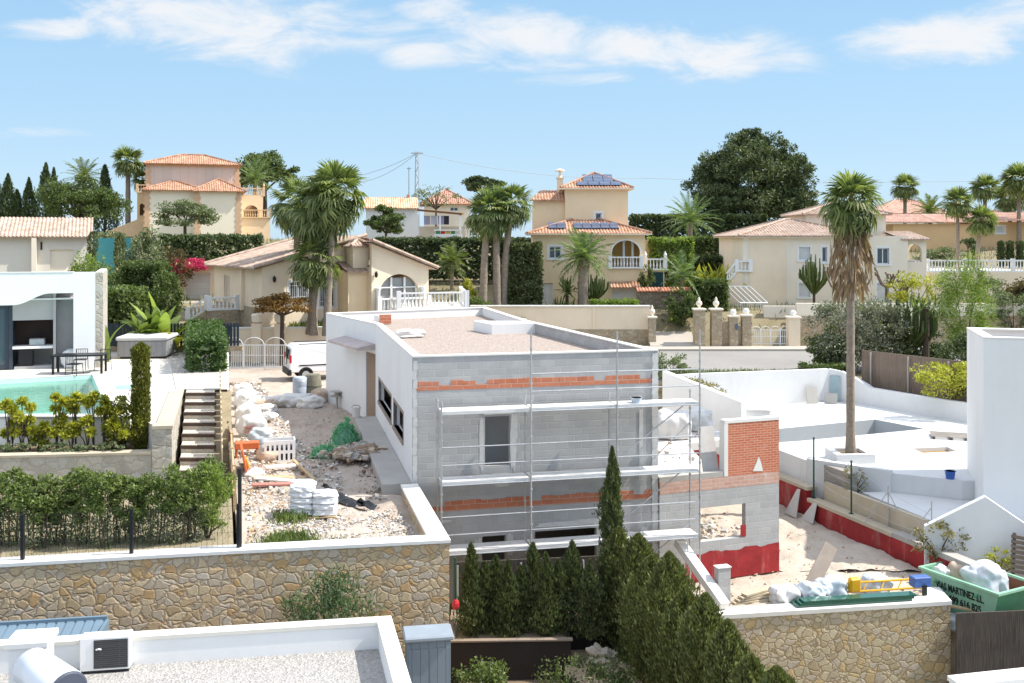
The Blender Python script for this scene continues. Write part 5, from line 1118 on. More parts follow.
m.build('sheeting', BLU, T_); MB().box(-9.6, .05, .621, .7, .2, .36).build('ridge_flashing', BLU, T_); MB().box(.03, .1, -1.0, .62, -.05, .3).build('barge_board', BLU, T_); MB().box(-9.4, -.1, .5, .6, -3, .18).build('back_wall', BLU, T_); MB().box(-9.4, -.1, -.9, -.8, -3, -.06).build('front_wall', BLU, T_)
sh = thing('garden_shed', 'grey blue panelled garden shed at the end of the stone wall', 'shed', (-2.1, 20.0, 1.7), R(10)); SHD = bricks('shed_panels', (.17, .205, .235), (.19, .225, .255), (.09, .11, .13), .17, 3, .008); MB().box(.0, .88, 0, .55, 0, 2.25).build('wall', SHD, sh); m = MB(); m.box(-.06, .94, -.08, .6, 2.253, 2.36); m.build('roof', plain('shed_roof', (.26, .30, .34), .5), sh, bevel=.03); MB().box(.45, .48, -.02, -.003, .6, 1.0).build('handle', BLACKM, sh); m = MB(); m.box(.03, .43, -.012, -.003, .05, 2.1); m.build('door', SHD, sh); m = MB(); m.box(.46, .85, -.012, -.003, .05, 2.1); m.build('door', SHD, sh)
# small piece of white roof in the bottom right corner
cr = thing('flat_roof', 'corner of a white parapet roof at the bottom right edge of the photo', 'roof', (0, 0, 4.0)); c = Vector((6.45, 14.75, 0)); stone_run(cr, [(13, 16.2), (6.45, 14.75), (7.2, 10)], .3, -2.5, 1.5, WHITE, .07, CAPW, .02, 'parapet'); MB().slab([(6.6, 14.5), (7.3, 10), (14, 10), (13, 16)], .8, 1.1).build('gravel', ORF, cr)

# ================================================================ front garden: reed fence, planters
REED = reedm('dark_reed', (.035, .030, .028), (.075, .062, .055), (.13, .11, .095)); t = thing('reed_fence', 'dark brown reed screen fence behind the young cypresses', 'fence', (-1.55, 26.6, -.5), R(8)); MB().box(0, 5.6, 0, .05, 0, 3.92).build('reed_mat', REED, t)
for k in range(4): MB().tube([(.1 + k * 1.75, -.05, 0), (.1 + k * 1.7, -.05, 3.85)], .03, 6).build('post', GALV, t)
t = thing('reed_fence', 'dark reed screen fence below the green skip at the right edge', 'fence', (12.4, 27.9, -1.2), R(6)); MB().box(0, 5.0, 0, .05, 0, 2.78).build('reed_mat', REED, t); MB().tube([(.0, .07, 2.7), (5, .07, 2.7)], .02, 5).build('rail', GALV, t)
DKW = plain('dark_planter_board', (.030, .023, .020), .8, var=.2, scale=3); SOILP = groundm('planter_soil', [(.20, .15, .10), (.32, .25, .17), (.42, .34, .24)], 3, .8, .03, 22)
t = thing('planter', 'long dark timber planter bed in front of the left young cypresses', 'planter', (-1.45, 24.55, 0), R(2)); MB().slab([(0, 0), (2.85, .05), (2.95, 2.0), (0, 2.0)], .2, 2.05).build('soil', SOILP, t); m = MB(); m.box(-.06, 2.9, -.06, -.005, 0, 2.15); m.box(-.06, -.005, -.004, 2, 0, 2.15); m.box(2.85, 2.9, -.004, 2, 0, 2.15); m.build('boards', DKW, t); m = MB(); m.box(-.1, 2.94, -.1, .05, 2.152, 2.19); m.box(-.1, .05, .052, 2, 2.152, 2.19); m.build('rim', plain('rim_board', (.28, .22, .17), .8), t)
t = thing('planter', 'second dark timber planter beside the dense cypress hedge', 'planter', (1.5, 25.6, 0), R(3)); MB().slab([(0, 0), (2.2, .05), (2.2, 1), (0, 1)], .2, 2.12).build('soil', SOILP, t); m = MB(); m.box(-.0, 2.2, -.06, -.005, 0, 2.2); m.build('boards', DKW, t); MB().box(0, 2.2, -.1, .05, 2.202, 2.24).build('rim', plain('rim_board', (1, 1, 1)), t)
struct('garden_bed', MB().slab([(1.3, 22.5), (5.0, 22.5), (5, 25.5), (1.3, 25.5)], -.8, 1.55), SOILP)
for i, (x, y, s, lb) in enumerate(((2.15, 24.7, .26, 'largest pale rock in the small heap by the planter'), (2.45, 24.75, .18, 'right pale rock in the small heap by the planter'), (2.3, 24.5, .15, 'small front pale rock in the heap by the planter'))):
    t = sack('rock', lb, 'rock', (x, y, 1.53), (s * 2, s * 1.6, s * 1.6), plain('pale_rock', (.48, .42, .35), .95, var=.2, bump=.6), 70 + i, i, 'pale rocks by the planter', twist=.4)
# ================================================================ villas behind the road
def off(o, T): o.matrix_local = T; return o
GLASSW = glassm('villa_glass', (.05, .07, .08), .06)
# ---- central cream villa (two storeys, hipped roofs with solar panels)
VB = thing('villa', 'cream two storey villa with solar panels on both hipped roofs and an arched balcony', 'house', (X_(533, 78), 78, 6.9)); W_ = X_(645, 78) - X_(533, 78)
sx_ = lambda u: (u - 533) * .078
sz_ = lambda v: (305 - v) * .078
arch = (sx_(612), sx_(640), sz_(267), sz_(240), 'arch', .85)
shell(MB(), W_, 8.5, 5.6, front=[(sx_(549), sx_(561), sz_(258), sz_(246)), arch, (sx_(612), sx_(637), sz_(302), sz_(287)), (sx_(541), sx_(553), .05, sz_(283))]).build('wall', CREAM, VB)
m = MB(); m.box(.3, W_ - .3, .3, 8.2, 2.8, 2.95); m.build('floor', CREAM2, VB); MB().box(sx_(612) - .3, sx_(640) + .2, 1.6, 1.75, 2.95, 5.5).build('loggia_wall', plain('ochre_loggia', (.62, .40, .14), .85), VB)
for x in (sx_(625), sx_(634)): MB().lathe([(.16, 0), (.13, .1), (.11, 1.0), (.11, 1.9), (.17, 2.1)], (x, .9, 2.95), 10).build('column', WPAINT, VB, smooth=True)
m = MB()                                                            # raised band round the balcony arch
for k in range(15):
    c_ = (arch[0] + arch[1]) / 2; r_ = (arch[1] - arch[0]) / 2
    a0, a1 = math.pi * k / 15, math.pi * (k + 1) / 15
    q = [(c_ + math.cos(a) * r_ * f, arch[3] - r_ * .85 + math.sin(a) * r_ * .85 * f) for a in (a0, a1) for f in (1.0, 1.1)]
    m.add([(q[0][0], -.04, q[0][1]), (q[1][0], -.04, q[1][1]), (q[3][0], -.04, q[3][1]), (q[2][0], -.04, q[2][1])] + [(q[i][0], .02, q[i][1]) for i in (0, 1, 3, 2)], [(0, 1, 2, 3), (7, 6, 5, 4), (0, 4, 5, 1), (2, 6, 7, 3), (1, 5, 6, 2), (0, 3, 7, 4)])
m.build('arch_trim', WPAINT, VB)
m = MB(); balusters(m, (sx_(610), -.12, sz_(268)), (sx_(641), -.12, sz_(268)), .92, mi=0); m.build('balustrade', WPAINT, VB)
MB().box(W_ + .002, W_ + 1.6, .6, 4, 0, sz_(270)).build('side_terrace', CREAM, VB); m = MB(); balusters(m, (W_ + .1, .45, sz_(270) + .01), (W_ + 1.65, .45, sz_(270) + .01), .9, fin=1); balusters(m, (W_ + 1.65, .45, sz_(270) + .01), (W_ + 1.65, 3.5, sz_(270) + .01), .9, post=False); m.build('balustrade', WPAINT, VB)
MB().box(W_ + .4, W_ + 1.5, .54, .598, .2, sz_(272)).build('green_screen', plain('dark_green_screen', (.012, .05, .055), .6), VB); MB().box(W_ + .01, W_ + 1.55, 2.5, 4.5, sz_(270), sz_(270) + 2.4).build('rear_room', CREAM2, VB)
window(VB, sx_(549), .08, sz_(258), sx_(561) - sx_(549), sz_(246) - sz_(258), 2, surround=.1, glass=GLASSW); window(VB, sx_(612), .1, sz_(302), sx_(637) - sx_(612), sz_(287) - sz_(302), 1, name='garage_door', glass=plain('garage_white', (.72, .71, .69), .6)); window(VB, sx_(541), .08, .05, sx_(553) - sx_(541), sz_(283) - .1, 2, name='door', glass=plain('garage_white', (1, 1, 1)))
m = MB(); hip_roof(m, 0, W_, 0, 8.5, 5.62, 1.45, .45); m.build('roof', TILE, VB); MB().box(-.5, W_ + .5, -.5, 9.0, 5.5, 5.6).build('eaves', CREAM2, VB)
m = MB(); tile_poly(m, [(sx_(610), -.75, sz_(286.5)), (sx_(639), -.75, sz_(286.5)), (sx_(639), -.02, sz_(281)), (sx_(610), -.02, sz_(281))]); m.build('porch_roof', TILE, VB)
up_ = lambda u: (u - 533) * .0812
z0u = 16.2 - 6.9
tw = MB(Tm(up_(566) - .0, 3.2, 0)); shell(tw, 5.1, 5.0, z0u, front=[(2.45, 2.95, z0u - 2.7, z0u - 2.0)]).build('tower_wall', CREAM, VB); window(VB, up_(566) + 2.45, 3.28, z0u - 2.7, .5, .7, 1, surround=.1, glass=GLASSW)
lw = MB(Tm(up_(533) + .1, 3.6, 0)); shell(lw, 2.8, 4.4, 15.25 - 6.9).build('tower_wall', CREAM, VB)
m = MB(); hip_roof(m, up_(566), up_(566) + 5.1, 3.2, 8.2, z0u + .02, 1.35, .4); m.build('tower_roof', TILE, VB); MB().box(up_(566) - .45, up_(566) + 5.55, 2.75, 8.65, z0u - .1, z0u).build('eaves', CREAM2, VB)
m = MB(); tile_poly(m, [(up_(531), 3.2, 15.27 - 6.9), (up_(566) - .0, 3.2, 15.27 - 6.9), (up_(566), 5.6, 16.15 - 6.9), (up_(542), 5.6, 16.15 - 6.9)]); m.build('tower_roof', TILE, VB)
m = MB(); cx_ = up_(562); m.box(cx_ - .25, cx_ + .25, 5.0, 5.5, z0u - 1.2, z0u + .9); m.box(cx_ - .32, cx_ + .32, 4.93, 5.57, z0u + .902, z0u + 1.0); m.lathe([(.2, 1.0), (.1, 1.3), (.12, 1.5), (.42, 1.52), (.42, 1.6), (.05, 1.75)], (cx_, 5.25, z0u), 10); m.build('chimney', CREAM2, VB)
SOL = bricks('solar_cells', (.06, .085, .14), (.075, .10, .165), (.22, .26, .32), .55, .28, .01, rough=.25, var=.05, bumpd=.001)
def panels(par, x0, x1, y0, z0, slope, n, ln):
    m = MB(); w_ = (x1 - x0) / n
    for k in range(n): m.obox((x0 + w_ * (k + .5), y0 + math.cos(slope) * ln / 2, z0 + math.sin(slope) * ln / 2 + .12), (w_ - .06, ln, .05), 0, slope)
    m.build('solar_array', SOL, par)
sl1 = math.atan2(1.35, 2.95); panels(VB, up_(566) + 1.5, up_(566) + 4.0, 3.7, z0u + .42, sl1, 3, 1.7); panels(VB, up_(566) + .95, up_(566) + 4.6, 3.05, z0u + .13, sl1, 4, .8)
sl2 = math.atan2(1.45, 4.7); panels(VB, 1.2, 2.6, .5, 5.9, sl2, 2, 1.6); panels(VB, 3.2, 6.8, .5, 5.9, sl2, 5, 1.6)

# ---- left villa with the big arched porch, turned towards the road
VA = thing('villa', 'single storey beige villa with arched porch, white balustrade and weathered tiled roofs behind the palms', 'house', (-15.5, 62, 7.0), R(33)); HA = 3.4
shell(MB(), 6.5, 10, HA, front=[(1.75, 3.0, 1.15, 2.35), (3.75, 4.85, .7, 2.4)], left=[(2.2, 3.5, 0.5, 2.6), (5.9, 6.5, 1.1, 2.3)]).build('wall', CREAM2, VA)
MB().box(-.03, 6.53, -.03, .0, -.6, .55).build('plinth', CREAM2, VA); MB().box(-.04, -.002, .0, 10.03, -.6, .75).build('stone_plinth', STONE3, VA)
window(VA, 1.75, .06, 1.15, 1.25, 1.2, 2, surround=.08, grille=True, glass=GLASSW); window(VA, 3.75, .06, .7, 1.1, 1.7, 2, surround=.08, grille=True, glass=GLASSW)
off(window(VA, 0, 0, 0, 1.3, 2.1, 2, name='door', glass=plain('cream_door', (.6, .5, .36), .6)), Tm(.1, 6.5 + 1.3, .5, R(-90)))
# gable end wall and roof that climbs from the left eaves to the right
gx, gz = 6.7, 1.75; m = MB(); m.add([(0, .0, HA), (gx, .0, HA), (gx, .0, HA + gz), (0, .25, HA), (gx, .25, HA), (gx, .25, HA + gz)], [(0, 1, 2), (5, 4, 3), (0, 2, 5, 3)]); m.build('gable', CREAM2, VA)
m = MB(); tile_poly(m, [(-.6, 10.4, HA - .12), (-.6, -.35, HA - .12), (gx + .2, -.35, HA + gz + .12), (gx + .2, 10.4, HA + gz + .12)]); m.build('roof', TILE2, VA)
m = MB(); m.tube([(-.6, -.38, HA - .05), (gx + .2, -.38, HA + gz + .2)], .13, 6); m.build('verge_tiles', TILE2, VA); m = MB(); m.tube([(-.6, 10.4, HA - .05), (gx + .2, 10.4, HA + gz + .2)], .13, 6); m.build('verge_tiles', TILE2, VA)
m = MB(); tile_poly(m, [(gx + 3.0, .3, HA + .75), (gx + 3.0, 10.4, HA + .75), (gx + .1, 10.4, HA + gz + .12), (gx + .1, .3, HA + gz + .12)]); m.build('roof', TILE2, VA)
m = MB(); m.lathe([(.24, 0), (.24, .02)], (.0, 0, 0)); 
# lower projecting bay, then the arched porch wing
MB().box(5.05, 6.6, -1.6, .3, -.6, HA - .35).build('bay', CREAM, VA); m = MB(); tile_poly(m, [(4.85, -1.9, HA - .4), (6.75, -1.9, HA - .4), (6.75, .2, HA + .25), (4.85, .2, HA + .25)]); m.build('bay_roof', TILE2, VA)
pw_ = MB(Tm(6.35, -2.3, -.6)); shell(pw_, 4.1, 7, HA + .45, front=[(.55, 3.4, 1.0, 3.4, 'arch', .9)], right=[(.5, 2.8, 1.0, 3.2, 'arch')], t=.3).build('porch_wall', CREAM2, VA)
m = MB(); zt_ = HA - .15; m.add([(6.35, -2.3, zt_), (10.45, -2.3, zt_), (6.35, -2.3, zt_ + 1.55), (6.35, -2.0, zt_), (10.45, -2.0, zt_), (6.35, -2.0, zt_ + 1.55)], [(0, 1, 2), (5, 4, 3), (1, 4, 5, 2), (2, 5, 3, 0)]); m.build('gable', CREAM2, VA)
m = MB(); tile_poly(m, [(10.95, -2.7, zt_ - .12), (10.95, 4.9, zt_ - .12), (6.20, 4.9, zt_ + 1.66), (6.20, -2.7, zt_ + 1.66)]); m.build('porch_roof', TILE2, VA); m = MB(); m.tube([(10.95, -2.72, zt_ - .05), (6.20, -2.72, zt_ + 1.76)], .12, 6); m.build('verge_tiles', TILE2, VA)
m = MB()
for x in (7.00, 7.85, 8.80, 9.65): m.box(x - .06, x + .06, -2.1, -1.98, .4, 2.6)
m.box(6.90, 9.75, -2.1, -1.98, 1.9, 1.98); m.build('porch_glazing', WPAINT, VA); MB().box(6.90, 9.75, -1.9, -1.85, .4, 2.55).build('porch_glass', glassm('porch_glass', (.30, .31, .30), .08), VA)
for x in (6.75, 9.95): MB().lathe([(.2, .3), (.2, .45), (.14, .5), (.13, 1.75), (.2, 1.85), (.2, 1.95)], (x, -2.42, 0), 10).build('column', WPAINT, VA, smooth=True)
m = MB(); balusters(m, (6.65, -2.75, .35), (10.25, -2.75, .35), .95); m.build('balustrade', WPAINT, VA)
m = MB(); m.box(5.5, 6.6, -1.35, -.3, HA - .2, HA + 1.2); m.build('chimney', CREAM2, VA); m = MB(); hip_roof(m, 5.55, 6.55, -1.3, -.35, HA + 1.21, .4, .28); m.build('chimney_cap', TILE2, VA)
# entrance steps with white balustrade on the left face
MB().slab([(-2.0, 4.2), (-.05, 4.2), (-.05, 8.6), (-2.0, 8.6)], -.6, .45).build('porch_step', STONE3, VA); m = MB(); balusters(m, (-2.0, 4.3, .45), (-.2, 4.3, .45), .85); m.build('balustrade', WPAINT, VA); m = MB(); balusters(m, (-2.0, 5.0, .45), (-3.1, 5.4, -.3), .85); m.build('balustrade', WPAINT, VA)
MB().box(-.2, -.002, 3.4, 3.85, .46, HA - .2).build('pillar', CREAM2, VA)
MB().lathe([(.02, 0), (.1, .08), (.11, .3), (.03, .42)], (.75, -.14, 2.35), 8).build('wall_lamp', BLACKM, VA); MB().lathe([(.02, 0), (.1, .08), (.11, .3), (.03, .42)], (6.6, -2.46, 2.6), 8).build('wall_lamp', BLACKM, VA)
# raised garden of that villa: terrace balustrade and cream boundary wall on the road
w = thing('garden_wall', 'long cream garden wall of the arched villa along the road', 'wall', (0, 0, 4.4)); MB().slab([(-12.4, 68.8), (1.0, 69.9), (1.0, 70.2), (-12.4, 69.1)], 0, 2.0).build('wall', CREAM2, w); MB().slab([(-12.42, 68.76), (1.0, 69.86), (1.0, 70.24), (-12.42, 69.14)], 2.002, 2.1).build('coping', CAPW, w)
w = thing('garden_wall', 'short cream garden wall with pillars behind the white van', 'wall', (0, 0, 4.4)); MB().slab([(-17.2, 61.2), (-11.0, 61.6), (-11.0, 61.9), (-17.2, 61.5)], 0, 2.15).build('wall', CREAM2, w); MB().slab([(-17.22, 61.16), (-11.0, 61.56), (-11.0, 61.94), (-17.22, 61.54)], 2.152, 2.25).build('coping', CAPW, w)
for x in (-15.6, -14.2): m = MB(); m.box(x - .28, x + .28, 60.9, 61.45, 0, 2.5); m.build('pillar', CREAM2, w); MB().lathe([(.12, 2.5), (.3, 2.62), (.34, 3.0), (.26, 3.1)], (x, 61.15, 0), 10).build('urn', PALE, w)
struct('villa_garden', MB().slab([(-17.0, 61.9), (-9.5, 61.9), (-2.6, 66.0), (1, 70.2), (1, 77), (-17, 77)], 4, 6.5), SOIL)
t = thing('balustrade', 'white stone balustrade round the terrace beside the arched villa', 'balustrade', (0, 0, 7.35)); MB().slab([(-7.3, 63.4), (-2.85, 64.75), (-3.6, 71), (-8, 70)], -1.6, .25).build('terrace', PALE, t)
m = MB(); balusters(m, (-7.2, 63.6, .25), (-2.95, 64.9, .25), 1.05, fin=0); balusters(m, (-2.95, 64.9, .25), (-3.6, 70.5, .25), 1.05, post=True); m.build('balusters', WPAINT, t)
for k, (x, y) in enumerate(((-5.2, 68.6), (-4.3, 68.9))): pass
# garage beside the drive
g = thing('garage', 'low beige garage with a pale roller door at the top of the driveway', 'garage', (-25.3, 75.6, 7.3), R(2)); shell(MB(), 5.6, 6, 2.75, front=[(.6, 2.45, 0, 2.2), (2.9, 3.9, .6, 2.1)]).build('wall', CREAM2, g); off(MB().box(0, 1.85, .1, .14, 0, 2.2).build('door', bricks('door_panels', (.60, .60, .57), (.63, .63, .60), (.48, .48, .46), 4, .5, .02), g), Tm(.6, 0, 0)); MB().box(2.9, 3.9, .1, .14, .6, 2.1).build('louvre', bricks('louvre', (.62, .60, .55), (.65, .63, .58), (.45, .43, .4), 4, .09, .02), g)
m = MB(); tile_poly(m, [(-.2, -.3, 2.76), (5.8, -.3, 2.76), (5.8, .5, 3.0), (-.2, .5, 3.0)]); m.build('tile_coping', TILE3, g); MB().box(.1, 5.5, .5, 5.9, 2.7, 2.9).build('roof', PALE, g)

# ---- top left villa with the tower
VD = thing('villa', 'tall peach villa with a striped wall, tiled hipped tower roof and ochre terraces', 'house', (X_(147, 108), 108, 11.3), R(18)); k_ = .108; dx = lambda u: (u - 147) * k_; dzz = lambda v: Z_(v, 108) - 11.3
shell(MB(Tm(0, 2.5, 0)), dx(235), 7, dzz(162)).build('tower_wall', bricks('ribbed_render', (.62, .50, .42), (.66, .545, .46), (.54, .42, .34), .9, 40, .03, var=.1), VD); m = MB(); hip_roof(m, 0, dx(235), 2.5, 9.5, dzz(161.5), 1.3, .5); m.build('roof', TILE, VD); MB().box(-.3, dx(235) + .3, 2.2, 9.8, dzz(163.5), dzz(161.8)).build('cornice', ORANGE, VD)
CRW = plain('warm_white_render', (.84, .76, .60), .9, var=.05, scale=.7, stain=.2, dark=(.66, .58, .44)); shell(MB(), dx(198), 6, dzz(190)).build('wall', CRW, VD); shell(MB(Tm(dx(194), -.8, 0)), dx(238) - dx(194), 6, dzz(191)).build('wall', CRW, VD)
m = MB(); hip_roof(m, 0, dx(198), 0, 6, dzz(189.8), 1.2, .5); m.build('roof', TILE, VD); m = MB(); hip_roof(m, dx(194), dx(238), -.8, 5.2, dzz(190.6), 1.45, .5); m.build('roof', TILE, VD)
for (x, y, z0, z1) in ((0, -.02, 0, dzz(190)), (dx(235), -.82, 0, dzz(191)), (0, 2.48, dzz(185), dzz(163)), (dx(235), 2.48, dzz(185), dzz(163)), (dx(195), -.83, 0, dzz(191))):
    n_ = int((z1 - z0) / .3); m = MB()
    for q in range(n_): w_ = .36 if q % 2 else .24; m.box(x - w_, x + w_, y - .02, y + .06, z0 + q * .3, z0 + q * .3 + .28)
    m.box(x - .2, x + .2, y - .01, y + .05, z0, z1); m.build('quoins', plain('ochre_quoins', (.66, .44, .28), .9, var=.15), VD)
MB().box(dx(237), dx(268), 1.5, 7, 0, dzz(217)).build('terrace', PEACH, VD); shell(MB(Tm(dx(238), 3.5, 0)), dx(262) - dx(238), 4, dzz(193), front=[(.5, 2.1, dzz(217), dzz(203), 'arch')]).build('loggia_wall', PEACH, VD)
OCH = plain('ochre_balustrade', (.70, .50, .30), .85); m = MB(); balusters(m, (dx(237.5), 1.4, dzz(217)), (dx(268), 1.4, dzz(217)), .95, mi=0); m.build('balustrade', OCH, VD); m = MB(); balusters(m, (dx(238), 3.6, dzz(193)), (dx(263), 3.6, dzz(193)), .9, fin=1); m.build('balustrade', OCH, VD)
MB().box(dx(137), -.05, 1.5, 4, 0, dzz(224)).build('stair_block', OCH, VD); m = MB(); m.add([(dx(110), 1.4, 0), (dx(147), 1.4, dzz(215)), (dx(147), 1.4, 0), (dx(110), 1.9, 0), (dx(147), 1.9, dzz(215)), (dx(147), 1.9, 0), (dx(110), 1.4, dzz(231)), (dx(110), 1.9, dzz(231))], [(0, 2, 1, 6), (3, 7, 4, 5), (6, 1, 4, 7), (0, 6, 7, 3)]); m.build('stair_wall', OCH, VD)
shell(MB(Tm(dx(137), 1.9, 0)), dx(147) - dx(137), 3, dzz(192), front=[(.25, .8, dzz(215), dzz(203), 'arch')]).build('stair_tower', OCH, VD); m = MB(); balusters(m, (dx(137), 1.9, dzz(192)), (dx(147), 1.9, dzz(192)), .9); m.build('balustrade', OCH, VD)

# ---- small white house top left
WH = thing('house', 'small white house with a pale tiled roof at the left edge above the pool house', 'house', (X_(-30, 66), 66, 6.7), R(22)); kx = .066; hx = lambda u: (u + 30) * kx * 1.12; hz = lambda v: Z_(v, 66) - 6.7
shell(MB(), hx(70), 6, hz(236), front=[(hx(35), hx(55), hz(272), hz(250))]).build('wall', plain('cream_white', (.70, .66, .59), .9, var=.04), WH); MB().box(hx(35), hx(55), .12, .16, hz(272), hz(250)).build('panel', PALE, WH); MB().box(hx(24) - .3, hx(24), -.5, 6, 0, hz(238)).build('buttress', PALE, WH)
m = MB(); tile_poly(m, [(-.3, -.5, hz(236.5)), (hx(71), -.5, hz(236.5)), (hx(71), 3, hz(216)), (-.3, 3, hz(216))]); tile_poly(m, [(hx(71), 6.5, hz(236.5)), (-.3, 6.5, hz(236.5)), (-.3, 3, hz(216)), (hx(71), 3, hz(216))]); m.build('roof', TILE2, WH); MB().box(hx(27), hx(28.5), -.06, -.004, hz(250), hz(242)).build('wall_lamp', BLACKM, WH)
m = MB(); m.add([(hx(70) - .25, 0, hz(236)), (hx(70) - .25, 6, hz(236)), (hx(70) - .25, 3, hz(217)), (hx(70), 0, hz(236)), (hx(70), 6, hz(236)), (hx(70), 3, hz(217))], [(0, 1, 2), (3, 5, 4)]); m.build('gable', PALE, WH)

# ---- houses on the skyline in the middle
H1 = thing('house', 'plain white house with an orange tiled roof behind the dark hedge', 'house', (X_(366, 104), 104, 11.3), R(7)); hx = lambda u: (u - 366) * .104; hz = lambda v: Z_(v, 104) - 11.3
shell(MB(), hx(417), 6, hz(208)).build('wall', plain('cool_white', (.70, .70, .68), .9, var=.03), H1); m = MB(); tile_poly(m, [(-.2, -.4, hz(208)), (hx(418), -.4, hz(208)), (hx(418), 3.2, hz(196)), (-.2, 3.2, hz(196))]); tile_poly(m, [(hx(418), 6.4, hz(208)), (-.2, 6.4, hz(208)), (-.2, 3.2, hz(196)), (hx(418), 3.2, hz(196))]); m.build('roof', tilem('orange_tiles', (.52, .24, .12), (.66, .38, .22), (.72, .55, .40)), H1)
MB().box(hx(407), hx(410), 3, 3.5, hz(200), hz(193)).build('chimney', TILE3, H1)
H2 = thing('house', 'far house with a dull red roof on the skyline behind the pergola', 'house', (X_(424, 122), 122, 11.5), R(5)); hx = lambda u: (u - 424) * .122; hz = lambda v: Z_(v, 122) - 11.5
shell(MB(), hx(470), 7, hz(204), front=[(hx(450), hx(458), hz(211), hz(207))]).build('wall', PALE, H2); m = MB(); hip_roof(m, 0, hx(470), 0, 7, hz(204), 1.9, .5); m.build('roof', tilem('dull_red_tiles', (.38, .17, .12), (.48, .25, .18), (.54, .34, .26)), H2); window(H2, hx(450), .1, hz(211), hx(458) - hx(450), hz(207) - hz(211), 2, glass=GLASSW)
PG = thing('pergola', 'open brown pergola with white posts and hanging laundry behind the hedge', 'pergola', (X_(417, 98), 98, 11.3)); hx = lambda u: (u - 417) * .098; hz = lambda v: Z_(v, 98) - 11.3
BRW = plain('brown_beam', (.24, .11, .05), .8, var=.2); m = MB(); m.add([(0, 0, hz(211)), (hx(462), 0, hz(215)), (hx(462), 3.5, hz(214)), (0, 3.5, hz(210)), (0, 0, hz(209)), (hx(462), 0, hz(213)), (hx(462), 3.5, hz(212)), (0, 3.5, hz(208))], [(3, 2, 1, 0), (4, 5, 6, 7), (0, 1, 5, 4), (1, 2, 6, 5), (2, 3, 7, 6), (3, 0, 4, 7)]); m.build('canopy', BRW, PG)
for u in (418, 440, 460): MB().box(hx(u) - .08, hx(u) + .08, .1, .26, -1, hz(214)).build('post', WPAINT, PG)
MB().box(-.2, hx(464), 3.2, 3.4, -1, hz(226)).build('rear_wall', PALE, PG); MB().box(hx(434), hx(462), -.3, -.1, -1, hz(234)).build('parapet', WPAINT, PG); MB().box(hx(434), hx(462), -.3, -.1, hz(231), hz(229.5)).build('parapet', WPAINT, PG); 
for u, c in ((438, (.06, .25, .10)), (443, (.55, .03, .03)), (448, (.55, .40, .05)), (453, (.06, .25, .10))): MB().box(hx(u - 2), hx(u + 2.2), -.2, -.15, hz(234), hz(230.5)).build('coloured_panel', plain('panel_%d' % u, c, .6), PG)
for i, (u, c, cn) in enumerate(((427, (.42, .40, .55), 'lilac'), (434, (.60, .60, .66), 'white'), (441, (.45, .43, .60), 'pale violet'), (446, (.06, .05, .07), 'black'))):
    t = thing('laundry', cn + ' cloth hanging under the pergola', 'laundry', (X_(u, 98.6), 98.6, Z_(216, 98.6))); m = MB(); n_ = 8
    for k in range(n_): a, b = -.3 + .6 * k / n_, -.3 + .6 * (k + 1) / n_; q = .04 * math.sin(k * 1.7); q2 = .04 * math.sin((k + 1) * 1.7); m.quad((a, q, -.85), (b, q2, -.85), (b, q2 * .3, 0), (a, q * .3, 0))
    m.build('cloth', plain('cloth_' + cn.replace(' ', '_'), c, .9), t); MB().tube([(-.36, 0, .01), (.36, 0, .01)], .012, 4).build('line', GALV, t)

# ---- right hand villa (pale, two storeys)
VC = thing('villa', 'pale beige two storey villa with an outside stair and shuttered windows behind the tall palm', 'house', (X_(743, 78), 78, 6.7)); kx = .078; cx = lambda u: (u - 743) * kx; cz = lambda v: Z_(v, 78) - 6.7
HC = cz(236); wins = [(cx(799), cx(810), cz(260), cz(247)), (cx(822), cx(827), cz(262), cz(247)), (cx(799), cx(810), cz(297), cz(283)), (cx(877), cx(889), cz(264), cz(248)), (cx(877), cx(889), cz(300), cz(283)), (cx(898), cx(908), .02, cz(283))]
shell(MB(), cx(903), 9, HC, front=wins).build('wall', PALE, VC); MB().box(cx(749), cx(786), -.05, -.002, .1, cz(238)).build('render_panel', CREAM2, VC)
for i, w_ in enumerate(wins):
    window(VC, w_[0], .08, w_[2], w_[1] - w_[0], w_[3] - w_[2], 2 if i in (3,) else 1, surround=.1, glass=GLASSW if i in (1, 3, 5) else None, shutter=.96 if i in (0, 2, 4) else 0)
m = MB(); hip_roof(m, 0, cx(865), 0, 9, HC + .02, 1.35, .45); m.build('roof', TILE2, VC); MB().box(-.4, cx(865) + .3, -.4, 9.4, HC - .12, HC).build('eaves', PALE, VC)
shell(MB(Tm(cx(822), 4.2, 0)), cx(906) - cx(822), 6, cz(216.5) + .2).build('upper_wall', PALE, VC); m = MB(); hip_roof(m, cx(822), cx(906), 4.2, 10.2, cz(216) + .25, 1.0, .4); m.build('upper_roof', TILE2, VC)
shell(MB(Tm(cx(903), .3, 0)), cx(928) - cx(903), 5, cz(239), front=[(.25, 1.6, cz(262), cz(244), 'arch')], right=[(.6, 3.5, cz(262), cz(244), 'arch', .6)]).build('porch_wall', PALE, VC); m = MB(); tile_poly(m, [(cx(901), -.1, cz(239)), (cx(930), -.1, cz(239)), (cx(930), 4, cz(231)), (cx(901), 4, cz(231))]); m.build('porch_roof', TILE2, VC)
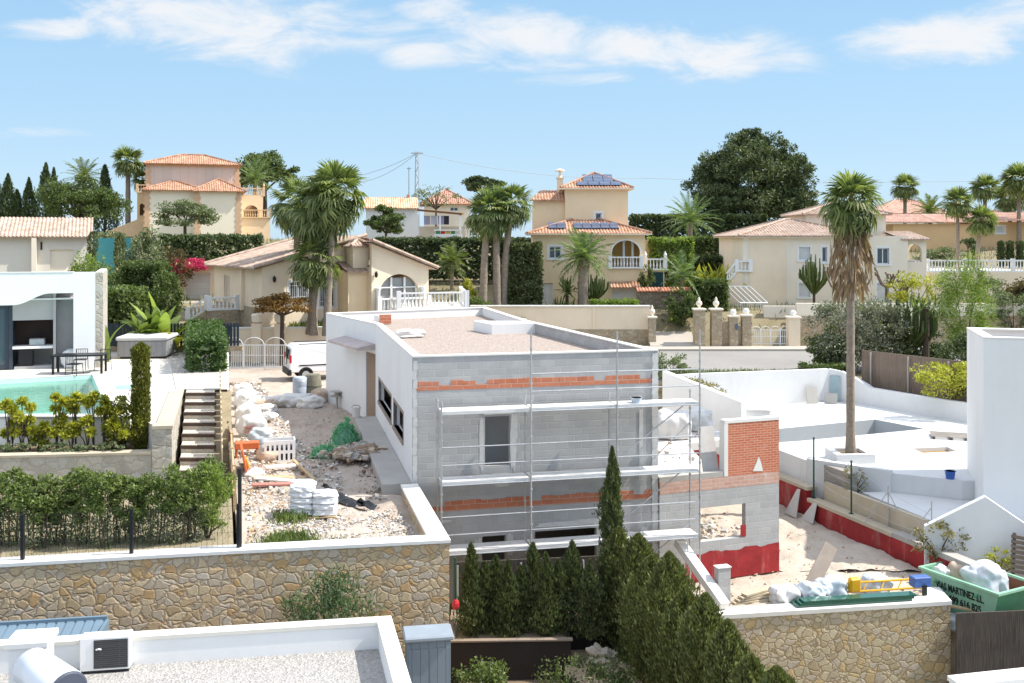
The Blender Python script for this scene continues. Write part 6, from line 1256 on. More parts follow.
m = MB(); m.add([(cx(743), -.1, 0), (cx(727), -.1, 0), (cx(727), -.1, cz(283)), (cx(735), -.1, cz(272)), (cx(743), -.1, cz(270)), (cx(743), 1.3, 0), (cx(727), 1.3, 0), (cx(727), 1.3, cz(283)), (cx(735), 1.3, cz(272)), (cx(743), 1.3, cz(270))], [(0, 1, 2, 3, 4)[::-1], (5, 6, 7, 8, 9), (1, 6, 7, 2), (2, 7, 8, 3), (3, 8, 9, 4)]); m.build('stair', CREAM2, VC)
m = MB(); balusters(m, (cx(726), -.15, cz(284)), (cx(736), -.15, cz(272)), .85, post=False); balusters(m, (cx(736), -.15, cz(271.5)), (cx(750), -.15, cz(271.5)), .85); m.build('stair_railing', WPAINT, VC)
t = thing('glass_lean_to', 'white framed sloping lean-to frame at the foot of the outside stair', 'frame', (X_(727, 76), 75.6, 6.5)); m = MB()
for k in range(6): x = k * .42; m.tube([(x, 1.8, 1.9), (x + .9, 0, .75)], .04, 4)
m.tube([(0, 1.8, 1.9), (2.1, 1.8, 1.9)], .05, 4); m.tube([(.9, 0, .75), (3.0, 0, .75)], .05, 4); m.build('rafters', WPAINT, t); m = MB()
for k in range(13): m.box(.9 + k * .17, .93 + k * .17, -.02, .01, 0, .75)
m.build('lattice', WPAINT, t)
# long terrace with balustrade to the right of that villa
tb = thing('terrace_wall', 'long beige terrace wall carrying a white balustrade to the right of the pale villa', 'wall', (0, 0, 6.3)); x0, x1 = X_(905, 79), X_(1060, 79); zt_ = Z_(272, 79) - 6.3; MB().box(x0 + 1.85, x1, 79.0, 79.3, 0, zt_).build('wall', CREAM2, tb); MB().box(x0 + 1.9, x1, 79.3, 90, zt_ - .3, zt_ - .02).build('terrace', PALE, tb)
for q_, (a, b) in enumerate(((x0, x0 + 1.75), (x0 + 1.85, x0 + 4.8), (x0 + 4.8, x0 + 8.6), (x0 + 8.6, x1))): m = MB(); balusters(m, (a, 78.75 if a == x0 else 79.15, zt_), (b, 78.75 if a == x0 else 79.15, zt_), .95, post=q_ % 2 == 1); m.build('balustrade', WPAINT, tb)
# ochre terraced houses behind
H3 = thing('terraced_house', 'long ochre terraced house with low salmon tiled roofs at the upper right', 'house', (X_(893, 112), 112, 10.4)); hx = lambda u: (u - 893) * .112; hz = lambda v: Z_(v, 112) - 10.4
OCR = plain('ochre_render', (.68, .46, .25), .9, var=.05, scale=.6, stain=.15, dark=(.56, .37, .2)); SAL = tilem('salmon_tiles', (.48, .25, .18), (.60, .36, .27), (.66, .46, .37)); shell(MB(), hx(972), 8, hz(224)).build('wall', OCR, H3); shell(MB(Tm(hx(972) + .01, 1, 0)), hx(1080) - hx(972), 8, hz(222), front=[(hx(1000) - hx(972), hx(1009) - hx(972), hz(233), hz(226))]).build('wall', OCR, H3)
window(H3, hx(1000), 1.08, hz(233), hx(1009) - hx(1000), hz(226) - hz(233), 1, surround=.1, shutter=.95)
for a, b, z in ((880, 942, 222), (935, 975, 222), (970, 1085, 220)): m = MB(); tile_poly(m, [(hx(a), -.5, hz(z)), (hx(b), -.5, hz(z)), (hx(b), 4.5, hz(z - 9)), (hx(a), 4.5, hz(z - 9))]); m.build('roof', SAL, H3)
H4 = thing('house', 'far house with a pinkish hipped roof on the skyline behind the palms', 'house', (X_(880, 135), 135, 11)); shell(MB(), 9, 7, 4.6).build('wall', PALE, H4); m = MB(); hip_roof(m, 0, 9, 0, 7, 4.6, 2.0, .5); m.build('roof', SAL, H4)
H5 = thing('house', 'far house roof with salmon tiles at the right end of the skyline', 'house', (X_(960, 140), 140, 11)); shell(MB(), 10, 7, 3.6).build('wall', PALE, H5); m = MB(); hip_roof(m, 0, 10, 0, 7, 3.6, 1.6, .5); m.build('roof', SAL, H5)

# ---- road front of the central and right villas
def gate_pillar(label, u, v0, v1, w_, Y, urn=True, grp=None, mat=STONE3):
    z0, z1 = Z_(v1, Y), Z_(v0, Y); t = thing('gate_pillar', label, 'pillar', (X_(u, Y), Y, z0), 0, grp); h = z1 - z0; MB().box(-w_ / 2, w_ / 2, -w_ / 2, w_ / 2, 0, h).build('shaft', mat, t); MB().box(-w_ / 2 - .08, w_ / 2 + .08, -w_ / 2 - .08, w_ / 2 + .08, h + .002, h + .12).build('cap', PALE, t, bevel=.02)
    if urn: MB().lathe([(.12, 0), (.07, .08), (.22, .3), (.2, .45), (.08, .55), (.1, .65), (.02, .8)], (0, 0, h + .12), 10).build('urn', PALE, t, smooth=True)
    else: MB().ball((0, 0, h + .34), .23, 10).build('globe', WPAINT, t, smooth=True)
    return t
gate_pillar('left tall stone gate pillar with a white urn at the foot of the ramp', 699, 310, 352, .72, 69.8); gate_pillar('second tall stone gate pillar with a white urn, right of the dark gap', 716, 310, 352, .72, 69.8)
gate_pillar('stone gate pillar with a white ball lamp above the letter box', 733, 317, 351, .6, 69.8, False); gate_pillar('stone gate pillar with a white ball lamp left of the white gate', 746, 316, 350, .62, 69.8, False)
gate_pillar('small stone pillar with a white urn at the end of the cream wall', 652, 318, 345, .5, 70.4); gate_pillar('broad pale pillar at the right end of the white gate', 793, 318, 348, .8, 70.0, False, mat=CREAM2)
w = thing('garden_wall', 'low stone wall with a pedestrian door between the two right gate pillars', 'wall', (X_(716, 69.9), 69.85, 4.3)); MB().box(.36, 1.15, -.1, .2, 0, 2.0).build('masonry', STONE3, w); MB().box(1.5, 2.0, .05, .12, 0, 1.7).build('door', plain('cream_gate', (.62, .52, .38), .7), w); MB().box(1.25, 1.42, -.42, -.36, 1.5, 1.85).build('letter_box', plain('blue_letter_box', (.10, .14, .22), .5), w)
def iron_gate(label, x, y, z, L_, h, arches, rz=0, bars=.13):
    t = thing('gate', label, 'gate', (x, y, z), rz); m = MB(); m.box(0, L_, -.02, .02, .1, .15); m.box(0, L_, -.02, .02, h - .08, h - .03)
    m.box(0, L_, -.02, .02, h * .55, h * .55 + .03); m.build('rails', WPAINT, t); m = MB()
    for k in range(int(L_ / bars) + 1): m.box(k * bars - .012, k * bars + .012, -.012, .012, .1, h - .03)
    m.build('bars', WPAINT, t); m = MB(); w_ = L_ / arches
    for k in range(arches): m.tube([(k * w_ + w_ / 2 + math.cos(a) * w_ * .46, 0, h - .04 + math.sin(a) * w_ * .34) for a in (math.pi * q / 10 for q in range(11))], .02, 5)
    m.build('hoops', WPAINT, t)
    for k in range(arches + 1): MB().box(k * w_ - .03, k * w_ + .03, -.035, .035, 0, h + .02).build('post', WPAINT, t)
    return t
iron_gate('white iron vehicle gate with hoops between the ball lamp pillar and the broad pale pillar', X_(751, 69.9), 69.9, 4.62, X_(790, 69.9) - X_(751, 69.9), 1.15, 4)
iron_gate('white iron gate with large hoops closing the building site drive', X_(222, 57), 57.0, 4.62, X_(286, 57) - X_(222, 57), 1.45, 3)
w = thing('garden_wall', 'cream and stone retaining wall below the central villa along the road', 'wall', (0, 0, 4.3)); MB().box(X_(470, 71), X_(650, 71), 71, 71.4, 0, 1.35).build('masonry', STONE3, w); MB().box(X_(470, 71), X_(650, 71), 71.05, 71.4, 1.352, 2.95).build('render', CREAM2, w); MB().box(X_(470, 71), X_(650.5, 71), 70.95, 71.45, 2.952, 3.05).build('coping', CAPW, w); MB().box(X_(594, 71) - .1, X_(594, 71) + .1, 70.97, 71.04, 1.36, 2.95).build('joint_pier', CREAM2, w)
w = thing('garden_wall', 'brown stone garden wall topped with red tiles beside the central villa', 'wall', (0, 0, 6.0)); MB().box(X_(637, 76), X_(694, 76), 76, 76.4, -1, Z_(291, 76) - 6).build('masonry', rubble('brown_masonry', [(.25, .19, .13), (.31, .25, .18), (.28, .24, .19)], (.16, .12, .08), 3, 1.5, .03), w); m = MB(); tile_poly(m, [(X_(637, 76), 75.85, Z_(291, 76) - 5.99), (X_(694, 76), 75.85, Z_(291, 76) - 5.99), (X_(694, 76), 76.5, Z_(289, 76) - 5.9), (X_(637, 76), 76.5, Z_(289, 76) - 5.9)]); m.build('tile_coping', TILE3, w)
w = thing('garden_wall', 'pale rendered and stone garden wall below the right hand villa', 'wall', (0, 0, 4.3)); x0, x1 = X_(797, 71), X_(1060, 71); MB().box(x0, x1, 71, 71.4, 0, 2.3).build('masonry', STONE3, w); MB().box(x0, x1, 71.05, 71.4, 2.302, 3.2).build('render', PALE, w)
w = thing('garden_wall', 'short stone and render garden wall with an opening right of the lean-to frame', 'wall', (0, 0, 5.5)); MB().box(X_(764, 73), X_(800, 73), 73, 73.3, 0, Z_(306, 73) - 5.5).build('render', PALE, w); MB().box(X_(770, 73), X_(790, 73), 72.9, 72.99, 0, Z_(318, 73) - 5.5).build('masonry', STONE3, w)
struct('villa_terraces', MB().slab([(X_(790, 74), 71.4), (60, 71.4), (60, 79.2), (X_(790, 74), 79.2)], 4, 6.75), SOIL)
# lattice pylon, pole and wires
t = thing('pylon', 'slim lattice electricity pylon on the skyline', 'pylon', (X_(417, 150), 150, 10)); h = Z_(151, 150) - 10; m = MB()
for a, b in ((-1, -1), (1, -1), (1, 1), (-1, 1)): m.tube([(a * .45, b * .45, 0), (a * .18, b * .18, h)], .05, 4)
for k in range(14):
    z0, z1 = h * k / 14, h * (k + 1) / 14; r0 = .45 - .27 * k / 14; r1 = .45 - .27 * (k + 1) / 14; s = 1 if k % 2 else -1
    m.tube([(-r0 * s, -r0, z0), (r1 * s, -r1, z1)], .03, 3); m.tube([(-r0 * s, r0, z0), (r1 * s, r1, z1)], .03, 3)
m.build('lattice', GALV, t); MB().box(-.9, .9, -.06, .06, h - .4, h - .25).build('cross_arm', GALV, t)
t = thing('utility_pole', 'bare grey pole left of the lattice pylon', 'pole', (X_(409, 140), 140, 10)); MB().tube([(0, 0, 0), (0, 0, Z_(167, 140) - 10)], [.13, .08], 7).build('pole', GALV, t); MB().box(-.3, .3, -.03, .03, Z_(169, 140) - 10, Z_(168, 140) - 10).build('cross_arm', GALV, t)
t = thing('power_lines', 'thin sagging power lines strung from the lattice pylon', 'wires', (0, 0, 10)); p = Vector((X_(417, 150), 150, Z_(153, 150) - 10))
for q, sag in ((Vector((X_(640, 170), 170, Z_(178, 170) - 10)), 1.2), (Vector((X_(300, 160), 160, Z_(178, 160) - 10)), 1.6), (Vector((X_(330, 160), 160, Z_(182, 160) - 10)), 1.8)):
    MB().tube([p.lerp(q, k / 12) - Vector((0, 0, sag * 4 * (k / 12) * (1 - k / 12))) for k in range(13)], .035, 4).build('wire', plain('wire', (.35, .37, .40), .6), t)
MB().tube([(X_(640, 170), 170, Z_(178, 170) - 10), (X_(800, 175), 175, Z_(183, 175) - 10), (X_(1100, 180), 180, Z_(180, 180) - 10)], .035, 4).build('wire', plain('wire', (1, 1, 1)), t)
# ================================================================ planting
def gz(x, y): return zT(x, y)
# ---- young cypresses in the dark planters, tall one and the dense hedge by the scaffold
us = [471, 484, 496, 508, 521, 533, 546, 558, 572, 590]; tops = [543, 562, 556, 560, 566, 543, 553, 560, 541, 560]; gl = 'young cypresses in the dark planters'
for i, (u, v) in enumerate(zip(us, tops)):
    Y = 25.15 + .25 * (i % 3); z0 = 2.05; h = Z_(v, Y) - z0
    conifer('cypress', ORD[i] + ' young cypress from the left in the dark planters before the reed fence', 'cypress', (X_(u, Y), Y, z0), h, .40 + .07 * (i % 3), L_CYP, 100 + i, 5200, .10, gl, tip=.65, lump=.5)
conifer('cypress', 'tallest slim cypress rising in front of the scaffold above the others', 'cypress', (X_(612, 26.0), 26.0, 1.4), Z_(447, 26.0) - 1.4, .56, L_CYP, 120, 14000, .115, None, tip=.68, lump=.42)
row = [(2.75, 25.7, 3.95, .62), (3.15, 24.9, 3.9, .72), (3.35, 23.9, 4.0, .72), (3.6, 22.9, 3.95, .72), (3.8, 21.9, 3.95, .70), (4.05, 20.9, 3.85, .68), (4.3, 19.9, 3.75, .66), (4.55, 19.0, 3.6, .62), (4.85, 18.3, 3.3, .58)]
for i, (x, y, h, r) in enumerate(row):
    conifer('leyland_cypress', ORD[i] + ' tree from the far end of the dense cypress hedge row beside the planters', 'cypress', (x, y, -.3), h + .95 + .24 * math.sin(i * 2.6), r * (.98 + .1 * math.sin(i * 4.1)), L_LEYL, 130 + i, 17000, .115, 'dense cypress hedge trees in the front garden', tip=.16, lump=.3, flare=.1, aspect=.34)
shrub('shrub', 'bright green round shrub in front of the dark planter', 'shrub', (-.65, 22.2, 1.2), (.66, .6, 1.65), L_MID, 150, 3200, 45, .09)
shrub('shrub', 'dark green spreading shrub below the second dark planter', 'shrub', (1.75, 22.6, .6), (1.15, .8, 2.05), L_HEDGE, 151, 5200, 60, .09)
shrub('rosemary_bush', 'green feathery bush against the big stone wall behind the near parapet', 'shrub', (-3.9, 21.5, 1.4), (1.15, .7, 3.3), leafm('rosemary_leaf', (.045, .08, .035), (.10, .15, .07), (.17, .22, .11)), 152, 9000, 70, .15, None, .3, aspect=.2, upright=.6)

# ---- row of bushes on the left terrace
us = [-14, 10, 34, 58, 82, 105, 128, 151, 174, 195]
for i, u in enumerate(us):
    Y = 22.75 + .045 * i + .15 * math.sin(i * 2.3); x = X_(u, Y); t = thing('terrace_bush', ORD[i] + ' bare stemmed leafy bush from the left in the terrace row above the stone wall', 'bush', (x, Y, 5.03), 0, 'bushes in the terrace row above the stone wall'); rng = np.random.default_rng(200 + i); h = 1.52 + .14 * math.sin(i * 1.7)
    p, o, cc = crown_pts(rng, (0, 0, h * .72), (.54, .45, h * .38), 30, 3000, .3); D = rng.normal(size=(3000, 3)) + o * .4 + np.array([0, 0, .5]); V, Q = leafquads(p, D, .085, .04, rng); npmesh('foliage', V, Q, leafm('terrace_bush_leaf', (.07, .10, .03), (.17, .215, .065), (.30, .34, .12)), t)
    q = 900; z = rng.uniform(0, h * .55, q); a = rng.uniform(0, 6.28, q); r = rng.uniform(.05, .34, q); V, Q = leafquads(np.stack([r * np.cos(a), r * np.sin(a), z], 1), rng.normal(size=(q, 3)) + np.array([0, 0, .6]), .075, .034, rng); npmesh('lower_leaves', V, Q, L_OLIVE, t)
    m = MB()
    for k in range(9): c = Vector(cc[k]); b = Vector((c.x * .7, c.y * .7, -.03)); m.tube([b, b.lerp(c, .5) + Vector((rng.normal() * .04, 0, 0)), c], [.014, .012, .006], 5)
    m.build('stems', BARK, t)
p = P(212, 470, 25.6); shrub('round_bush', 'rounded green bush at the foot of the sleeper stairs', 'bush', (p.x, p.y, 5.03), (.5, .5, 1.35), L_MID, 220, 3000, 40, .07)
p = P(206, 520, 23.4); t = shrub('bamboo', 'yellow green feathery bamboo clump at the corner by the black fence post', 'bamboo', (p.x, 23.4, 5.03), (.62, .45, 1.75), L_BRIGHT, 221, 4200, 50, .11, None, .28, aspect=.22, upright=.5)
grass('terrace_weeds', 2500, quad_area([(-14, 21.2), (-6.4, 22.9), (-8.2, 28.8), (-14, 28)]), .12, L_OLIVE, 222, flat(5.03))
# ---- yellow green rosette plants along the pool wall
specs = [(8, 404, 0), (22, 402, 1), (12, 424, 2), (30, 420, 3), (44, 426, 4), (56, 398, 5), (62, 418, 6), (76, 397, 7), (72, 427, 8), (88, 420, 9), (94, 396, 10), (104, 400, 11), (112, 424, 12), (38, 434, 13)]
for i, (u, v, k) in enumerate(sorted(specs)):
    Y = 29.15 + .1 * (k % 4); h = Z_(v, Y) - 5.82; t = thing('rosette_plant', ORD[i] + ' bare stalked yellow green rosette plant counted from the left along the pool wall', 'plant', (X_(u, Y), Y, 5.82), 0, 'yellow green rosette plants along the pool wall'); rng = np.random.default_rng(240 + i); m = MB(); Vs = []; Qs = []; b = 0
    hd = [(0, 0, h)] + [(rng.normal() * .17, rng.normal() * .08, h - rng.uniform(.05, .4)) for _ in range(3)]
    for c in hd:
        n = 95; d = _unit(rng.normal(size=(n, 3)) + np.array([0, 0, .3])); V, Q = leafquads(np.array(c) + d * .11, d, .19, .07, rng); Vs.append(V); Qs.append(Q + b); b += len(V); m.tube([(0, 0, -.03), (c[0] * .4, c[1] * .4, c[2] * .6), c], [.02, .017, .013], 5)
    npmesh('rosettes', np.vstack(Vs), np.vstack(Qs), L_YEL, t); m.build('stalks', BARK, t)
p = P(122, 410, 29.5); t = shrub('shrub', 'dense yellowing shrub at the corner of the pool wall', 'shrub', (p.x, 29.5, 5.82), (.62, .45, 1.5), leafm('olive_yellow_leaf', (.10, .11, .015), (.22, .22, .03), (.36, .32, .05), trans=.3), 260, 3200, 40, .1)
for i, u in enumerate((5, 28, 52, 70, 90, 110)): shrub('ground_cover_plant', ORD[i] + ' low grey green cushion from the left at the foot of the rosette plants', 'plant', (X_(u, 28.9), 28.9, 5.82), (.4, .2, .32), L_OLIVE, 270 + i, 420, 12, .09, 'low cushions in the planting bed', stem=False)
conifer('columnar_cypress', 'yellow green clipped column of cypress beside the stone pier', 'cypress', (X_(153, 30.6), 29.6, 5.82), Z_(343, 29.6) - 5.82, .33, leafm('golden_cypress_leaf', (.06, .075, .012), (.15, .155, .025), (.24, .22, .05), trans=.2), 280, 9000, .11, None, tip=.05, lump=.08, flare=.03)
conifer('columnar_cypress', 'tiny slim cypress standing behind the yellowing shrub', 'cypress', (X_(137, 31), 30.9, 6.6), .75, .1, L_CYP, 281, 500, .09, None, tip=.4)
# ---- hedge by the gravel path, shrubs behind the hot tub
hedge('hedge', 'chunky light green clipped hedge between the gravel path and the site fence', (X_(204, 40.5) + .1, 40.5, 6.3), (X_(199, 49.5) + .3, 49.5, 6.5), 1.55, 1.75, leafm('fresh_hedge_leaf', (.035, .065, .02), (.085, .14, .045), (.15, .21, .08)), 300, 110, .13)
def bop(label, loc, n, L, W, mat, seed, **k): return blades('bird_of_paradise', label, 'plant', loc, n, L, W, mat, seed, **k)
bop('low bird of paradise plant with dark leaves left of the hot tub', (X_(143, 48), 48, 7.3), 22, 1.5, .42, L_MID, 310, bend=.7, spread=.3)
bop('tall bird of paradise plant with yellow green leaves right of the hot tub', (X_(158, 48.3), 48.3, 6.9), 20, 2.4, .55, L_BRIGHT, 311, bend=.6, spread=.3, hi=88, lo=35)
bop('yellow leaved banana plant beside the path hedge', (X_(167, 47.6), 47.6, 6.7), 12, 1.7, .45, L_YEL, 312, bend=.8, spread=.2)
bop('single arching pale banana leaf plant at the stone end of the pool house', (X_(103, 44), 44.2, 6.6), 4, 2.3, .3, L_BRIGHT, 313, bend=.9, hi=86, lo=70)
# clipped hedges stepping up behind the pool house
hedge('hedge', 'mid green clipped hedge block directly behind the slatted fence', (X_(101, 53), 53, 6.4), (X_(143, 53), 53, 6.4), 1.8, Z_(288, 53) - 6.4, L_MID, 320, 70, .18)
hedge('hedge', 'dark clipped hedge wall behind the bird of paradise plants', (X_(127, 57), 57, 6.5), (X_(166, 57), 57, 6.5), 2.0, Z_(262, 57) - 6.5, L_HEDGE, 321, 70, .18)
shrub('shrub', 'low rounded yellow green bush right behind the pool house roof', 'shrub', (X_(103, 56), 56.5, 6.5), (1.6, 1.2, Z_(262, 56) - 6.5), L_MID, 322, 5000, 60, .16)
shrub('shrub', 'dark rounded evergreen at the right end of the dark hedge wall', 'shrub', (X_(163, 55), 55.5, 6.5), (.85, .8, Z_(268, 55) - 6.5), L_HEDGE, 323, 5000, 60, .16)
shrub('shrub', 'feathery olive shrub above the dark hedge', 'shrub', (X_(145, 62), 62, 6.6), (1.5, 1.2, Z_(228, 62) - 6.6), L_OLIVE, 324, 6000, 70, .2, upright=.5)
shrub('shrub', 'bushy green shrub behind the white house', 'shrub', (X_(92, 62), 62, 6.6), (1.2, 1, Z_(245, 62) - 6.6), L_BRIGHT, 325, 3500, 50, .18)
for i, (u, v, lb) in enumerate(((92, 232, 'slim clipped evergreen column left of the blue screens'), (120, 234, 'clipped evergreen column right of the blue screens'))): conifer('columnar_cypress', lb, 'cypress', (X_(u, 66), 66, 6.8), Z_(v, 66) - 6.8, .42, L_CYP, 326 + i, 2200, .2, None, tip=.08)
t = thing('privacy_screen', 'turquoise fabric privacy screens above the white garden wall', 'screen', (X_(72, 70), 70, 7.2)); TQ = plain('turquoise_screen', (.07, .30, .34), .7)
for a, b in ((72, 86), (94, 114), (124, 131)): MB().box(X_(a, 70) - X_(72, 70), X_(b, 70) - X_(72, 70), 0, .04, .9, Z_(238, 70) - 7.2).build('panel', TQ, t)
MB().box(-.2, X_(170, 70) - X_(72, 70), .06, .3, -.5, .9).build('wall', PALE, t)
t = bop('pink bougainvillea', (0, 0, -50), 1, .1, .1, L_PINK, 1) if False else shrub('bougainvillea', 'bright pink bougainvillea spilling over the garage roof', 'shrub', (X_(183, 74), 74.6, 9.4), (1.6, 1.0, 1.35), L_PINK, 330, 2200, 30, .18, stem=False)
shrub('shrub', 'brownish climbing shrub between the pink bougainvillea and the dark hedge', 'shrub', (X_(172, 74), 74, 7.3), (1.5, 1.0, 4.2), leafm('brown_leaf', (.05, .04, .02), (.12, .09, .04), (.2, .14, .07)), 331, 3500, 50, .18)
tree('olive_tree', 'wide bushy grey green tree in front of the peach villa', 'tree', (X_(185, 92), 92, 9.5), Z_(216, 92) - 9.5, (2.9, 2.2, 1.6), L_OLIVE, 332, 7000, 50, .24, .18)
shrub('shrub', 'silvery shrub at the foot of the peach villa', 'shrub', (X_(196, 86), 86, 8.5), (2.2, 1.5, 3.2), L_GREY, 333, 4200, 50, .22, upright=.4)
hedge('hedge', 'long dark clipped hedge between the peach villa and the tiled roof', (X_(160, 80), 80, 8.0), (X_(262, 82), 82, 8.2), 1.8, Z_(234, 81) - 8.1, L_DARK, 334, 45, .24)
hedge('hedge', 'long tall dark hedge behind the arched villa and the palms', (X_(376, 88), 88, 8.6), (X_(540, 88), 88, 8.6), 2.0, Z_(238, 88) - 8.6, L_DARK, 335, 45, .24)
hedge('hedge', 'dark green clipped hedge block left of the central villa', (X_(508, 75), 75.2, 6.8), (X_(541, 75), 75.2, 6.8), 2.2, Z_(243, 75) - 6.8, L_CYP, 336, 80, .2)
# ---- trees at the upper left
for i, (u, v, w_) in enumerate(((8, 174, .9), (29, 178, .8), (46, 163, 1.1), (54, 168, .7), (105, 165, 1.1), (17, 190, .8), (-6, 170, 1.0))):
    conifer('cypress', ('slender dark cypress near the left edge of the photo', 'thin cypress second in the upper left group', 'tallest dark cypress of the upper left group', 'slim cypress just right of the tallest one in the upper left group', 'solitary pointed cypress right of the round dark tree', 'shorter cypress in the middle of the upper left group', 'cypress cut by the left edge of the photo')[i], 'cypress', (X_(u, 112), 112, 11.2), Z_(v, 112) - 11.2, w_ * 1.55, L_DARK, 340 + i, 4200, .36, 'dark cypresses at the upper left', tip=.6)
tree('round_tree', 'broad round dark evergreen tree at the upper left beside the cypresses', 'tree', (X_(80, 88), 88, 9.2), Z_(206, 88) - 9.2, (3.9, 3, 2.5), L_HEDGE, 350, 13000, 90, .26, .3)
shrub('shrub', 'grey green bushes on the slope below the peach villa stair', 'shrub', (X_(115, 98), 98, 10.2), (2.6, 2, 2.6), L_OLIVE, 351, 4500, 50, .25)
shrub('shrub', 'pale grass like shrub below the ochre stair wall', 'shrub', (X_(132, 86), 86, 8.3), (2.0, 1.5, 2.6), L_GREY, 352, 3500, 40, .25, upright=.8)
tree('tree', 'dark green tree behind the peach villa terrace', 'tree', (X_(265, 128), 128, 11.5), Z_(178, 128) - 11.5, (4.6, 4, 3.2), L_HEDGE, 353, 8000, 60, .4, .3)
palm('palm_tree', 'fan palm with a clean trunk left of the peach villa tower', (X_(128, 112), 112, 11.2), Z_(163, 112) - 11.2, .3, seed=1, nl=34, rad=1.35, pet=1.0, droop=.35)
palm('palm_tree', 'small palm crown peeping out beside the peach villa tower', (X_(143, 116), 116, 11.2), Z_(180, 116) - 11.2, .25, seed=2, nl=26, rad=1.0, pet=.8)
palm('palm_tree', 'palm crown behind the round dark tree at the upper left', (X_(84, 116), 116, 11.2), Z_(178, 116) - 11.2, .3, 'pinnate', 3, 34, 3.0)
palm('palm_tree', 'date palm in front of the dark tree beside the peach villa terrace', (X_(255, 118), 118, 11.4), Z_(180, 118) - 11.4, .3, 'pinnate', 4, 40, 3.2, mat=L_PALMG)
tree('tree', 'bare twiggy tree on the skyline right of the pylon', 'tree', (X_(436, 118), 118, 11.3), Z_(200, 118) - 11.3, (3.2, 2, 2.0), L_OLIVE, 354, 900, 40, .25, .12, limbs=24)
tree('tree', 'round dark tree on the skyline above the palm trio', 'tree', (X_(482, 128), 128, 11.5), Z_(187, 128) - 11.5, (2.7, 2.2, 1.6), L_DARK, 355, 4500, 40, .34, .2)
tree('tree', 'dark leafy tree in front of the plain white house', 'tree', (X_(386, 94), 94, 9.2), Z_(224, 94) - 9.2, (1.9, 1.5, 1.6), L_HEDGE, 356, 4500, 40, .26, .15)
palm('palm_tree', 'small palm leaning before the long dark hedge', (X_(452, 84), 84, 8.0), Z_(262, 84) - 8.0, .16, 'pinnate', 5, 22, 1.9)
# ---- palms of the arched villa
palm('palm_tree', 'left thick trunked fan palm of the pair before the arched villa', (X_(312, 61.6), 61.6, 6.4), Z_(212, 61.6) - 6.4, .30, seed=11, nl=42, rad=1.4, pet=1.25, lean=(.5, .0), boots=1.2, droop=.45, hi=80, lo=-62)
palm('palm_tree', 'right darker fan palm of the pair before the arched villa', (X_(327, 60.6), 60.6, 6.4), Z_(196, 60.6) - 6.4, .24, seed=12, nl=40, rad=1.35, pet=1.2, lean=(.5, 0), boots=1.6, droop=.45, lo=-58)
palm('palm_tree', 'low fan palm crown in front of the arched villa window', (X_(314, 60.9), 60.9, 6.4), Z_(262, 60.9) - 6.4, .22, seed=13, nl=36, rad=1.15, pet=1.0, droop=.4, lo=-60)
palm('palm_tree', 'fan palm behind the pair, over the roof of the arched villa', (X_(297, 66), 66, 6.6), Z_(206, 66) - 6.6, .25, seed=14, nl=36, rad=1.2, pet=1.1, droop=.45, lo=-60)
tree('shrub_tree', 'rust brown umbrella shaped small tree beside the cream pillars', 'tree', (X_(282, 59.8), 59.8, 4.6), Z_(306, 59.8) - 4.6, (1.75, 1.4, .95), L_RUST, 360, 4200, 45, .16, .14)
grass('weeds', 1800, quad_area([(-14, 62.3), (-3.5, 66), (-3, 67), (-14, 63.5)]), .45, L_MID, 361, flat(6.5))
# ---- palm trio and garden of the central villa
for i, (u, v, lx, lb) in enumerate(((481, 216, .3, 'left fan palm of the trio left of the central villa'), (494, 212, -.1, 'middle fan palm of the trio left of the central villa'), (504, 206, .6, 'right leaning fan palm of the trio left of the central villa'))):
    u0 = (483, 497, 503)[i]; palm('palm_tree', lb, (X_(u0, 73.5 + i * .4), 73.5 + i * .4, 6.7), Z_(v, 74) - 6.7, .30, seed=20 + i, nl=32, rad=1.2, pet=1.05, lean=(lx, 0), boots=.8, droop=.4, lo=-55, mat=L_PALMG if i == 1 else L_PALM)
palm('palm_tree', 'date palm standing in front of the central villa wall', (X_(583, 74), 74, 6.8), Z_(258, 74) - 6.8, .42, 'pinnate', 30, 46, 2.5, mat=L_PALMG, boots=1.0, hi=80, lo=-30)
candelabra('cactus', 'dark candelabra cactus behind the date palm trunk', (X_(594, 74.8), 74.8, 6.8), 2.7, 1.25, L_HEDGE, 31, 34)
blades('yucca', 'dark yucca clump left of the date palm trunk', 'plant', (X_(567, 74.4), 74.4, 6.8), 46, 1.3, .14, L_MID, 32, z0=1.4, stemr=.12, spread=.35, lo=-20)
blades('yucca', 'low dark strap leaved clump at the foot of the yucca', 'plant', (X_(563, 73.6), 73.6, 6.8), 40, 1.1, .14, L_HEDGE, 33, spread=.35)
hedge('hedge', 'low bright green hedge along the top of the cream wall', (X_(590, 72.6), 72.6, 6.7), (X_(638, 72.6), 72.6, 6.7), .9, .95, L_BRIGHT, 34, 120, .14)
hedge('hedge', 'low ragged green planting along the cream wall left of the palms', (X_(508, 72.2), 72.2, 6.6), (X_(585, 72.2), 72.2, 6.6), .7, .62, L_OLIVE, 35, 120, .14)
shrub('round_bush', 'round clipped bush at the end of the white balustrade', 'bush', (X_(478, 71.9), 72.2, 6.5), (1.0, .9, 1.5), L_MID, 36, 3200, 50, .13)
shrub('shrub', 'yellow leaved shrub behind the white balustrade', 'shrub', (X_(467, 76), 76, 6.8), (.7, .6, 2.2), L_YEL, 37, 1300, 25, .2)
shrub('shrub', 'small conical bush on the balcony wall of the central villa', 'shrub', (X_(646, 77), 77.0, 7.9), (.65, .5, 2.0), L_HEDGE, 38, 1500, 25, .14)
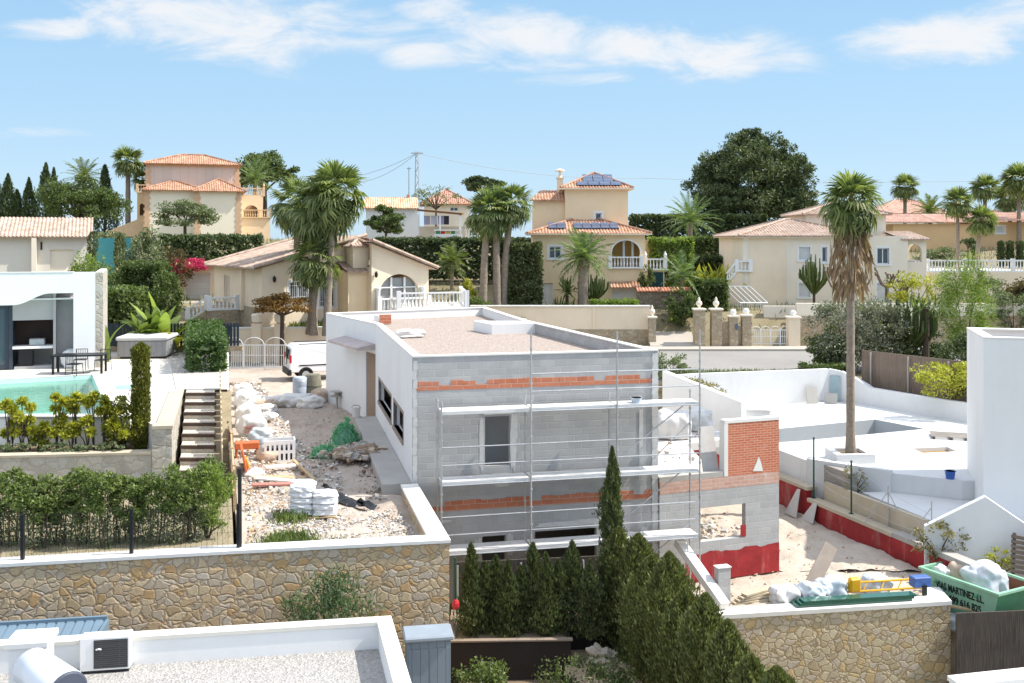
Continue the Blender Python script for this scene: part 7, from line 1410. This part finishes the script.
# ---- slope between the central and the right villa
hedge('hedge', 'yellow green topped clipped hedge block right of the central villa', (X_(650, 80), 80.5, 7.2), (X_(692, 80), 80.5, 7.2), 2.2, Z_(238, 80) - 7.2, L_BRIGHT, 40, 60, .2)
hedge('hedge', 'big dark green hedge block below the yellow green hedge', (X_(694, 75), 75.5, 6.6), (X_(727, 75), 75.5, 6.6), 1.8, Z_(280, 75) - 6.6, L_HEDGE, 41, 80, .2)
hedge('hedge', 'long dark hedge on the skyline under the big pine', (X_(630, 118), 118, 11), (X_(765, 118), 118, 11), 2.2, Z_(215, 118) - 11, L_DARK, 42, 26, .35)
hedge('hedge', 'second dark hedge row below the big pine', (X_(690, 96), 96, 9.4), (X_(746, 96), 96, 9.4), 1.6, Z_(237, 96) - 9.4, L_HEDGE, 43, 45, .26)
hedge('hedge', 'dark hedge strip behind the yellow yuccas', (X_(672, 86), 86, 7.8), (X_(745, 86), 86, 7.8), 1.4, Z_(256, 86) - 7.8, L_DARK, 44, 50, .24)
palm('palm_tree', 'grey green date palm among the dark hedges', (X_(690, 100), 100, 9.8), Z_(222, 100) - 9.8, .3, 'pinnate', 45, 40, 3.4, mat=L_PALMG, lo=-20)
palm('palm_tree', 'slender small palm beside the brown stone wall', (X_(682, 74.5), 74.5, 6.2), Z_(275, 74.5) - 6.2, .13, 'pinnate', 46, 16, 2.0, mat=L_PALMG)
for i, (u, lb) in enumerate(((707, 'yellow leaved yucca nearest the dark hedge block'), (722, 'yellow leaved yucca by the outside stair'))): blades('yucca', lb, 'plant', (X_(u, 79), 79, 7.6), 40, 1.7, .2, L_YEL, 47 + i, z0=1.0, stemr=.12, spread=.4, lo=-10)
blades('yucca', 'yellow green plant at the foot of the brown stone wall', 'plant', (X_(675, 73), 73, 6.0), 34, 1.2, .2, L_BRIGHT, 49, spread=.3)
shrub('shrub', 'dark leafy shrub beside the ramp below the slender palm', 'shrub', (X_(683, 72.5), 72.5, 5.8), (1.3, .9, 2.6), L_HEDGE, 50, 3600, 45, .18)
# the big pine on the skyline
t = thing('pine_tree', 'huge broad dark pine tree on the skyline to the right', 'tree', (X_(752, 122), 122, 11)); 
hh = 5.6; rngp = np.random.default_rng(60); Vs = []; Qs = []; b = 0
for (du, dv, rx, rz) in ((0, 188, 5.6, 4.4), (-34, 188, 3.5, 3.5), (34, 185, 3.6, 3.7), (-10, 160, 4.6, 3.2), (18, 156, 4.0, 3.0), (-30, 170, 3.4, 2.6), (36, 168, 3.2, 2.8), (-42, 203, 2.8, 2.3), (42, 203, 2.8, 2.4), (0, 142, 2.6, 1.6), (0, 205, 4.5, 2.2), (-22, 200, 3.5, 2.4), (24, 200, 3.5, 2.4)):
    c = ((du) * .122, rngp.normal() * 1.0, Z_(dv, 122) - 11); p_, o_, cc_ = crown_pts(rngp, c, (rx, rx * .8, rz), 46, 5200, .3, -1, .35); V, Q = leafquads(p_, _unit(rngp.normal(size=(5200, 3)) + o_ * .7 + np.array([0, 0, .4])), .5, .14, rngp); Vs.append(V); Qs.append(Q + b); b += len(V)
npmesh('crown', np.vstack(Vs), np.vstack(Qs), L_PINE, t); m = MB(); m.tube([(0, 0, -.3), (.1, 0, 3), (0, 0, 6.5)], [.5, .42, .25], 8); [m.tube([(0, 0, 2.5), (q * 1.2, 0, 4.2), (q * 2.6, .3, 5.4)], [.25, .18, .08], 6) for q in (-1.5, -.6, .8, 1.6)]; m.build('trunk', BARK, t)
# ---- the tall fan palm in the white terrace
palm('palm_tree', 'very tall fan palm with a thick skirt of dead fronds in the white terrace', (13.07, 38.6, 3.6), Z_(205, 38.6) - 3.6, .165, seed=70, nl=39, rad=.88, pet=.68, skirt=3.6, skr=.72, droop=.5, lo=-65, hi=84)
# ---- garden of the right villa
candelabra('cactus', 'green candelabra cactus tree before the shuttered windows', (X_(814, 75), 75, 6.7), Z_(255, 75) - 6.7, 1.15, L_MID, 71, 40, trunk=.38)
for i, (u, v0, v1, lb) in enumerate(((838, 262, 312, 'reddish pruned tree nearest the tall palm trunk'), (886, 266, 302, 'pruned tree with knobbly limbs under the right window'), (902, 277, 306, 'pruned tree with a few leaves by the villa door'), (862, 270, 300, 'small pruned tree just right of the tall palm trunk'))):
    bare_tree('pruned_tree', lb, (X_(u, 73.5), 73.5, Z_(v1, 73.5)), Z_(v0, 73.5) - Z_(v1, 73.5), 72 + i, spread=1.1, leaf=L_OLIVE if i == 2 else None)
for i, (u, v, rx, h, mt, lb) in enumerate(((850, 345, 2.3, 4.4, L_GREY, 'silvery grey shrub mass behind the tall palm trunk'), (880, 350, 2.0, 4.3, L_GREY, 'silvery grey shrub right of the tall palm trunk'), (840, 352, 1.4, 2.4, L_HEDGE, 'dark green shrub at the left end of the reed fence'), (902, 352, 1.6, 2.2, L_OLIVE, 'olive shrub behind the reed fence'), (930, 358, 2.2, 2.3, L_DARK, 'dark shrub behind the right part of the reed fence'))):
    shrub('shrub', lb, 'shrub', (X_(u, 56), 56.6 + .4 * i, 4.4), (rx, 1.2, h), mt, 80 + i, 5600, 60, .17)
candelabra('cactus', 'large blue green cactus clump above the reed fence', (X_(905, 58), 58, 4.8), Z_(298, 58) - 4.8, 1.9, L_HEDGE, 86, 60, trunk=.25, th=.09)
blades('dragon_tree', 'dragon tree with dark strap leaves right of the cactus clump', 'tree', (X_(926, 57), 57, 4.6), 90, 1.0, .11, L_HEDGE, 87, z0=Z_(308, 57) - 4.6, stemr=.16, spread=.75, lo=-40)
shrub('pepper_tree', 'rounded bright green weeping tree at the right above the reed fence', 'tree', (X_(964, 60), 60, 4.6), (1.75, 1.5, Z_(264, 60) - 4.6), L_BRIGHT, 88, 12000, 80, .22, aspect=.2)
shrub('shrub', 'yellow green flowering shrub by the terrace wall of the right villa', 'shrub', (X_(928, 70), 72, 6.7), (2.0, 1.0, 3.0), L_YEL, 89, 2400, 40, .18)
for i, (u, v, mt, lb) in enumerate(((988, 278, L_OLIVE, 'grey green bush under the white balustrade, left one'), (1018, 278, leafm('brown_leaf', (1, 1, 1), (1, 1, 1)), 'brownish bush under the white balustrade at the right edge'), (1000, 300, L_OLIVE, 'olive bush at the right edge above the white tower'))): shrub('shrub', lb, 'shrub', (X_(u, 73), 73 - i, 6.7 - .9 * (i == 2)), (1.9, 1.2, 2.4), mt, 90 + i, 3200, 45, .2)
shrub('shrub', 'vivid yellow green shrub between the reed fence and the white tower', 'shrub', (X_(956, 47), 47.6, 4.5), (1.6, .9, 1.75), L_YEL, 94, 3600, 45, .14)
shrub('shrub', 'dark evergreen behind the vivid yellow green shrub', 'shrub', (X_(966, 54), 54, 4.4), (1.5, 1.2, 2.6), L_DARK, 95, 3600, 45, .16)
tr_ = thing('reed_fence', 'tall brown reed fence with pale posts along the right side of the white terrace', 'fence', (0, 0, 4.0)); R2 = reedm('brown_reed', (.10, .075, .06), (.20, .15, .115), (.27, .21, .165)); a = Vector((18.6, 53.2, 0)); b = Vector((24.6, 43.6, 0)); d = b - a
m = MB(Matrix.Translation((a.x, a.y, 0)) @ Matrix.Rotation(math.atan2(d.y, d.x), 4, 'Z')); m.box(0, d.length, 0, .06, 0, 2.15); m.build('reed_mat', R2, tr_)
for k in range(5): q = a.lerp(b, (k + .3) / 5) + Vector((-.12, -.1, 0)); MB().tube([(q.x, q.y, .3), (q.x, q.y, 2.1)], .04, 6).build('post', CONC, tr_)
struct('verge', MB().slab([(8, 51.2), (17.2, 53.2), (18.6, 53.4), (25, 43.2), (40, 43), (40, 57.3), (7, 57.3)], 1, 4.42), SOIL)
hedge('hedge', 'ragged green planting along the road verge above the white terrace', (X_(800, 54.6), 54.5, 4.4), (X_(850, 54.5), 54.2, 4.4), 1.0, .85, L_HEDGE, 96, 130, .14)
hedge('hedge', 'low dry weedy growth along the road verge behind the scaffold', (X_(690, 55.5), 55.5, 4.35), (X_(798, 55), 55.0, 4.35), .9, .42, L_OLIVE, 97, 130, .14, rough=.12, core=False)
shrub('shrub', 'dry yellowish weed patch behind the brick upstand', 'shrub', (8.7, 49.0, 4.0), (1.6, .9, 1.3), leafm('dry_leaf', (.14, .12, .05), (.27, .23, .11), (.36, .31, .17)), 98, 2200, 35, .13)
shrub('shrub', 'dry dark bush beside the fence behind the scaffold end', 'shrub', (8.0, 51.5, 4.3), (1.1, .8, 1.8), L_OLIVE, 99, 2000, 30, .14)
DRYL = leafm('dry_leaf', (1, 1, 1), (1, 1, 1)); shrub('shrub', 'dry twiggy weeds in front of the white stair wall', 'shrub', (13.35, 31.3, 2.0), (.8, .4, 1.25), DRYL, 701, 700, 24, .1, None, .35)
shrub('shrub', 'yellow green weeds by the leaning dark pallet near the skip', 'shrub', (14.9, 30.6, 1.7), (.6, .35, .85), L_YEL, 702, 700, 20, .09)
shrub('shrub', 'bare twiggy weed between the two green fence posts', 'shrub', (12.5, 36.6, 2.6), (.5, .35, 1.2), DRYL, 703, 300, 18, .1, None, .4)
# ---- palms on the skyline at the right
for i, (u, v, Y, kd, L_, lb) in enumerate(((905, 188, 126, 'fan', 1.3, 'fan palm on the skyline left of the salmon roofs'), (930, 212, 120, 'pinnate', 2.6, 'low date palm crown over the salmon roofs'), (985, 190, 126, 'fan', 1.4, 'fan palm on the skyline between the two front palms'), (1019, 182, 112, 'fan', 1.7, 'big fan palm at the right edge of the photo'), (1010, 200, 118, 'fan', 1.5, 'lower fan palm beside the right edge palm'))):
    palm('palm_tree', lb, (X_(u, Y), Y, 10.8), Z_(v, Y) - 10.8, .26, kd, 101 + i, 36, L_, 1.0)
palm('palm_tree', 'slim fan palm before the ochre terraced house, left of two', (X_(958, 84), 84, 8.5), Z_(204, 84) - 8.5, .17, seed=108, nl=34, rad=.95, pet=.75, skirt=1.2, skr=.45, lean=(-.05, 0))
palm('palm_tree', 'leaning fan palm before the ochre terraced house, right of two', (X_(975, 83), 83, 8.5), Z_(222, 83) - 8.5, .2, seed=109, nl=34, rad=.95, pet=.7, skirt=1.0, skr=.4, lean=(.55, 0))
for i, u in enumerate((1001, 1010, 1020)): conifer('columnar_cypress', ('left', 'middle', 'right')[i] + ' one of three clipped dark columns before the ochre house', 'cypress', (X_(u, 92), 92, 9.5), Z_(241, 92) - 9.5, .42, L_DARK, 110 + i, 1800, .22, 'clipped dark columns before the ochre house', tip=.05)
tree('topiary', 'small round clipped tree behind the white balustrade', 'tree', (X_(968, 90), 90, 9.6), Z_(244, 90) - 9.6, (.75, .7, .6), L_DARK, 113, 1600, 30, .18, .08)
conifer('columnar_cypress', 'single clipped dark column left of the three by the ochre house', 'cypress', (X_(996, 93) - 1.9, 93, 9.5), Z_(243, 93) - 9.5, .45, L_DARK, 114, 1800, .22, None, tip=.05)
shrub('shrub', 'grey hedge shrubs below the ochre house', 'shrub', (X_(945, 94), 94, 9.5), (2.5, 1.2, 1.8), L_OLIVE, 115, 2600, 40, .22)
# rough green growth on the open slopes
def slope_area(rng, n):
    y = rng.uniform(71.8, 118, n); x = rng.uniform(-.56, .56, n) * y; return np.stack([x, y], 1)
grass('wild_growth', 16000, slope_area, .55, L_OLIVE, 116, lambda p: np.array([zT(a, b) for a, b in p]))
def verge_area(rng, n): return np.stack([rng.uniform(7.2, 17, n), rng.uniform(53.6, 57.0, n)], 1)
grass('verge_weeds', 5000, verge_area, .35, L_OLIVE, 117, flat(4.4))
# ================================================================ things lying on the building site drive
VAN = thing('delivery_van', 'white delivery van with black bumper and roof bars parked inside the gate', 'van', (X_(284, 52), 52.6, 4.66), R(22))
VW = plain('white_van_paint', (.78, .78, .78), .25, var=.02); VBLK = plain('black_plastic', (.02, .02, .022), .55); TYRE = plain('tyre_rubber', (.018, .018, .018), .9)
prof = [(0, .45), (.02, .95), (.10, 1.72), (.30, 1.86), (2.6, 1.86), (2.95, 1.78), (3.55, 1.12), (4.25, .95), (4.38, .7), (4.38, .42)]; m = MB(); w = .88
def yy(z): return w - (0.10 * max(0, (z - 1.0) / .9))
vs = [(x, -yy(z), z) for x, z in prof] + [(x, yy(z), z) for x, z in prof]; n = len(prof); m.add(vs, [tuple(range(n)), tuple(range(2 * n - 1, n - 1, -1))] + [(i + 1, i, n + i, n + i + 1) for i in range(n - 1)] + [(0, n - 1, 2 * n - 1, n)]); m.build('body', VW, VAN, bevel=.05)
for (x, nm) in ((.85, 'wheel'), (3.55, 'wheel')):
    for s in (-1, 1):
        wh = MB().tube([(x, s * (w - .18), .32), (x, s * (w + .02), .32)], .32, 18).build(nm, TYRE, VAN, smooth=True); MB().tube([(x, s * (w + .022), .32), (x, s * (w + .03), .32)], .2, 14).build('rim', GALV, wh)
        MB().tube([(x + math.cos(a) * .36, s * (w + .004), .32 + math.sin(a) * .36) for a in (math.pi * k / 10 for k in range(11))], .045, 5).build('wheel_arch', VBLK, VAN)
MB().box(-.09, .12, -.9, .9, .3, .62).build('rear_bumper', VBLK, VAN, bevel=.03); MB().box(4.3, 4.46, -.86, .86, .3, .62).build('front_bumper', VBLK, VAN, bevel=.03)
VGL = glassm('van_glass', (.02, .03, .035), .05)
for s in (-1, 1): m = MB(); m.add([(.045, s * .08, 1.12), (.045, s * .72, 1.12), (.095, s * .66, 1.62), (.095, s * .08, 1.62), (.02, s * .08, 1.12), (.02, s * .72, 1.12), (.07, s * .66, 1.62), (.07, s * .08, 1.62)], [(4, 5, 6, 7), (7, 6, 2, 3), (4, 7, 3, 0), (5, 1, 2, 6), (4, 0, 1, 5)]); m.build('rear_window', VGL, VAN)
for s in (-1, 1):
    m = MB(); m.box(.01, .12, s * .84 - .04, s * .84 + .04, .95, 1.35); m.build('tail_light', plain('red_lens', (.45, .02, .02), .25), VAN); m = MB(); y_ = s * (w - .03); m.add([(2.55, y_ + s * .022, 1.08), (3.35, y_ + s * .022, 1.08), (2.98, s * (w - .085), 1.62), (2.55, s * (w - .085), 1.66)], [(0, 1, 2, 3)]); m.build('side_window', VGL, VAN)
    m = MB(); m.box(.5, 3.9, s * (w + .005) - .012, s * (w + .005) + .012, .78, .84); m.build('side_moulding', VBLK, VAN); m = MB(); m.tube([(.5, s * .72, 1.9), (2.4, s * .72, 1.9)], .025, 6); m.build('roof_bar', VBLK, VAN)
m = MB(); m.add([(2.98, -.76, 1.73), (3.5, -.8, 1.14), (3.5, .8, 1.14), (2.98, .76, 1.73), (3.02, -.76, 1.76), (3.54, -.8, 1.17), (3.54, .8, 1.17), (3.02, .76, 1.76)], [(4, 5, 6, 7), (3, 2, 1, 0)]); m.build('windscreen', VGL, VAN); MB().box(-.02, .03, -.26, .26, .68, .8).build('number_plate', CAPW, VAN); MB().box(-.015, .05, -.012, .012, .65, 1.75).build('door_seam', VBLK, VAN)
# rubbish sacks and builders' bags along the fence, towards the gate
def along(y, dx): return Vector((fxy(y) + dx, y, 4.62))
bags = [(47.5, .9, 1.1, .75, BAGW, 'white rubbish sack farthest along the plank fence'), (45.4, 1.0, 1.2, .8, BAGB, 'pale blue white rubbish sack next to the far one along the fence'), (43.5, .9, 1.1, .95, BAGW, 'white rubbish sack in the middle of the pile along the fence'), (41.6, .95, 1.3, .9, BAGW, 'bulging white rubbish sack halfway along the plank fence'),
        (39.5, .95, 1.25, 1.1, BAGW, 'tall white builders bag along the plank fence'), (37.4, 1.0, 1.35, 1.15, BAGW, 'large square white builders bag with red print on the plank fence side'), (35.8, 1.35, 1.1, .9, BAGB, 'blue grey sack in front of the large builders bag'), (34.6, 1.7, .9, .6, BAGW, 'slumped white sack on the drive side of the pile'), (33.2, 1.5, 1.0, .6, BAGP, 'beige slumped sack beside the timber offcuts'),
        (40.6, 2.0, .9, .5, BAGW, 'small white sack in front of the tall builders bag'), (42.7, 2.0, 1.0, .5, BAGW, 'flat white sack fallen towards the drive'), (31.0, .8, .9, .45, BAGW, 'flat white sack nearest the black fence post')]
for i, (y, dx, s, h, mt, lb) in enumerate(bags):
    s *= .74; h *= .72; t = sack('builders_bag', lb, 'sack', along(y, dx * .8), (s, s * .95, h), mt, 400 + i * 3, .3 + i, 'rubbish sacks along the plank fence', tied=(i % 4 == 3))
t = [o for o in C.objects if o.get('label', '').startswith('large square')][0]; m = MB()
for k, (x0, x1, z) in enumerate(((-.25, .1, .46), (-.25, .2, .36), (-.25, 0, .26))): m.box(x0, x1, -.50, -.47, z, z + .05)
m.build('print_stripes', plain('red_print', (.5, .22, .18), .7), t); t.rotation_euler.z = .2
for i, (u, v, s, h, mt, lb) in enumerate(((250, 395, 1.5, .55, BAGW, 'leftmost white sack of the row lying across the drive'), (264, 397, 1.3, .5, BAGP, 'beige sack second from the left across the drive'), (279, 396, 1.5, .6, BAGW, 'white sack in the middle of the row across the drive'), (297, 396, 1.7, .75, BAGW, 'big white sack right of the middle of the row across the drive'), (311, 398, 1.2, .7, BAGW, 'white sack at the right end of the row near the house wall'), (322, 392, 1.0, .8, BAGP, 'beige sack leaning near the corner of the house'))):
    p = G(u, v + 10, 4.62); sack('builders_bag', lb, 'sack', p, (s * .9, .75, h * .72), mt, 450 + i, .2 * i, 'white sacks lying across the drive')
p = G(300, 397, 4.62); t = thing('plastic_barrel', 'pale blue grey plastic barrel standing behind the row of sacks', 'barrel', p); t.scale = (.85, .85, .85); MB().lathe([(.36, 0), (.4, .1), (.41, .55), (.39, .6), (.41, .65), (.4, 1.05), (.34, 1.12), (.34, 1.1), (.05, 1.08)], n=16).build('drum', plain('pale_blue_plastic', (.42, .48, .56), .5, var=.15), t, smooth=True); MB().tube([(.4 * math.cos(a), .4 * math.sin(a), .92) for a in (k * math.pi / 10 for k in range(21))], .02, 5).build('hoop', GALV, t)
p = G(313, 396, 4.62); t = thing('mesh_roll', 'olive green roll of mesh standing next to the pale barrel', 'roll', p); t.scale = (.82, .82, .82); MB().lathe([(.46, 0), (.5, .3), (.49, .8), (.42, 1.25), (.3, 1.28), (.28, .9)], n=16).build('roll', plain('olive_mesh', (.24, .23, .17), .9, var=.25, scale=6, bump=.5), t, smooth=True); MB().tube([(.51 * math.cos(a), .51 * math.sin(a), .6) for a in (k * math.pi / 10 for k in range(21))], .015, 5).build('tie', BLACKM, t)
# crates, boards and offcuts
t = thing('orange_crate', 'orange plastic fence base lying on the white boards by the plank fence', 'crate', along(33.9, .5) + Vector((0, 0, .02)), .3); ORP = plain('orange_plastic', (.62, .15, .05), .5); m = MB(); m.box(-.4, .4, -.2, .2, .3, .52); m.box(-.38, -.3, -.18, .18, 0, .298); m.box(.3, .38, -.18, .18, 0, .298); m.build('crate', ORP, t, bevel=.02)
t = thing('orange_barrier', 'orange board standing against the plank fence below the orange crate', 'board', along(31.6, .35), .285 + R(90)); MB().obox((0, 0, .45), (1.7, .05, .9), 0, -.2).build('board', ORP, t); MB().obox((.5, -.12, .2), (.5, .05, .4), 0, -.3).build('strip', plain('yellow_strip', (.6, .35, .03), .5), t)
t = thing('perforated_crate', 'white crate with two rows of dark slots beside the sack pile', 'crate', along(32.9, 1.05), .25); m = MB(); 
wall(MB(), 1, 1); cw = wall(m, 1.0, .75, .04, [(.08 + .15 * k, .15 + .15 * k, .1 + .32 * j, .32 + .32 * j) for k in range(6) for j in range(2)]); m.build('front', WPAINT, t); m = MB(); m.box(0, .04, .042, .6, 0, .75); m.box(.96, 1, .042, .6, 0, .75); m.box(.04, .96, .56, .6, 0, .75); m.build('sides', WPAINT, t); MB().box(.05, .95, .1, .5, .02, .5).build('contents', BLACKM, t)
for i, (y, dx, L_, rz, lb) in enumerate(((30.6, 1.4, 1.6, .2, 'upper pale board of the offcuts on the rubble'), (30.1, 1.5, 1.8, -.1, 'second pale board of the offcuts, lying nearly level'), (29.5, 1.3, 1.5, .35, 'reddish board low in the offcuts'), (31.2, 2.2, 2.4, -1.1, 'long yellow batten pointing towards the camera'), (31.6, 1.6, 1.2, .6, 'short white board on top of the offcuts'))):
    t = thing('board', lb, 'board', along(y, dx) + Vector((0, 0, .12 + .03 * i)), rz, 'timber offcuts beside the plank fence'); m = MB(); m.obox((0, 0, 0), (L_, .22 if i != 3 else .09, .05), 0, .08, 0, .06); m.build('plank', (WOOD, CAPW, plain('red_board', (.45, .20, .16), .8), WOOD, CAPW)[i], t)
# pallet with white bags, black sheet
pp = G(314, 517, 4.66); t = thing('pallet', 'timber pallet carrying a stack of white cement bags on the site', 'pallet', pp, R(6)); m = MB()
for k in range(6): m.box(-.6, .6, -.5 + k * .18, -.4 + k * .18, .1, .125)
m.build('boards', WOOD, t); m = MB(); [m.box(q, q + .1, -.5, .5, 0, .098) for q in (-.6, -.05, .5)]; m.build('bearer', WOOD, t)
k = 0
for lay in range(5):
    for (x, y) in ((-.3, -.22), (.3, -.22), (-.3, .22), (.3, .22)):
        if lay == 4 and x > 0: continue
        if lay == 3 and (x > 0 and y > 0): continue
        b = sack('cement_bag', ('bottom', 'second', 'middle', 'fourth', 'top')[lay] + ' layer white plastic cement bag, ' + ('front' if y < 0 else 'rear') + (' left' if x < 0 else ' right') + ' of the stack', 'cement bag', pp + Vector((x * math.cos(R(6)) - y * math.sin(R(6)), y, .125 + lay * .155)), (.62, .45, .175), plain('white_cement_bag', (.70, .71, .73), .4, var=.12, scale=5, bump=.3), 500 + k, R(6) + random.uniform(-.08, .08), 'white cement bags on the pallet', twist=.08); k += 1
pb = G(338, 505, 4.68); t = thing('black_sheet', 'crumpled black plastic sheet trailing beside the pallet', 'sheet', pb); rng = np.random.default_rng(9); n1_, n2_ = 16, 8; V = []; Q = []
for j in range(n2_ + 1):
    for i in range(n1_ + 1): a = i / n1_; c = j / n2_; V.append((-.55 + 1.6 * a + .12 * math.sin(c * 5), .75 - 1.25 * a + (c - .5) * (.55 + .2 * math.sin(a * 6)), .05 + .5 * max(0, .45 - a) + .14 * abs(math.sin(a * 7 + c * 4)) * abs(math.sin(c * 3.1)) + .03 * rng.normal()))
for j in range(n2_):
    for i in range(n1_): q = j * (n1_ + 1) + i; Q.append((q, q + 1, q + n1_ + 2, q + n1_ + 1))
npmesh('sheet', V, Q, plain('black_polythene', (.014, .014, .016), .3, var=.3, spec=.5), t, smooth=True)
# green netting over rubble near the wall
NET = leafm('green_netting', (.08, .28, .16), (.16, .42, .27), (.28, .54, .38), trans=.3)
def net(label, u, v, sx_, sy_, h, seed, pale=False):
    p = G(u, v, 4.66); t = thing('green_netting', label, 'netting', p); rng = np.random.default_rng(seed); from mathutils import noise; n = 30; V = []; Q = []
    for j in range(n + 1):
        for i in range(n + 1):
            a, b = i / n * 2 - 1, j / n * 2 - 1; r = math.hypot(a, b); V.append((a * sx_, b * sy_, h * max(0, 1 - r ** 2.2) ** .6 * (.85 + .5 * noise.noise(Vector((a * 2.3, b * 2.3, seed)))) + .07 * noise.noise(Vector((a * 6, b * 6, seed))) + .03))
    for j in range(n):
        for i in range(n): q = j * (n + 1) + i; Q.append((q, q + 1, q + n + 2, q + n + 1))
    npmesh('net', V, Q, plain('pale_green_net' if pale else 'green_net', (.36, .52, .42) if pale else (.17, .41, .27), .8, var=.45, scale=5, bump=1.0), t)
    f = rng.integers(0, len(V), 700); q = np.array(V)[f] + rng.normal(size=(700, 3)) * .05; VV, QQ = leafquads(q, rng.normal(size=(700, 3)), .22, .05, rng); npmesh('loose_folds', VV, QQ, NET, t)
net('tall heap of green netting beside the rubble pile', 345, 443, .42, .5, .75, 3); net('paler flat heap of green netting in front of the tall one', 327, 456, .5, .4, .28, 4, True)
p = G(359, 461, 4.66); t = sack('rubble_pile', 'brown pile of broken bricks and earth beside the green netting', 'rubble pile', p, (1.15, .95, .42), groundm('brown_rubble', [(.16, .11, .08), (.26, .18, .13), (.36, .28, .22)], 3, 1, .06, 16), 91, .3, twist=.4)
debris('rubble_chunks', 620, disc_area(p.x, p.y, .8), .11, [plain('brown_chunk', (.24, .17, .12), .9), CONC, plain('beige_chip', (1, 1, 1))], 92, flat(4.9))
p = G(356, 425, 4.68); t = thing('bucket', 'dirty pale bucket with dark stains on the ledge beside the house door', 'bucket', (p.x, p.y, 5.0)); MB().lathe([(.14, 0), (.18, .36), (.19, .38), (.165, .36), (.13, .04)], n=12).build('tub', BAGW, t); MB().tube([(-.18, 0, .36), (-.1, 0, .46), (.1, 0, .46), (.18, 0, .36)], .01, 5).build('handle', BLACKM, t)
p = G(337, 408, 4.66); t = thing('spool', 'small grey cable spool on a stick at the edge of the drive', 'spool', p); MB().lathe([(.05, 0), (.05, .5), (.3, .5), (.3, .54), (.12, .55), (.12, .7), (.3, .71), (.3, .74)], n=12).build('spool', CONC, t)
# white rubble strip in front and scattered stones along the drive
MIX = [CONC, CAPW, plain('beige_chip', (1, 1, 1)), plain('pale_stone', (1, 1, 1))]
debris('pale_rubble', 2200, quad_area([(-5.9, 23.2), (-2.1, 23.9), (-3.1, 27.0), (-6.2, 26.2)]), .034, MIX, 93, flat(4.72))
debris('pale_rubble', 1500, quad_area([(-6.1, 23.3), (-4.8, 23.6), (-9.0, 37), (-10.2, 37)]), .045, MIX + [WOOD], 94, flat(4.72))
debris('drive_stones', 900, quad_area([(-5.6, 25), (-3.0, 25.5), (-6.5, 44), (-12.5, 47)]), .026, [CONC, plain('brown_chunk', (1, 1, 1)), plain('beige_chip', (1, 1, 1))], 95, flat(4.7))
debris('wall_foot_stones', 260, quad_area([(-4.0, 28), (-3.5, 28), (-6.2, 39), (-6.9, 39)]), .05, [CONC, plain('brown_chunk', (1, 1, 1))], 96, flat(4.72))
debris('lane_rubble', 900, quad_area([(-8.5, 33), (-6.6, 33), (-12.8, 51), (-14.3, 51)]), .07, MIX + [plain('brown_chunk', (1, 1, 1))], 97, flat(4.7))
debris('lane_rubble', 700, quad_area([(-5.6, 26), (-4.2, 26), (-6.4, 36), (-8.2, 36)]), .045, MIX + [plain('brown_chunk', (1, 1, 1))], 98, flat(4.7))
grass('weeds', 900, disc_area(-5.35, 23.9, .55), .3, L_MID, 97, flat(4.72), .5); grass('weeds', 450, disc_area(-5.75, 26.0, .5), .28, L_MID, 98, flat(4.72), .5); grass('weeds', 120, disc_area(-4.3, 24.0, .6), .16, L_OLIVE, 99, flat(4.72), .5)
t = thing('brick_on_roof', 'red brick pieces and a bucket left on the flat roof edge', 'brick', (-5.6, 44.2, 8.3)); MB().obox((0, 0, .2), (.5, .2, .4), .3).build('brick', CERAM, t); MB().box(-.5, -.3, -.1, .1, 0, .38).build('bucket', WPAINT, t)
sack('cement_bag', 'white open bag lying on the gravel of the flat roof', 'bag', (-3.9, 38.3, 8.28), (1.1, .7, .3), BAGW, 600, .4)
t = thing('red_tag', 'small red float hanging on a green cord at the end of the big stone wall', 'float', (-1.33, 23.6, 3.4)); MB().ball((0, 0, 0), .09, 8, 0, 1.5).build('float', plain('red_plastic', (.5, .03, .04), .4), t); MB().tube([(0, 0, .1), (-.02, .02, 1.1)], .03, 5).build('cord', GRN, t)
